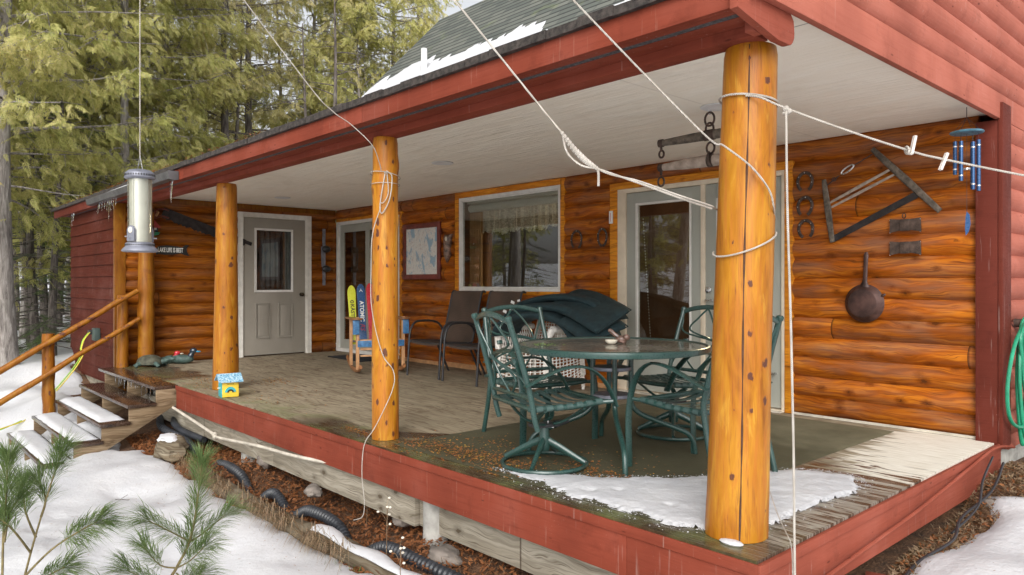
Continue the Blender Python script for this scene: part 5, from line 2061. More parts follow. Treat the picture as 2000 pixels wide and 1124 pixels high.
# carving
t = thing('driftwood_carving', 'small dark pointed wood carving between the map and the picture window', 'carving', (-6.11, WF, 1.52))
mb = MB()
vs, fs = [], []
prof = [(1.70, .075, .035), (1.66, .075, .04), (1.60, .058, .05), (1.52, .050, .05), (1.45, .052, .045), (1.40, .035, .035), (1.35, .006, .01)]
for i, (z, a, b) in enumerate(prof):
    for k in range(12):
        q = 2 * math.pi * k / 12
        rr = 1 + .25 * mnoise.noise(Vector((math.cos(q) * 2, math.sin(q) * 2, z * 9)))
        vs.append((-6.10 - .02 * (1.7 - z) + a * rr * math.cos(q) + (.02 * abs(math.cos(q)) if i == 0 else 0), WF - .01 + b * rr * math.sin(q), z + (.02 * math.cos(q * 2) if i == 0 else 0)))
for i in range(len(prof) - 1):
    for k in range(12):
        k2 = (k + 1) % 12
        fs.append((i * 12 + k, i * 12 + k2, (i + 1) * 12 + k2, (i + 1) * 12 + k))
fs.append(tuple(range(12)))
mb.add(vs, fs)
mb.build('carved_body', 'carve', t, world=True)
mb = MB()
mb.ball((-6.075, WF - .055, 1.655), (.02, .012, .03), 8, 6)
mb.build('pale_streak', 'duck_white', t, world=True)

# buck saw
t = thing('buck_saw', 'old wooden frame saw spread out on the log wall above the frying pan', 'saw', (-.8, WF, 1.75))
def bar(a, b, w_, h, nm, mt, y=0., taper=.85, par=None):
    mb = MB()
    a = Vector((a[0], WF + y, a[1]))
    b = Vector((b[0], WF + y, b[1]))
    mb.tube([a, a.lerp(b, .08), a.lerp(b, .5), a.lerp(b, .93), b], [w_ * .35, w_ * .5 * taper, w_ * .55, w_ * .5 * taper, w_ * .38], 8, flat=(1, .5), up=(0, 1, 0)) if mt != 'saw_blade' else mb.beam(a, b, .004, w_, up=(0, 0, 1))
    return mb.build(nm, mt, par or t, world=True)
bar((-.80, 2.10), (-.335, 1.595), .052, .02, 'upright', 'old_wood', -.012)
bar((-1.172, 1.905), (-1.105, 1.405), .050, .02, 'upright', 'old_wood', -.008)
bar((-1.135, 1.715), (-.665, 1.935), .024, .02, 'cross_bar', 'old_wood_light', -.004)
bar((-1.125, 1.680), (-.64, 1.895), .022, .02, 'cross_bar', 'old_wood_light', .004)
bar((-1.10, 1.43), (-.475, 1.735), .050, .004, 'blade', 'saw_blade', -.004)
mb = MB()
mb.tube([(-1.16, WF - .01, 1.85), (-1.05, WF - .01, 1.925)], .0035, 6)
mb.tube([(-.93, WF - .01, 1.995), (-.80, WF - .01, 2.06)], .0035, 6)
mb.torus((-1.09, WF - .01, 1.90), .014, .003, 12, 6, Matrix.Rotation(R_(90), 3, 'X'))
mb.build('tension_wire', 'black_metal', t, world=True)
mb = MB()
rt_ = Matrix.Rotation(R_(-31), 3, 'Y') @ Matrix.Rotation(R_(90), 3, 'X')
mb.torus((-.985, WF - .012, 1.966), .055, .006, 20, 6, rt_, sy=.32)
mb.build('turnbuckle', 'silver', t, world=True)

# axe heads
for cz, lab, hk in ((1.51, 'double bitted rusty axe head, upper of the two on the wall', True), (1.343, 'double bitted rusty axe head, lower of the two on the wall', False)):
    t = thing('axe_head', lab, 'axe head', (-.568, WF, cz), 0, 'rusty axe heads on the log wall')
    mb = MB()
    prof = []
    for i in range(9):
        u = -1 + 2 * i / 8
        prof.append((u * .105, .042 + .008 * u * u))
    for i in range(9):
        u = 1 - 2 * i / 8
        prof.append((u * .108 + .002, -.035 - .020 * abs(u) ** 1.5))
    mb.ext([(a - .568, b + cz) for a, b in prof], lambda a, b, d: (a, WF + d - .01, b), -.006, .008)
    mb.box((-.568, WF - .01, cz), (.062, .03, .086))
    mb.build('blade', 'iron', t, world=True, bevel=.002)
    mb = MB()
    for sx in (-1, 1):
        for sz in (-1, 1):
            mb.ball((-.568 + sx * .104, WF - .012, cz + sz * .045 - .008), .005, 6, 4)
    mb.build('nail', 'silver', t, world=True)
    if hk:
        mb = MB()
        mb.torus((-.575, WF - .01, cz + .068), .012, .0035, 12, 6, Matrix.Rotation(R_(90), 3, 'X'), sy=1.5)
        mb.build('ring', 'iron', t, world=True)

# frying pan
t = thing('frying_pan', 'rusty cast iron frying pan hung by its handle on the log wall', 'frying pan', (-.862, WF, .93))
rx = Matrix.Rotation(R_(90), 3, 'X')
mb = MB()
pc = (-.862, WF - .004, .928)
mb.lathe([(.0001, .044), (.098, .044), (.108, .041), (.118, .03), (.136, .008), (.143, .0), (.147, -.004), (.143, -.008), (.132, -.002), (.11, .028)], pc, 44, rx)
mb.build('pan', 'iron_pan', t, world=True, ang=28)
mb = MB()
mb.tube([(-.857, WF - .012, 1.055), (-.853, WF - .016, 1.09), (-.848, WF - .016, 1.16), (-.845, WF - .016, 1.24), (-.843, WF - .016, 1.295), (-.842, WF - .016, 1.318)], [.040, .019, .0155, .0165, .019, .010], 10, flat=(1, .5), up=(0, 1, 0))
mb.build('handle', 'iron_pan', t, world=True)
mb = MB()
mb.tube([(-.843, WF + .02, 1.302), (-.843, WF - .045, 1.305)], .004, 6)
mb.build('nail', 'iron', t, world=True)
mb = MB()
mb.ball((-.724, WF - .006, .99), (.022, .008, .012), 8, 6, Matrix.Rotation(R_(-25), 3, 'Y'))
mb.build('pour_lip', 'iron_pan', t, world=True)

# cross cut saw on the end wall
XF = XL + .045
t = thing('crosscut_saw', 'long dark two man saw hung slanting across the end wall', 'saw', (XF, 1.0, 1.9))
A, B = Vector((XF, .56, 2.055)), Vector((XF, 1.70, 1.685))
dd = (B - A).normalized()
up_ = dd.cross(Vector((1, 0, 0))).normalized()
if up_.z < 0:
    up_ = -up_
L = (B - A).length
top, bot = [], []
n = 44
for i in range(n + 1):
    u = i / n
    top.append(A + dd * L * u + up_ * (.062 - .030 * u + .0 * math.sin(u * 3)))
    tooth = -.018 if i % 2 else .0
    if i % 5 == 0:
        tooth = .014
    bot.append(A + dd * L * u - up_ * (.078 - .028 * u + .022 * math.sin(u * 3.1) - tooth * .8))
poly_ = [(p.y, p.z) for p in top] + [(p.y, p.z) for p in bot[::-1]]
mb = MB()
mb.ext(poly_, lambda a, b, d: (XF + d, a, b), -.002, .002)
mb.build('blade', 'saw_blade', t, world=True)
mb = MB()
hc = Vector((XF, .535, 2.035))
pts = smooth([hc + Vector(q) for q in ((0, .10, .035), (0, .04, .052), (0, -.04, .045), (0, -.085, -.015), (0, -.075, -.075), (0, -.04, -.06), (0, .02, -.045), (0, .10, -.065))], 5)
mb.tube(pts, .016, 8, flat=(1.1, .7))
mb.build('handle', 'map_frame', t, world=True)
mb = MB()
mb.tube([(XF - .0, .47, 1.985), (XF, .50, 2.05)], .016, 8)
mb.build('brass_rivet', 'rocker_light', t, world=True)
mb = MB()
mb.box((XF, 1.74, 1.672), (.02, .10, .05), Matrix.Rotation(R_(-18), 3, 'X'))
mb.build('tip', 'saw_blade', t, world=True, bevel=.004)

# fish shaped sign
t = thing('fish_sign', 'small black fish shaped sign with pale hand lettering on the end wall', 'sign', (XF, .68, 1.53))
fp = [(.46, .0), (.50, .045), (.60, .062), (.74, .052), (.80, .035), (.855, .072), (.90, .075), (.865, .02), (.875, -.03), (.905, -.078), (.84, -.065), (.79, -.045), (.70, -.060), (.58, -.068), (.50, -.055), (.475, -.075), (.47, -.03)]
mb = MB()
mb.ext([(a, b + 1.537) for a, b in fp], lambda a, b, d: (XF + d, a, b), -.006, .008)
mb.build('board', 'sign_black', t, world=True, bevel=.002)
mtx = PM(t).inverted() @ frame((XF + .010, .655, 1.532), (0, 1, 0), (0, 0, 1))
text('LAKE LIFE IS BEST', 'lettering', 'ink_white', t, mtx, .085, .001, .50, bold=.0016)

# red ornament house on the end wall
t = thing('hanging_house_ornament', 'tiny red roofed ornament house on the end wall, half behind the bird feeder', 'ornament', (XF, .45, 1.80))
mb = MB()
mb.bb(XF - .01, XF + .045, .395, .485, 1.77, 1.85)
mb.build('house_wall', 'duck_black', t, world=True, bevel=.003)
mb = MB()
mb.ext([(.36, 1.835), (.435, 1.93), (.515, 1.835), (.50, 1.825), (.38, 1.825)], lambda a, b, d: (XF + d, a, b), -.015, .06)
mb.build('roof', 'rust_red', t, world=True)
mb = MB()
mb.ext([(.37, 1.77), (.51, 1.77), (.49, 1.735), (.44, 1.72), (.39, 1.74)], lambda a, b, d: (XF + d, a, b), -.01, .05)
mb.build('leaf_base', 'green_paint', t, world=True, bevel=.003)
mb = MB()
mb.bb(XF + .046, XF + .048, .435, .465, 1.80, 1.835)
mb.build('window', 'ink_white', t, world=True)

# old ski with bindings on the end wall near the corner
t = thing('water_ski_plank', 'short grey ski with two black foot straps hung upright by the corner', 'ski', (XF, 2.95, 1.5))
mb = MB()
mb.bb(XF - .012, XF + .004, 2.928, 2.978, 1.05, 1.94)
mb.tube([(XF + .01, 2.91, 1.66), (XF + .018, 2.905, 1.50), (XF + .01, 2.915, 1.34)], .016, 8, flat=(1.4, .4), up=(0, 1, 0))
mb.build('plank', 'feeder_metal', t, world=True, bevel=.003)
for z in (1.62, 1.31):
    mb = MB()
    mb.ball((XF + .03, 2.975, z), (.05, .075, .055), 14, 8)
    mb.build('binding', 'black_metal', t, world=True)

# ================================================================ hanging double tree
t = thing('wooden_doubletree', 'old horse harness beam with iron rings hanging from the ceiling by chains', 'harness beam', (-1.262, 1.65, 2.05))
YY = 1.65
def chainring(mb, c, r, rr=.0075, face='y', sy=1.25):
    rot = Matrix.Rotation(R_(90), 3, 'X') if face == 'y' else Matrix.Rotation(R_(90), 3, 'X') @ Matrix.Rotation(R_(0), 3, 'Z')
    if face == 'x':
        rot = Matrix.Rotation(R_(90), 3, 'Y') @ Matrix.Rotation(R_(90), 3, 'Z')
    mb.torus(c, r, rr, 18, 7, rot, sy=sy)
def swingbar(z, half, r0, r1, nm, mt, x0=-1.262, sag=0.):
    mb = MB()
    pts, rs = [], []
    for i in range(15):
        u = -1 + 2 * i / 14
        pts.append((x0 + half * u, YY, z - sag * (1 - u * u)))
        rs.append((r1 + (r0 - r1) * (1 - u * u)) * (1 + .05 * mnoise.noise(Vector((u * 4, z, 0)))))
    mb.tube(pts, rs, 12, flat=(.75, 1.))
    return mb.build(nm, mt, t, world=True)
swingbar(2.072, .41, .033, .020, 'upper_beam', 'old_wood')
swingbar(1.900, .40, .040, .022, 'lower_beam', 'old_wood_light')
mb = MB()
mb.torus((-1.262, YY, 2.226), .012, .003, 10, 6, Matrix.Rotation(R_(90), 3, 'X'), sy=1.4)
mb.build('ceiling_hook', 'silver', t, world=True)
for nm, c, r in (('chain_ring', (-1.262, YY, 2.178), .036), ('chain_ring', (-1.262, YY, 2.115), .030), ('chain_ring', (-1.255, YY, 1.985), .030),
                 ('end_ring', (-1.652, YY, 1.995), .020), ('end_ring', (-.872, YY, 1.995), .020), ('end_ring', (-1.655, YY, 1.800), .026), ('end_ring', (-.87, YY, 1.800), .026)):
    mb = MB()
    chainring(mb, c, r)
    mb.build(nm, 'iron', t, world=True)
for x in (-1.655, -.869):
    for z in (2.072, 1.900):
        mb = MB()
        mb.tube([(x - .018, YY, z), (x + .018, YY, z)], .028, 12, flat=(.8, 1))
        mb.tube([(x, YY, z - .02), (x, YY, z - .055)], .009, 8)
        mb.build('ferrule', 'iron', t, world=True)
mb = MB()
mb.tube([(-1.30, YY, 2.072), (-1.225, YY, 2.072)], .037, 12, flat=(.8, 1))
mb.build('centre_clasp', 'iron', t, world=True)
mb = MB()
mb.tube([(-1.272, YY, 1.90), (-1.232, YY, 1.90)], .043, 12, flat=(.8, 1))
mb.tube(bez((-1.255, YY - .02, 1.955), (-1.25, YY - .05, 1.93), (-1.25, YY - .055, 1.88), (-1.235, YY - .03, 1.855), 8), .009, 6)
mb.build('hook', 'iron', t, world=True)

# ================================================================ wind chime
t = thing('wind_chime', 'blue tube wind chime hanging at the right end of the porch', 'wind chime', (-.082, 2.84, 2.0))
cx, cy = -.082, 2.84
mb = MB()
mb.lathe([(.0001, 2.092), (.06, 2.088), (.095, 2.080), (.101, 2.073), (.095, 2.067), (.0001, 2.062)], (cx, cy, 0), 30)
mb.build('top_disc', 'blue_disc', t, world=True)
mb = MB()
for k in range(6):
    q = k * math.pi / 3 + .3
    mb.tube([(cx, cy, 2.175), (cx + .07 * math.cos(q), cy + .07 * math.sin(q), 2.09)], .0012, 4)
    mb.tube([(cx + .066 * math.cos(q), cy + .066 * math.sin(q), 2.066), (cx + .066 * math.cos(q), cy + .066 * math.sin(q), 2.0)], .001, 4)
mb.tube([(cx, cy, 2.24), (cx, cy, 2.175)], .0025, 5)
mb.tube([(cx, cy, 2.066), (cx, cy, 1.55)], .0012, 4)
mb.build('cord', 'black_metal', t, world=True)
lens = [.335, .30, .235, .22, .26, .31]
for k in range(6):
    q = k * math.pi / 3 + .3
    x, y = cx + .066 * math.cos(q), cy + .066 * math.sin(q)
    mb = MB()
    z1 = 2.02 - .01 * (k % 3)
    mb.tube([(x, y, z1), (x, y, z1 - lens[k])], .0125, 12)
    tu = mb.build('tube', 'blue_metal', t, world=True)
    mb = MB()
    for zz_ in (z1 - .035, z1 - lens[k] + .035):
        mb.tube([(x, y, zz_ - .004), (x, y, zz_ + .004)], .0132, 12)
    mb.build('band', 'silver', tu, world=True)
mb = MB()
mb.lathe([(.0001, 1.842), (.024, 1.84), (.024, 1.826), (.0001, 1.824)], (cx, cy, 0), 18)
mb.build('clapper', 'silver', t, world=True)
mb = MB()
mb.ext([(0, 1.555), (.017, 1.53), (.022, 1.47), (.012, 1.42), (-.006, 1.395), (-.010, 1.45), (-.006, 1.52)], lambda a, b, d: (cx + a, cy + d, b), -.002, .002)
mb.build('wind_sail', 'ski_navy', t, world=True)

# ================================================================ bird feeder
fx, fy = -2.113, -1.634
M['feeder_fill'] = simple('cloudy_tube_lining', (.42, .42, .38), .5, .15, 14, .1)
t = thing('bird_feeder', 'clear tube bird feeder with pewter grey cap and base hanging in the air', 'bird feeder', (fx, fy, 1.22))
mb = MB()
mb.lathe([(.0001, 1.598), (.022, 1.595), (.045, 1.590), (.058, 1.580), (.062, 1.574), (.062, 1.560), (.066, 1.556), (.060, 1.550), (.0001, 1.549)], (fx, fy, 0), 36)
cp = mb.build('cap', 'feeder_metal', t, world=True)
mb = MB()
for k in range(36):
    q = 2 * math.pi * k / 36
    mb.box((fx + .0622 * math.cos(q), fy + .0622 * math.sin(q), 1.567), (.002, .005, .008), Matrix.Rotation(q, 3, 'Z'))
mb.build('perforation', 'sign_black', cp, world=True)
mb = MB()
mb.lathe([(.050, 1.549), (.050, 1.262), (.0485, 1.262), (.0485, 1.549), (.050, 1.549)], (fx, fy, 0), 36)
mb.build('clear_tube', 'feeder_glass', t, world=True)
mb = MB()
for k in range(3):
    q = 2.1 * k + 1.2
    mb.tube([(fx + .045 * math.cos(q), fy + .045 * math.sin(q), 1.262), (fx + .045 * math.cos(q), fy + .045 * math.sin(q), 1.549)], .0022, 6)
mb.tube([(fx, fy, 1.262), (fx, fy, 1.549)], .043, 28)
mb.build('inner_baffle', 'feeder_fill', t, world=True)
mb = MB()
mb.lathe([(.0001, 1.266), (.050, 1.266), (.060, 1.260), (.060, 1.246), (.072, 1.234), (.076, 1.226), (.070, 1.222), (.0001, 1.222)], (fx, fy, 0), 36)
bs = mb.build('base', 'feeder_metal', t, world=True)
mb = MB()
for k in range(36):
    q = 2 * math.pi * k / 36
    mb.box((fx + .0602 * math.cos(q), fy + .0602 * math.sin(q), 1.253), (.002, .005, .007), Matrix.Rotation(q, 3, 'Z'))
mb.build('perforation', 'sign_black', bs, world=True)
qc = math.atan2(-2.614 - fy, 1.458 - fx)
for q in (qc - .75, qc + 2.2):
    c_, s_ = math.cos(q), math.sin(q)
    mb = MB()
    prof = [(-.020, 0), (.020, 0), (.020, .052), (.012, .066), (0, .072), (-.012, .066), (-.020, .052)]
    mb.ext([(a, b + 1.268) for a, b in prof], lambda a, b, d: (fx + c_ * d - s_ * a, fy + s_ * d + c_ * a, b), .038, .056)
    pt_ = mb.build('feeding_port', 'feeder_metal', t, world=True, bevel=.002)
    mb = MB()
    mb.ball((fx + c_ * .057, fy + s_ * .057, 1.318), (.003, .011, .014), 10, 8, Matrix.Rotation(q, 3, 'Z'))
    mb.build('port_hole', 'yellow' if False else 'duck_white', pt_, world=True)
    mb = MB()
    mb.tube([(fx + c_ * .05, fy + s_ * .05, 1.287), (fx + c_ * .085, fy + s_ * .085, 1.287)], .0028, 8)
    mb.build('perch', 'silver', pt_, world=True)
mb = MB()
mb.tube([(fx + .045, fy, 1.58), (fx + .01, fy, 1.64), (fx, fy, 1.66), (fx - .01, fy, 1.64), (fx - .045, fy, 1.58)], .0012, 5)
mb.build('bail', 'silver', t, world=True)
mb = MB()
mb.tube([(fx, fy, 1.655), (fx, fy, 5.5)], .0022, 6)
o = mb.build('feeder_cord', 'rope', None, loc=(fx, fy, 1.655))
tag(o, 'thin straight cord the tube bird feeder hangs from', 'cord')

# ================================================================ clotheslines
def rope(pts, r, label, name='rope', grp=None, sm=6, extra=None, twist=True):
    P = smooth(pts, sm)
    mb = MB()
    mb.tube(P, r, 7)
    if extra:
        extra(mb)
    o = mb.build(name, 'rope', None, loc=tuple(P[-1]))
    tag(o, label, 'rope', grp)
    return o
def wrap(mb, c, R, z0, tilt, tdir, r, a0=0, a1=360, n=40):
    pts = []
    for i in range(n + 1):
        q = R_(a0 + (a1 - a0) * i / n)
        pts.append((c[0] + R * math.cos(q), c[1] + R * math.sin(q), z0 + tilt * math.cos(q - tdir)))
    mb.tube(pts, r, 6, caps=(a1 - a0) < 360)
    return pts
# line with pins: wraps the near post high up and runs to the right
def ex1(mb):
    wrap(mb, (-.186, .265), .122, 1.862, .018, -2.304, .0045)
    for q in ((.022, .190, 1.785), (.030, .198, 1.775), (.018, .196, 1.77)):
        mb.ball(q, (.014, .011, .013), 8, 6)
rope([(-.135, .153, 1.862), (-.075, .165, 1.845), (.026, .195, 1.785), (.20, .384, 1.692), (.369, .571, 1.611), (.449, .660, 1.582), (.669, .901, 1.516), (.95, 1.21, 1.44), (1.6, 1.93, 1.36)], .0044, 'white clothesline tied high round the near post and running right past two clothespins', 'clothesline', extra=ex1)
rope([(.022, .190, 1.78), (.030, .178, 1.70), (.05, .147, 1.393), (.083, .109, .948), (.115, .06, .65), (.139, .022, .413), (.152, 0, .2), (.165, -.022, .0), (.17, -.03, -.4)], .0046, 'loose white rope end hanging straight down beside the near post to the ground', 'rope')
rope([(-.219, .446, .222), (-.15, .37, .185), (-.02, .20, .14), (.095, .048, .126), (.132, .012, .105), (.150, -.01, .05), (.160, -.028, -.08), (.163, -.03, -.4)], .0022, 'thin cord slanting down behind the foot of the near post', 'rope')
# line coming down from the trees with a chewed macrame piece
def ex2(mb):
    a, b = Vector((-.69, -.368, 1.717)), Vector((-.578, -.275, 1.565))
    for k in range(15):
        t = k / 14
        p = a.lerp(b, t)
        p += Vector((.0, 0, -.018 * math.sin(t * math.pi)))
        mb.ball(p, (.009 + .006 * math.sin(t * 3.1), .009, .010 + .006 * math.sin(t * 3.1)), 7, 5)
    mb.tube(smooth([a, a.lerp(b, .3) + Vector((-.02, -.014, -.035)), a.lerp(b, .7) + Vector((-.02, -.014, -.03)), b], 5), .0045, 6)
    mb.tube(smooth([(-.578, -.275, 1.565), (-.574, -.270, 1.545), (-.574, -.27, 1.49)], 4), .0055, 6)
    mb.tube(smooth([b, (-.44, -.155, 1.497), (-.335, -.04, 1.440), (-.290, .14, 1.402)], 6), .0045, 6)
rope([(-2.7, -2.12, 4.9), (-1.45, -1.0, 2.92), (-1.104, -.674, 2.367), (-.69, -.368, 1.717), (-.578, -.275, 1.565), (-.443, -.157, 1.507), (-.33, -.04, 1.448), (-.288, .13, 1.414), (-.312, .20, 1.408), (-.31, .28, 1.404), (-.26, .36, 1.40)], .0042, 'white rope with a thick knotted piece coming down from upper left to the near post', 'clothesline', extra=ex2)
# line spiralling on the near post
def ex3(mb):
    wrap(mb, (-.198, .250), .130, 1.252, .058, 1.30, .0042, math.degrees(c1) - 100, math.degrees(c1) + 115)
rope([(-2.0, -2.17, 4.6), (-.92, -.94, 2.85), (-.549, -.511, 2.247), (-.22, -.061, 1.704), (-.172, .045, 1.645), (-.10, .135, 1.56), (-.058, .20, 1.47), (-.062, .25, 1.40), (-.10, .33, 1.36)], .0040, 'white rope slanting down across the near post and looping round it lower down', 'clothesline', extra=ex3)
# thin line on the middle post
def ex4(mb):
    wrap(mb, (-2.905, .165), .103, 1.83, .02, c2 - .9, .0030)
    wrap(mb, (-2.905, .165), .100, 1.765, .006, c2, .0026)
    f = Vector((math.cos(c2), math.sin(c2), 0))
    s_ = Vector((-f.y, f.x, 0))
    o_ = Vector((-2.905, .165, 0)) + f * .105
    for w_, zz_ in ((.012, 1.845), (-.0, 1.84)):
        mb.ball(o_ + s_ * w_ + Vector((0, 0, zz_)), .007, 6, 5)
    mb.tube(smooth([o_ + s_ * .01 + Vector((0, 0, 1.845)), o_ + s_ * .045 + Vector((0, 0, 1.81)), o_ + s_ * .030 + Vector((0, 0, 1.66)), o_ - s_ * .02 + Vector((0, 0, 1.56)), o_ - s_ * .035 + Vector((0, 0, 1.62)), o_ + s_ * .0 + Vector((0, 0, 1.84))], 6), .0042, 6)
    mb.tube(smooth([o_ + s_ * .01 + Vector((0, 0, 1.845)), o_ + s_ * .02 + Vector((0, 0, 1.70)), o_ - s_ * .01 + Vector((0, 0, 1.635)), o_ - s_ * .03 + Vector((0, 0, 1.63))], 6), .0036, 6)
rope([(-3.6, -2.8, 5.5), (-3.1, -1.25, 3.4), (-2.833, -.493, 2.382), (-2.815, -.30, 2.20), (-2.807, -.16, 2.125), (-2.76, -.03, 2.00), (-2.80, .05, 1.90), (-2.83, .085, 1.85)], .0032, 'thin white line running down over the fascia to a knot on the middle post', 'clothesline', extra=ex4)
f2 = Vector((math.cos(c2), math.sin(c2), 0))
s2 = Vector((-f2.y, f2.x, 0))
o2 = Vector((-2.905, .165, 0)) + f2 * .108
rope([o2 - s2 * .03 + Vector((0, 0, 1.60)), o2 - s2 * .085 + Vector((0, 0, 1.42)), o2 - s2 * .095 + Vector((0, 0, 1.2)), o2 - s2 * .09 + Vector((0, 0, .9)), o2 - s2 * .02 + Vector((.0, 0, .60)), o2 + s2 * .055 + Vector((0, 0, .48)), o2 + s2 * .05 + Vector((.01, -.01, .35)), (-2.79, .015, .12), (-2.84, -.03, .02), (-2.83, -.06, -.07), (-2.82, -.07, -.22), (-2.79, -.07, -.38), (-2.80, -.08, -.47), (-2.86, -.11, -.50)], .0032, 'thin white cord trailing down the middle post and over the deck edge', 'rope')
# clothespins
for p, ang_, lb in (((.366, .566, 1.622), 12, 'weathered clothespin standing upright on the right clothesline, beside a knot'), ((.452, .664, 1.578), 22, 'second weathered clothespin, dangling nearest the wind chime')):
    t = thing('clothespin', lb, 'clothespin', p, R_(48), 'clothespins on the white line')
    rt_ = Matrix.Rotation(R_(ang_), 3, 'Y')
    for s_ in (-1, 1):
        mb = MB()
        off = .018 if ang_ < 20 else -.006
        mb.box(rt_ @ Vector((.0, .0055 * s_, off)), (.011, .006, .074), rt_)
        mb.build('prong', 'pin', t, bevel=.001)
    mb = MB()
    mb.torus(rt_ @ Vector((0, 0, off)), .0075, .0016, 12, 5, rt_ @ Matrix.Rotation(R_(90), 3, 'Y'))
    mb.build('spring', 'silver', t)
    if ang_ < 20:
        mb = MB()
        mb.torus((-.02, .002, -.004), .014, .005, 14, 6, Matrix.Rotation(R_(80), 3, 'Y'))
        mb.torus((-.008, .002, -.010), .012, .005, 14, 6, Matrix.Rotation(R_(60), 3, 'X'))
        mb.build('rope_knot', 'rope', t)

# ================================================================ garden hose
def hose():
    mb = MB()
    loops = [(3.50, .86, .10, .88, -.07), (3.42, .83, .14, .55, .05), (3.55, .86, .09, .98, .02), (3.47, .84, .12, .80, -.04), (3.60, .85, .08, .90, .03), (3.66, .84, .10, .72, .0), (3.53, .85, .16, .70, .0)]
    pts = []
    k = 0
    for yc, zt, wd, ln, dy in loops:
        x = .085 + .022 * (k % 3) + .006 * k
        zt2 = zt - .02
        pts += [(x, yc + wd * .9, zt2 - ln * .35), (x, yc + wd * .8, zt2 - .08), (x + .01, yc, zt2), (x, yc - wd * .9, zt2 - .10), (x, yc - wd * 1.0 + dy, zt2 - ln * .45), (x + .004, yc - wd * .55 + dy, zt2 - ln * .85), (x + .01, yc + dy, zt2 - ln), (x, yc + wd * .6 + dy, zt2 - ln * .8)]
        k += 1
    mb.tube(smooth(pts, 7), .0125, 9)
    lp = smooth([(.11, 3.40, .80), (.095, 3.22, .66), (.09, 3.08, .42), (.09, 3.10, .22), (.10, 3.22, .12), (.11, 3.45, .10), (.12, 3.7, .22)], 7)
    mb.tube(lp, .0125, 9)
    return mb
t = thing('garden_hose', 'green garden hose looped over a holder on the red end wall', 'hose', (.05, 3.5, .8))
hose().build('hose', 'hose', t, world=True)
mb = MB()
mb.tube([(.03, 3.5, .80), (.16, 3.5, .805)], .03, 10)
mb.tube([(.16, 3.5, .80), (.165, 3.5, .86)], .02, 8)
mb.build('holder', 'iron', t, world=True)
mb = MB()
mb.tube([(.15, 3.62, .74), (.15, 3.62, .69)], .018, 10)
mb.build('brass_coupling', 'yellow', t, world=True)

# ================================================================ outlet and cords on the shed wall
t = thing('outlet_box', 'dark outdoor outlet box low on the dark red shed wall', 'outlet', (-9.92, -.03, .37))
mb = MB()
mb.bb(-10.0, -9.84, -.09, -.018, .29, .46)
mb.build('box', 'outlet', t, world=True, bevel=.006)
mb = MB()
mb.bb(-10.05, -9.99, -.13, -.05, .37, .43)
mb.build('plug', 'black_metal', t, world=True, bevel=.004)
for mt, dx, lb in (('cord_green', 0, 'green extension cord dropping from the shed outlet to the snow'), ('cord_yellow', .05, 'yellow extension cord beside the green one, running to the snow behind the stairs')):
    mb = MB()
    mb.tube(smooth([(-10.02 + dx, -.12, .40), (-10.10 + dx, -.17, .30), (-10.03 + dx, -.22, .18), (-9.85 + dx * 1.6, -.25, .10), (-9.86 + dx * 2, -.38, -.12), (-9.6 + dx * 2, -.7, -.42), (-9.3 + dx * 2, -.95, -.56), (-9.15 + dx, -1.05, -.60), (-9.0, -1.3 - dx, -.66)], 6), .008, 7)
    o = mb.build('extension_cord', mt, None, loc=(-9.9, -.2, .3))
    tag(o, lb, 'cord')

# ================================================================ small figures
bx_, by_ = -5.70, .10
t = thing('toy_birdhouse', 'small yellow and teal painted birdhouse with a blue patterned roof on the deck edge', 'birdhouse', (-5.52, .085, 0), R_(80))
mb = MB()
mb.box((0, 0, .085), (.15, .15, .16))
mb.build('house_wall', 'yellow', t, bevel=.003)
mb = MB()
mb.box((-.077, 0, .083), (.006, .152, .158))
mb.build('side_wall', 'teal', t, bevel=.001)
mb = MB()
rfm = [(-.115, .155), (0, .222), (.115, .155), (.112, .146), (0, .210), (-.112, .146)]
mb.ext(rfm, lambda a, b, d: (d, a, b), -.11, .11)
rf = mb.build('roof', 'roofprint', t)
mb = MB()
mb.box((0, -.099, .152), (.222, .006, .014), Matrix.Rotation(R_(30), 3, 'X'))
mb.build('eave_trim', 'maroon', rf)
mb = MB()
n = 14
pp = [(.050 * math.cos(math.pi * i / n), .052 + .050 * math.sin(math.pi * i / n)) for i in range(n + 1)] + [(.024 * math.cos(math.pi * (n - i) / n), .052 + .024 * math.sin(math.pi * (n - i) / n)) for i in range(n + 1)]
mb.ext(pp, lambda a, b, d: (a, d, b), -.0805, -.0755)
ar = mb.build('painted_arch', 'teal', t)
mb = MB()
pp = [(.030 * math.cos(math.pi * i / n), .050 + .030 * math.sin(math.pi * i / n)) for i in range(n + 1)] + [(.016 * math.cos(math.pi * (n - i) / n), .050 + .016 * math.sin(math.pi * (n - i) / n)) for i in range(n + 1)]
mb.ext(pp, lambda a, b, d: (a, d, b), -.0825, -.0758)
mb.build('dark_arch', 'sign_black', ar)
mb = MB()
for i in range(6):
    mb.box((-.028 + i * .011, -.0765, .128), (.004, .003, .008 + .003 * (i % 2)))
mb.build('small_marks', 'ink_dark', t)
mb = MB()
mb.tube([(-.078, -.02, .09), (-.105, -.02, .09)], .004, 6)
mb.build('perch', 'ink_white', t)

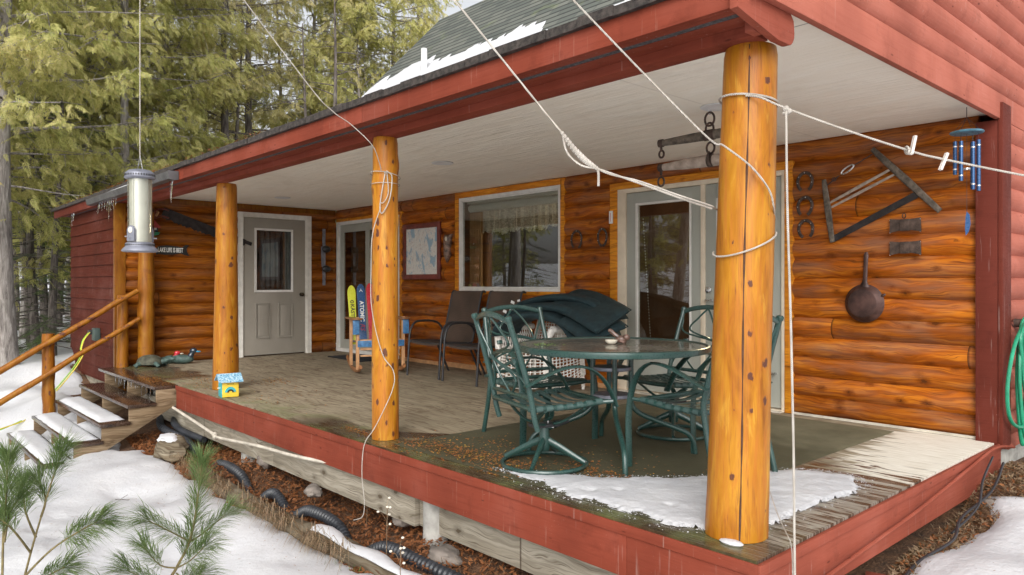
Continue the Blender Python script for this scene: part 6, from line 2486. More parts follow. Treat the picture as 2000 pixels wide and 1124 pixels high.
# turtle
t = thing('turtle_figurine', 'mossy grey turtle figurine in the far left corner of the deck', 'turtle figurine', (-8.72, .30, 0), R_(55))
t.scale = (.82, .82, .82)
mb = MB()
vs, fs = [], []
for i in range(9):
    th = math.pi / 2 * i / 8
    for k in range(22):
        q = 2 * math.pi * k / 22
        rr = math.sin(th)
        vs.append((.20 * rr * math.cos(q), .155 * rr * math.sin(q), .055 + .13 * math.cos(th) ** .8 * (1 + .03 * math.cos(q * 6)) - .012 * (rr > .98)))
for i in range(8):
    for k in range(22):
        k2 = (k + 1) % 22
        fs.append((i * 22 + k, (i + 1) * 22 + k, (i + 1) * 22 + k2, i * 22 + k2))
fs.append(tuple(8 * 22 + k for k in range(22)))
mb.add(vs, fs)
mb.build('shell', 'turtle', t)
mb = MB()
mb.ball((0, 0, .05), (.185, .14, .035), 18, 8)
mb.tube(smooth([(.14, 0, .06), (.22, -.01, .085), (.29, -.02, .115), (.33, -.025, .12)], 4), [.045] * 4 + [.036] * 4 + [.034] * 5, 10)
mb.ball((.345, -.028, .122), (.052, .036, .034), 14, 8)
for sx, sy in ((.15, -.13), (.15, .13), (-.13, -.12), (-.13, .12)):
    mb.tube([(sx * .7, sy * .7, .06), (sx * 1.1, sy * 1.15, .045), (sx * 1.25, sy * 1.3, .012)], [.038, .033, .028], 8)
mb.tube([(-.18, 0, .04), (-.25, 0, .02)], [.02, .005], 6)
mb.build('body', 'turtle_skin', t)
# ducks
def duck(loc, rz, label, head, body, bill, sc):
    t = thing('duck_decoy', label, 'duck decoy', loc, rz, 'duck decoys beside the turtle')
    mb = MB()
    mb.ball((0, 0, .065 * sc), (.17 * sc, .085 * sc, .065 * sc), 20, 12)
    mb.tube([(-.14 * sc, 0, .08 * sc), (-.22 * sc, 0, .10 * sc)], [.045 * sc, .012 * sc], 8)
    mb.build('body', body, t)
    mb = MB()
    mb.tube(smooth([(.11 * sc, 0, .09 * sc), (.14 * sc, 0, .14 * sc), (.15 * sc, 0, .17 * sc)], 4), [.042 * sc] * 4 + [.034 * sc] * 5, 10)
    mb.ball((.16 * sc, 0, .185 * sc), (.052 * sc, .038 * sc, .040 * sc), 16, 10)
    hd = mb.build('head', head, t)
    mb = MB()
    mb.ball((.225 * sc, 0, .172 * sc), (.040 * sc, .020 * sc, .011 * sc), 10, 6)
    mb.build('bill', bill, hd)
duck((-8.80, .72, 0), R_(52), 'duck decoy with a glossy black head and blue bill', 'duck_black', 'turtle_skin', 'duck_blue', .95)
duck((-8.93, .58, 0), R_(75), 'duck decoy with a glossy red head, between the turtle and the black headed duck', 'duck_red', 'turtle_skin', 'duck_white', .75)

# frog and shells on the table
t = thing('ceramic_frog', 'small brown ceramic figure on the glass table', 'figurine', (-1.56, 1.06, .695), R_(30))
mb = MB()
mb.ball((.02, 0, .026), (.040, .030, .026), 14, 9)
mb.ball((.055, -.01, .04), (.024, .022, .02), 12, 8)
mb.tube([(-.0, .0, .04), (-.025, .0, .058), (-.045, .0, .075)], [.016, .012, .016], 8)
mb.ball((-.05, 0, .08), (.016, .014, .013), 10, 7)
for s_ in (-1, 1):
    mb.tube([(.02, .022 * s_, .015), (.045, .034 * s_, .006)], [.012, .008], 6)
mb.build('body', 'frog', t)
mb = MB()
mb.lathe([(.0001, 0), (.022, .002), (.036, .014), (.040, .026), (.034, .022), (.0001, .012)], (-1.545, .975, .695), 16)
o = mb.build('seashell', 'duck_white', None, loc=(-1.545, .975, .695))
tag(o, 'pale scalloped shell lying before the ceramic figure on the table', 'shell')

# ================================================================ trees
def rot_mats(az, el, roll):
    ca, sa_ = np.cos(az), np.sin(az)
    ce, se = np.cos(el), np.sin(el)
    X_ = np.stack([ca * ce, sa_ * ce, se], -1)
    Y_ = np.stack([-sa_, ca, np.zeros_like(ca)], -1)
    Z_ = np.cross(X_, Y_)
    cr, sr = np.cos(roll)[:, None], np.sin(roll)[:, None]
    Y2 = Y_ * cr + Z_ * sr
    Z2 = -Y_ * sr + Z_ * cr
    return np.stack([X_, Y2, Z2], -1)          # columns are the local axes
def scatter(name, tmpl, pos, az, el, roll, sc, mat, parent):
    """tmpl: (Q,4,3) quads; one mesh with a copy per position"""
    Rm = rot_mats(az, el, roll)
    v = np.einsum('nij,qkj->nqki', Rm, tmpl) * sc[:, None, None, None] + pos[:, None, None, :]
    v = v.reshape(-1, 3)
    nq = len(v) // 4
    me = bpy.data.meshes.new(name)
    me.vertices.add(len(v))
    me.vertices.foreach_set('co', v.astype(np.float32).ravel())
    me.loops.add(nq * 4)
    me.loops.foreach_set('vertex_index', np.arange(nq * 4, dtype=np.int32))
    me.polygons.add(nq)
    me.polygons.foreach_set('loop_start', np.arange(0, nq * 4, 4, dtype=np.int32))
    me.polygons.foreach_set('loop_total', np.full(nq, 4, dtype=np.int32))
    me.update(calc_edges=True)
    me.materials.append(M[mat])
    o = bpy.data.objects.new(name, me)
    COL.objects.link(o)
    o.parent = parent
    return o
rg = np.random.default_rng(11)
def leafquad(x, y, ang, L, wd, z=0., dz=0.):
    c_, s_ = math.cos(ang), math.sin(ang)
    def q(a, b, zz_):
        return (x + a * c_ - b * s_, y + a * s_ + b * c_, z + zz_)
    return [q(0, -wd * .3, 0), q(L * .45, -wd * .5, dz * .4), q(L, 0, dz), q(L * .45, wd * .5, dz * .4)]
def cedar_frond():
    q = [leafquad(0, 0, 0, .5, .035, 0, -.06), leafquad(.42, 0, .05, .58, .06, -.05, -.14)]
    for i in range(6):
        x = .10 + .14 * i
        L = .42 * (1 - .09 * i) * (.8 + .3 * rnd.random())
        for s_ in (-1, 1):
            q.append(leafquad(x, 0, s_ * (.75 - .05 * i), L, .058, -.03 * i * .5, -.10 - .10 * rnd.random()))
            q.append(leafquad(x + .12 * L, s_ * .10 * L, s_ * (1.2 - .05 * i), L * .4, .04, -.03 * i * .5 - .03, -.03))
    return np.array(q)
def spruce_frond():
    q = [leafquad(0, 0, 0, 1, .03, 0, -.05)]
    for i in range(10):
        x = .06 + .09 * i
        for s_ in (-1, 1):
            L = .30 * (1 - .065 * i)
            q.append(leafquad(x, 0, s_ * (.85 + .15 * rnd.random()), L, .040, 0, -.03 + .05 * rnd.random()))
    return np.array(q)
CF, SF = cedar_frond(), spruce_frond()
def tree(name, label, cat, loc, rz, grp, kind, H, R, nlimb, fr_per, zmin, seed, lean=(0, 0), tr=.16, crown='cedar', bark='bark', fsize=.34, top_r=.5):
    t = thing(name, label, cat, loc, rz, grp)
    r = random.Random(seed)
    g_ = np.random.default_rng(seed)
    mb = MB()
    tp = []
    for i in range(15):
        u = i / 14
        tp.append((lean[0] * u ** 1.3 * H + .12 * math.sin(u * 5 + seed), lean[1] * u ** 1.3 * H + .1 * math.sin(u * 4 + seed * 2), -.4 + (H + .4) * u))
    mb.tube(tp, [tr * (1.35 if i == 0 else 1.12 if i == 1 else 1) * (1 - i / 14.6) + .01 for i in range(15)], 12)
    tk = mb.build('trunk', bark, t, ang=80)
    def axis_at(z):
        u = max(0, min(1, (z + .4) / (H + .4))) * 14
        i = min(int(u), 13)
        return Vector(tp[i]).lerp(Vector(tp[i + 1]), u - i)
    lm = MB()
    pos, az, el, roll, sc = [], [], [], [], []
    for k in range(nlimb):
        z = zmin + (H - zmin) * (k + r.random()) / nlimb
        u = (z - zmin) / (H - zmin)
        if kind == 'spruce':
            L = R * (1 - u) ** .8 * r.uniform(.75, 1.1) + .15
            rise, droop = -.05, -.22
        else:
            L = R * (1 - u ** 2.2 * (1 - top_r)) * r.uniform(.55, 1.15) * (1 if u > .12 else .8)
            rise, droop = r.uniform(-.1, .5), r.uniform(-.45, -.15)
        a = r.uniform(0, 2 * math.pi)
        o = axis_at(z)
        pts = []
        for i in range(6):
            s_ = i / 5
            aa = a + .25 * math.sin(s_ * 2 + k)
            pts.append(o + Vector((math.cos(aa) * L * s_, math.sin(aa) * L * s_, L * (rise * s_ + droop * s_ * s_ + (.18 * s_ ** 3 if kind != 'spruce' else .1 * s_ ** 3)))))
        lm.tube(pts, [(.022 if kind != 'spruce' else .011) * (L / 2) ** .5 * (1 - i / 5.6) + .002 for i in range(6)], 4)
        n = max(3, int(fr_per * L / R * r.uniform(.5, 1.35)))
        for j in range(n):
            s_ = r.random() ** .6 * .96 + .06
            i = min(int(s_ * 5), 4)
            p = pts[i].lerp(pts[i + 1], min(1, s_ * 5 - i))
            if kind == 'spruce':
                side = r.choice((-1, 1))
                pa = a + side * r.uniform(.2, 1.0)
                pos.append(p)
                az.append(pa)
                el.append(r.uniform(-.45, .05))
                roll.append(r.uniform(-.3, .3))
                sc.append(fsize * r.uniform(.6, 1.2) * (1.15 - .5 * s_))
            else:
                rad = .28 * L * (1 - s_ * .55)
                q = r.uniform(0, 6.28)
                d = Vector((math.cos(q) * rad * r.random(), math.sin(q) * rad * r.random(), r.uniform(-.26, .05)))
                pos.append(p + d)
                az.append(a + r.gauss(0, .9))
                el.append(r.uniform(-1.25, -.15))
                roll.append(r.uniform(-1.2, 1.2))
                sc.append(fsize * r.uniform(.55, 1.25))
                if r.random() < .10:
                    lm.tube([p, p + d * .6, p + d], [.006, .004, .002], 3)
        # bare twig ends
        if kind != 'spruce' and r.random() < .6:
            e = pts[4]
            for _ in range(3):
                v_ = Vector((r.gauss(0, .35), r.gauss(0, .35), r.gauss(0, .25)))
                lm.tube([e, e + v_ * .5 + Vector((0, 0, .03)), e + v_], [.005, .004, .002], 3)
    lo = lm.build('limbs', bark, t, ang=80)
    scatter('crown', CF if kind != 'spruce' else SF, np.array([tuple(p) for p in pos]), np.array(az), np.array(el), np.array(roll), np.array(sc), crown, t)
    return t
def W_(u, d):
    l = (u - 1000) / 1427 * d
    return (1.458 - .7393 * d + .6735 * l, -2.614 + .6735 * d + .7393 * l)
GT = 'evergreen trees round the cabin'
def tl(u, d):
    x, y = W_(u, d)
    return (x, y, hz(x, y) - .05)
# masters
tA = tree('cedar_tree', 'tall cedar with a broad pale grey trunk at the left edge, foliage hanging over it', 'tree', tl(14, 12.0), 1.0, GT, 'cedar', 11.5, 2.5, 130, 104, 2.6, 3, tr=.16, fsize=.25)
tB = tree('cedar_tree', 'dense olive cedar rising right behind the bird feeder', 'tree', tl(255, 16.2), .4, GT, 'cedar', 12.5, 2.5, 140, 100, 2.2, 8, tr=.12, fsize=.26, crown='cedar')
tC = tree('cedar_tree', 'thin cedar with dark bare trunk and ragged yellowish foliage above the left eave', 'tree', tl(446, 20), 2.2, GT, 'cedar', 14.0, 2.1, 105, 56, 2.6, 15, tr=.15, crown='cedar_b', bark='bark_d', fsize=.26)
tD = tree('spruce_tree', 'young spruce with low dark drooping boughs behind the shed', 'tree', tl(70, 15.5), .9, GT, 'spruce', 7.5, 2.4, 90, 17, .3, 21, tr=.09, crown='spruce', bark='bark_d', fsize=.42)
tE = tree('bare_tree', 'slim bare tree trunk with a few twigs standing in the snow at far left', 'tree', tl(88, 17.5), .3, GT, 'cedar', 9, 1.3, 40, 3, 1.0, 33, tr=.10, crown='cedar_b', bark='bark_d', fsize=.3)
cp_ = [
 (tB, 175, 17.5, 'olive cedar hanging over the dark red shed, left of the bird feeder'),
 (tB, 60, 19.5, 'dense cedar just right of the pale trunk at the left edge'),
 (tB, -150, 13, 'cedar whose boughs reach in from the left border'),
 (tA, 330, 18.5, 'dense cedar directly right of the feeder cord'),
 (tC, 398, 24, 'ragged cedar with sky showing through, between feeder cord and eave'),
 (tC, 494, 22.5, 'dark trunked ragged cedar, the second above the left eave'),
 (tC, 545, 27, 'thin ragged cedar standing farther back above the middle of the eave'),
 (tB, 618, 24.5, 'full yellowish cedar above the middle post'),
 (tB, 700, 24, 'broad yellowish cedar above the eave, left of the steep roof'),
 (tB, 765, 25, 'full cedar whose right side touches the steep roof edge'),
 (tC, 655, 30, 'tall thin cedar behind the two above the middle post'),
 (tC, 820, 33, 'far cedar top just left of the roof ridge'),
 (tD, 112, 14.6, 'low dark spruce boughs beside the shed wall, above the upper handrail'),
 (tD, 48, 17.5, 'dark spruce directly right of the pale trunk, behind the handrail post'),
 (tD, 190, 17.5, 'dark spruce showing between the pale trunk and the shed roof'),
 (tD, 120, 25, 'small dark spruce farther back in the snowy wood'),
 (tD, 25, 21, 'mid sized dark spruce on the snowy slope at far left'),
 (tE, 30, 24, 'slim bare trunk deep in the snowy wood at far left'),
 (tE, 62, 28, 'farthest slim bare trunk on the snowy slope at left'),
 (tE, 120, 22, 'slim bare trunk just left of the shed wall'),
 (tE, 470, 21, 'slim dark trunk between the two dark trunked cedars'),
 (tE, 596, 20, 'slim bare trunk above the middle of the eave'),
 (tE, 650, 19, 'slim grey trunk above the middle post'),
 (tC, 262, 26, 'ragged cedar far behind the bird feeder'),
 (tA, 140, 24, 'big cedar in the second row above the shed'),
 (tB, 430, 32, 'far dense cedar low behind the dark trunks'),
 (tB, 100, 38, 'far cedar in the back row above the snowy slope'),
 (tC, 955, 40, 'far tree top peeping over the roof ridge'),
]
k = 0
for src, u, d, lb in cp_:
    k += 1
    o = copy_thing(src, tl(u, d), k * 2.4, lb)
    s_ = 1 + .12 * math.sin(k * 3.3)
    o.scale = (s_, s_, s_)
# the wood across the yard, behind the photographer: it shows in the window glass
yard = [(tB, -18, -17), (tA, -23, -20), (tB, -12.5, -21), (tC, -27, -14), (tA, -6, -22), (tC, 2, -22), (tD, -15.0, -13), (tD, -9.5, -14), (tD, -21, -12), (tB, -31, -20), (tD, -12.3, -12), (tD, -17.6, -15), (tD, -25, -15), (tA, -14.5, -19)]
for i, (src, x, y) in enumerate(yard):
    o = copy_thing(src, (x, y, hz(x, y) - .05), i * 1.9, 'evergreen of the wood across the yard, seen as a reflection in the window glass')
    o['group'] = 'trees across the yard'
lt_ = tree('leaning_tree', 'leaning pale trunk across the yard, reflected in the patio door glass', 'tree', (-9.4, -6.2, hz(-9.4, -6.2)), 0, 'trees across the yard', 'cedar', 7.5, 1.4, 46, 22, 2.6, 51, lean=(.22, .1), tr=.17, fsize=.32)
lt2 = tree('straight_tree', 'straight pale trunk across the yard, reflected in the picture window', 'tree', (-15.3, -6.4, hz(-15.3, -6.4)), 0, 'trees across the yard', 'cedar', 10, 1.7, 60, 22, 4.2, 57, tr=.19, fsize=.32)

# ================================================================ young pines in the foreground
M['sap_stem'] = simple('olive_brown_stem', (.13, .10, .04), .8, .3, 30, .3)
def needles(spec, needle=.10, dens=900, seed=1, mat='needle'):
    """spec: list of (points, start fraction) shoots"""
    g_ = np.random.default_rng(seed)
    V, k = [], 0
    for pts, f0 in spec:
        P = smooth(pts, 5)
        Ls = sum((P[i + 1] - P[i]).length for i in range(len(P) - 1))
        n = int(dens * Ls * (1 - f0)) + 60
        for i in range(n):
            u = f0 + (1 - f0) * (g_.random() if i > 60 else 1 - .12 * g_.random())
            j = min(int(u * (len(P) - 1)), len(P) - 2)
            a = P[j].lerp(P[j + 1], u * (len(P) - 1) - j)
            d = (P[j + 1] - P[j]).normalized()
            q = g_.random() * 6.283
            o1 = d.orthogonal().normalized()
            o2 = d.cross(o1)
            side = o1 * math.cos(q) + o2 * math.sin(q)
            sp = .55 + .45 * g_.random() - .25 * u
            dv = (d * math.cos(sp) + side * math.sin(sp)).normalized()
            L = needle * (.75 + .4 * g_.random()) * (.75 + .25 * u)
            mid = a + dv * L * .55
            end = a + dv * L + Vector((0, 0, -L * (.12 + .22 * g_.random()))) + d * L * .08
            w_ = dv.cross(Vector((g_.random() - .5, g_.random() - .5, 1))).normalized() * .0010
            V.append([a - w_ * .7, mid - w_, end, mid + w_])
    return np.array([[tuple(p) for p in q] for q in V])
def quads_obj(name, V, mat, parent=None, loc=None):
    v = V.reshape(-1, 3)
    if parent is not None:
        m = np.array(PM(parent).inverted())
        v = v @ m[:3, :3].T + m[:3, 3]
    elif loc is not None:
        v = v - np.array(loc)
    nq = len(v) // 4
    me = bpy.data.meshes.new(name)
    me.from_pydata(v.tolist(), [], np.arange(nq * 4).reshape(-1, 4).tolist())
    me.materials.append(M[mat])
    o = bpy.data.objects.new(name, me)
    COL.objects.link(o)
    if parent is not None:
        o.parent = parent
    elif loc is not None:
        o.location = loc
    return o
leader = [(-1.22, -1.84, -.80), (-1.20, -1.82, -.3), (-1.187, -1.805, .018), (-1.163, -1.779, .106), (-1.134, -1.746, .194), (-1.117, -1.728, .316), (-1.105, -1.715, .465)]
cb = [(leader[3:], .15), ([(-1.134, -1.746, .197), (-1.122, -1.808, .246), (-1.121, -1.88, .30)], .25), ([(-1.134, -1.746, .194), (-1.143, -1.683, .22), (-1.151, -1.617, .258)], .25),
      ([(-1.163, -1.779, .106), (-1.082, -1.76, .150), (-1.02, -1.733, .21)], .3), ([(-1.163, -1.779, .106), (-1.24, -1.81, .103), (-1.33, -1.836, .149)], .4),
      ([(-1.175, -1.792, .053), (-1.141, -1.86, .09), (-1.166, -1.93, .136)], .35), ([(-1.163, -1.779, .088), (-1.06, -1.786, .10), (-.98, -1.764, .134)], .3), ([(-1.187, -1.805, .018), (-1.10, -1.80, .02), (-1.02, -1.80, .06)], .3),
      ([(-1.187, -1.805, .018), (-1.24, -1.90, .0), (-1.26, -1.98, .05)], .4)]
t = thing('pine_sapling', 'young pine with long soft needles standing in the snow, middle of the foreground', 'pine sapling', (-1.22, -1.84, -.80), 0, 'pine saplings in the foreground')
mb = MB()
mb.tube(smooth(leader, 4), [.008 - .006 * i / 24 for i in range(25)], 7)
for p, f in cb[1:]:
    mb.tube(smooth(p, 4), [.0034 - .002 * i / 8 for i in range(9)], 5)
mb.build('stem', 'sap_stem', t, world=True, ang=80)
quads_obj('foliage', needles(cb, .105, 2500, 3), 'needle', t)
lf = [([(-1.203, -2.268, .115), (-1.201, -2.265, .315), (-1.194, -2.258, .454), (-1.191, -2.255, .545)], .35),
      ([(-1.29, -2.215, .071), (-1.263, -2.185, .232), (-1.225, -2.143, .426), (-1.198, -2.114, .545)], .72),
      ([(-1.263, -2.185, .232), (-1.186, -2.249, .346), (-1.228, -2.295, .392)], .4),
      ([(-1.279, -2.203, .152), (-1.161, -2.148, .259), (-1.041, -2.09, .338), (-1.01, -2.056, .362)], .45),
      ([(-1.252, -2.173, .281), (-1.333, -2.188, .346), (-1.398, -2.185, .414)], .4),
      ([(-1.241, -2.161, .345), (-1.24, -2.149, .40), (-1.26, -2.165, .45)], .3),
      ([(-1.284, -2.209, .119), (-1.153, -2.169, .181), (-1.10, -2.123, .218)], .4),
      ([(-1.198, -2.263, .30), (-1.206, -2.248, .38), (-1.22, -2.221, .42)], .3),
      ([(-1.29, -2.215, .071), (-1.25, -2.26, .10), (-1.20, -2.30, .16)], .3),
      ([(-1.284, -2.209, .10), (-1.18, -2.18, .09), (-1.10, -2.15, .12)], .4)]
t = thing('pine_sapling', 'young long needled pine with several leaders in the lower left corner', 'pine sapling', (-1.3, -2.22, -.8), 0, 'pine saplings in the foreground')
mb = MB()
mb.tube(smooth([(-1.3, -2.22, -.82), (-1.3, -2.22, -.3), (-1.29, -2.215, .071)], 4), .013, 7)
mb.tube(smooth([(-1.30, -2.22, -.15), (-1.22, -2.26, -.03), (-1.203, -2.268, .115)], 4), .009, 7)
for p, f in lf:
    Q = smooth(p, 4)
    mb.tube(Q, [.0042 - .0028 * i / len(Q) for i in range(len(Q))], 5)
mb.build('stem', 'sap_stem', t, world=True, ang=80)
quads_obj('foliage', needles(lf, .098, 2400, 5), 'needle', t)

# ================================================================ edging timbers, drain pipe, stump
for a, b, lb in ((-5.25, -3.95, 'rotten edging timber nearest the stump, half buried in needles'), (-3.90, -2.72, 'rotten edging timber below the middle post, dry grass hanging over it'), (-2.68, -1.0, 'nearest rotten edging timber, its top covered by a line of snow')):
    mb = MB()
    n = 26
    vs, fs = [], []
    for i in range(n + 1):
        x = a + (b - a) * i / n
        for k in range(8):
            q = 2 * math.pi * (k + .5) / 8
            rr = .075 * (1 + .22 * mnoise.noise(Vector((x * 3, k * 1.3, 1))))
            vs.append((x, -.325 + .02 * math.sin(x * 2) + rr * math.cos(q), -.60 + .02 * mnoise.noise(Vector((x, 0, 4))) + rr * math.sin(q)))
    for i in range(n):
        for k in range(8):
            k2 = (k + 1) % 8
            fs.append((i * 8 + k, i * 8 + k2, (i + 1) * 8 + k2, (i + 1) * 8 + k))
    fs.append(tuple(range(7, -1, -1)))
    fs.append(tuple(n * 8 + k for k in range(8)))
    mb.add(vs, fs)
    o = mb.build('edging_timber', 'edging', None, loc=((a + b) / 2, -.33, -.68), ang=60)
    tag(o, lb, 'timber', 'rotten timbers edging the bed')
mb = MB()
pts = [(-2.95 + i * .11, -.33 + .015 * math.sin(i * 1.3), -.523 + .006 * math.sin(i)) for i in range(18)]
mb.tube(pts, [.012 + .022 * abs(math.sin(i * .6 + 1)) + .012 for i in range(18)], 8, flat=(1.2, .5))
o = mb.build('timber_snow', 'snow_clean', None, loc=(-2, -.33, -.52), ang=80)
tag(o, 'line of snow on top of the nearest edging timber', 'snow')
path = smooth([(-7.6, .1, -.44), (-6.9, -.10, -.47), (-6.2, -.06, -.53), (-5.6, -.08, -.68), (-5.2, -.11, -.552), (-4.7, -.13, -.55), (-4.35, -.15, -.69), (-4.0, -.15, -.556), (-3.7, -.15, -.66), (-3.4, -.155, -.552), (-3.0, -.155, -.556), (-2.75, -.15, -.69), (-2.4, -.15, -.55), (-2.0, -.14, -.548), (-1.5, -.13, -.55), (-.9, -.13, -.56)], 48)
mb = MB()
mb.tube(path, [.040 if i % 4 < 2 else .031 for i in range(len(path))], 12)
o = mb.build('drain_pipe', 'black_pipe', None, loc=(-4, -.14, -.52), ang=25)
tag(o, 'black corrugated drain pipe lying in the needles along the deck', 'drain pipe')
mb = MB()
mb.tube(smooth([(-7.4, .25, -.40), (-6.9, .02, -.42), (-6.5, -.02, -.46), (-6.1, .06, -.5)], 6), .035, 12)
o = mb.build('smooth_pipe', 'black_pipe', None, loc=(-6.8, 0, -.43))
tag(o, 'short smooth black pipe under the stairs beside the corrugated one', 'pipe')

def lump(name, c, rad, mat, label, cat, grp=None, seed=0, amp=.35):
    vs, fs = [], []
    n, m = 22, 14
    for i in range(m + 1):
        th = math.pi * i / m
        for k in range(n):
            q = 2 * math.pi * k / n
            d = Vector((math.sin(th) * math.cos(q), math.sin(th) * math.sin(q), math.cos(th)))
            rr = 1 + amp * mnoise.noise(d * 1.8 + Vector((seed, 0, 0))) + amp * .3 * mnoise.noise(d * 6 + Vector((seed, 0, 0)))
            vs.append((c[0] + d.x * rad[0] * rr, c[1] + d.y * rad[1] * rr, c[2] + d.z * rad[2] * rr))
    for i in range(m):
        for k in range(n):
            k2 = (k + 1) % n
            fs.append((i * n + k, (i + 1) * n + k, (i + 1) * n + k2, i * n + k2))
    mb = MB()
    mb.add(vs, fs)
    o = mb.build(name, mat, None, loc=c, ang=50)
    tag(o, label, cat, grp)
lump('tree_stump', (-5.95, -.30, -.52), (.22, .14, .13), 'edging', 'low weathered stump beside the stairs, topped with snow', 'stump', None, 4)
lump('stump_snow', (-5.98, -.31, -.415), (.15, .095, .045), 'snow_clean', 'cap of snow on the low stump by the stairs', 'snow', None, 6, .25)
lump('stone', (-4.72, .10, -.47), (.09, .07, .06), 'stone', 'grey stone against the concrete pier nearest the stairs', 'stone', 'stones along the deck', 7)
lump('stone', (-3.6, -.02, -.48), (.07, .06, .05), 'stone', 'brown stone under the deck edge left of the middle post', 'stone', 'stones along the deck', 9)
lump('stone', (-2.62, .12, -.49), (.08, .06, .05), 'stone', 'stone beside the white cord end under the deck', 'stone', 'stones along the deck', 10)
lump('stone', (-1.98, -.02, -.52), (.13, .08, .05), 'stone', 'flat pale stone at the foot of the nearest concrete pier', 'stone', 'stones along the deck', 13)
lump('stone', (.13, 2.55, -.27), (.06, .05, .04), 'stone', 'small stone near the house corner on the right', 'stone', 'stones along the deck', 14)
mb = MB()
mb.beam((-.02, 1.25, -.40), (.20, .60, -.46), .13, .03)
o = mb.build('loose_board', 'red_y', None, loc=(.1, .9, -.43), bevel=.004)
tag(o, 'short loose board on the ground beside the right side of the deck', 'board')
mb = MB()
mb.tube(smooth([(.06, 3.1, -.12), (.12, 2.6, -.20), (.10, 2.1, -.26), (.16, 1.75, -.29), (.10, 1.4, -.34), (.13, 1.0, -.38)], 6), .008, 6)
mb.tube(smooth([(.05, 2.9, -.05), (.10, 2.5, -.12), (.14, 2.25, -.22), (.11, 1.9, -.30)], 6), .007, 6)
o = mb.build('ground_cable', 'black_metal', None, loc=(.1, 2, -.25))
tag(o, 'black cable lying along the bottom of the right deck side', 'cable')

# ================================================================ litter, leaves, grass
def litter(name, label, n, fpos, size, mat, seed, elong=2.4, tilt=.5, kind='stuff'):
    g_ = np.random.default_rng(seed)
    V = []
    for i in range(n):
        x, y, z = fpos(g_)
        if x is None:
            continue
        s_ = size * (.5 + g_.random())
        a = g_.random() * 6.283
        c_, si = math.cos(a), math.sin(a)
        tl_ = (g_.random() - .5) * tilt * 2
        t2 = (g_.random() - .5) * tilt * 2
        L, wd = s_ * elong, s_
        q = []
        for lx, ly in ((-.5, -.1), (.1, -.5), (.5, .05), (0, .5)):
            px, py = lx * L, ly * wd
            q.append((x + px * c_ - py * si, y + px * si + py * c_, z + px * tl_ + py * t2 + s_ * .25))
        V.append(q)
    o = quads_obj(name, np.array(V), mat)
    tag(o, label, cat='leaves' if 'leaf' in name or 'leaves' in name else 'litter', kind=kind)
    return o
def bed(g_):
    x = -7.0 + 7.1 * g_.random()
    y = -.43 + 1.2 * g_.random() ** 1.5
    return x, y, hz(x, y) + .012 + .03 * g_.random() * (1 if y > -.2 else .4)
litter('needle_litter', 'orange brown fallen cedar needles covering the bed along the deck', 26000, bed, .012, 'dead', 1, 2.6, .7)
def bed_r(g_):
    y = -.4 + 3.9 * g_.random()
    x = .02 + (.22 + .2 * max(0, y - 2.2)) * g_.random() ** 1.3
    return x, y, hz(x, y) + .012 + .02 * g_.random()
litter('side_litter', 'dead grass and needles in the bare strip right of the deck', 4200, bed_r, .009, 'straw', 2, 4.5, .8)
litter('corner_litter', 'brown fallen leaves at the right side of the deck', 1500, bed_r, .012, 'dead', 5, 2.2, .8)
spots_ = [(-2.45, .22, .32, .16, 400), (-2.1, .25, .35, .12, 420), (-1.75, .30, .25, .15, 300), (-2.2, .55, .3, .2, 160), (-1.35, .5, .25, .12, 200), (-1.0, .55, .35, .05, 160), (-1.3, .75, .5, .35, 120),
          (-6.25, .9, .25, .22, 240), (-6.9, .35, .35, .25, 260), (-7.3, -.08, .45, .12, 420), (-6.35, .15, .3, .12, 160), (-5.4, .6, .5, .3, 60), (-3.15, .15, .28, .05, 260), (-5.0, .25, .5, .15, 60), (-1.7, .1, .15, .03, 60)]
def deckf(g_):
    i = g_.choice(len(spots_), p=np.array([s[4] for s in spots_]) / sum(s[4] for s in spots_))
    a, b, sx, sy, _ = spots_[i]
    x, y = a + sx * g_.normal() * .6, b + sy * g_.normal() * .6
    if y < -.0 and x > -6.7 or y < -.22:
        return None, None, None
    if x > -.1:
        return None, None, None
    return x, y, .014 if (-2.7 < x < -.6 and .1 < y < 3.0) else .001
litter('deck_leaves', 'small orange and green fallen cedar bits scattered on deck and rug', 2600, deckf, .0078, 'dead_bright', 3, 1.8, .35)
litter('deck_brown_leaves', 'brown leaf crumbs scattered on deck and rug', 1500, deckf, .010, 'dead', 13, 1.8, .35)
def snowf(g_):
    if g_.random() < .8:
        x, y = -8.5 + 9.0 * g_.random(), -2.4 + 2.0 * g_.random()
    else:
        x, y = .4 + 2 * g_.random(), -.5 + 4 * g_.random()
    return x, y, hsn(x, y)
litter('snow_debris', 'dark needle bits and twigs lying on the snow', 1300, snowf, .0032, 'dead', 4, 6, .1)
def roofm(g_):
    x = -12.3 + 8 * g_.random()
    return x, -.12 + .12 * g_.random(), 2.325
litter('eave_needles', 'fallen cedar needles along the top of the far eave', 900, roofm, .010, 'dead', 6, 2, .8)
def crumbs(g_):
    i = int(g_.integers(len(poly)))
    a, b = poly[i], poly[(i + 1) % len(poly)]
    u = g_.random()
    x = a[0] + (b[0] - a[0]) * u + .035 * g_.normal()
    y = a[1] + (b[1] - a[1]) * u + .035 * g_.normal()
    if y < .0 or x > 0:
        return None, None, None
    return x, y, .001 if inpoly(x, y) < -.03 else .012
litter('snow_crumbs', 'grains of slush scattered along the edge of the deck snow', 2600, crumbs, .0055, 'snow_deck', 21, 1.3, .5)
litter('table_leaves', 'tiny yellow green cedar bits lying on the glass table', 120, lambda g_: (-1.80 + .09 * g_.normal() * .6, .62 + .06 * g_.normal(), .6965), .006, 'cord_green', 8, 1.6, .2)

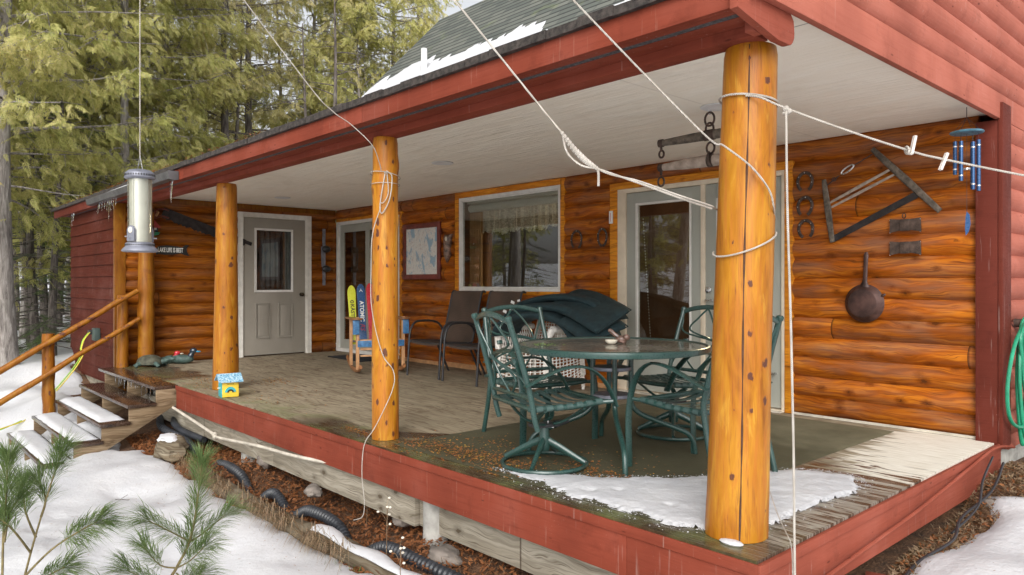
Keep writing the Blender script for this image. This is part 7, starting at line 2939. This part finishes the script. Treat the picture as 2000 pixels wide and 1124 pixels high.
def grass(name, label, spots, mat, hang, seed, L=.16, n=26, w_=.0028):
    g_ = np.random.default_rng(seed)
    V = []
    for x0, y0 in spots:
        z0 = hz(x0, y0) + (.10 if hang else 0)
        for i in range(n):
            a = g_.random() * 6.283
            sp = .5 + .6 * g_.random()
            x, y = x0 + .05 * g_.normal(), y0 + .03 * g_.normal()
            ll = L * (.5 + .8 * g_.random())
            d = Vector((math.cos(a) * sp, (math.sin(a) - (1.1 if hang else 0)) * sp, .55 if hang else 1.0)).normalized()
            p0 = Vector((x, y, z0))
            p1 = p0 + d * ll * .5
            p2 = p1 + (d + Vector((0, 0, -1.5 if hang else -.4))).normalized() * ll * .6
            s_ = Vector((-d.y, d.x, 0)).normalized() * w_ * .5
            if s_.length < 1e-6:
                s_ = Vector((w_ * .5, 0, 0))
            V.append([p0 - s_, p1 - s_, p1 + s_, p0 + s_])
            V.append([p1 - s_, p2, p2, p1 + s_])
    o = quads_obj(name, np.array([[tuple(p) for p in q] for q in V]), mat)
    tag(o, label, 'grass', kind='stuff')
sp_ = [(-5.3 + i * .105 + rnd.uniform(-.05, .05), -.37) for i in range(28) if rnd.random() < .8]
grass('dry_grass', 'dry brown grass hanging over the edging timbers', sp_, 'straw', True, 3, .20, 30, .0042)
grass('bed_grass', 'dead grass stalks in the bed beside the deck', [(rnd.uniform(-6.3, -.8), rnd.uniform(-.25, .05)) for _ in range(34)], 'straw', False, 4, .12, 7)
grass('side_grass', 'dead grass by the house corner', [(rnd.uniform(.06, .4), rnd.uniform(.2, 3.6)) for _ in range(36)], 'straw', False, 6, .06, 14, .002)
M['moss'] = simple('green_moss', (.06, .11, .02), .9, .4, 30, .6)
grass('green_blades', 'short green grass blades by the nearest timber', [(-2.5 + i * .12, -.43) for i in range(9)] + [(-6.25, -.42), (-6.15, -.40), (-4.9, -.42)], 'moss', False, 9, .06, 20, .003)

# dried flower stalks
for (x, y, L, lb) in ((-2.2, -.28, .36, 'dried flower stalk with pale heads in front of the nearest concrete pier'), (-1.85, -.42, .30, 'bent dry weed stalk standing at the nearest edging timber'), (-3.05, .1, .2, 'short thin dry stalk under the deck edge near the white cord')):
    z0 = hz(x, y)
    t = thing('dried_weed', lb, 'dried weed', (x, y, z0), 0, 'dried weed stalks')
    mb = MB()
    tops = []
    main = smooth([(0, 0, -.02), (.01, 0, L * .5), (.0, .01, L)], 4)
    mb.tube(main, .0026, 5)
    for k in range(5):
        h = L * (.62 + .09 * k)
        q = k * 2.1
        e = (.045 * math.cos(q), .045 * math.sin(q), h + .05)
        mb.tube([(0, 0, h), (.02 * math.cos(q), .02 * math.sin(q), h + .035), e], .0014, 4)
        tops.append(e)
    mb.build('stalk', 'straw', t, ang=80)
    mb = MB()
    for e in tops + [tuple(main[-1])]:
        mb.ball(e, (.009, .009, .007), 7, 5)
    mb.build('seed_head', 'duck_white', t)
for (x, y, a) in ((-5.1, -1.0, .4), (-3.2, -1.35, 1.1), (.75, .5, .7), (1.0, .9, 2.4)):
    z0 = hsn(x, y)
    mb = MB()
    mb.tube([(x, y, z0 + .006), (x + .06 * math.cos(a), y + .06 * math.sin(a), z0 + .012), (x + .13 * math.cos(a + .2), y + .13 * math.sin(a + .2), z0 + .008)], .0028, 5)
    mb.tube([(x + .06 * math.cos(a), y + .06 * math.sin(a), z0 + .012), (x + .09 * math.cos(a + .9), y + .09 * math.sin(a + .9), z0 + .03)], .0018, 5)
    o = mb.build('fallen_twig', 'bark_d', None, loc=(x, y, z0))
    tag(o, {-5.1: 'dark twig on the snow near the stairs', -3.2: 'dark twig lying on the snow in the middle of the yard', .75: 'thin twig on the snow right of the deck, nearest the corner', 1.0: 'thin twig on the snow right of the deck, farther out'}[x], 'twig', 'twigs on the snow')
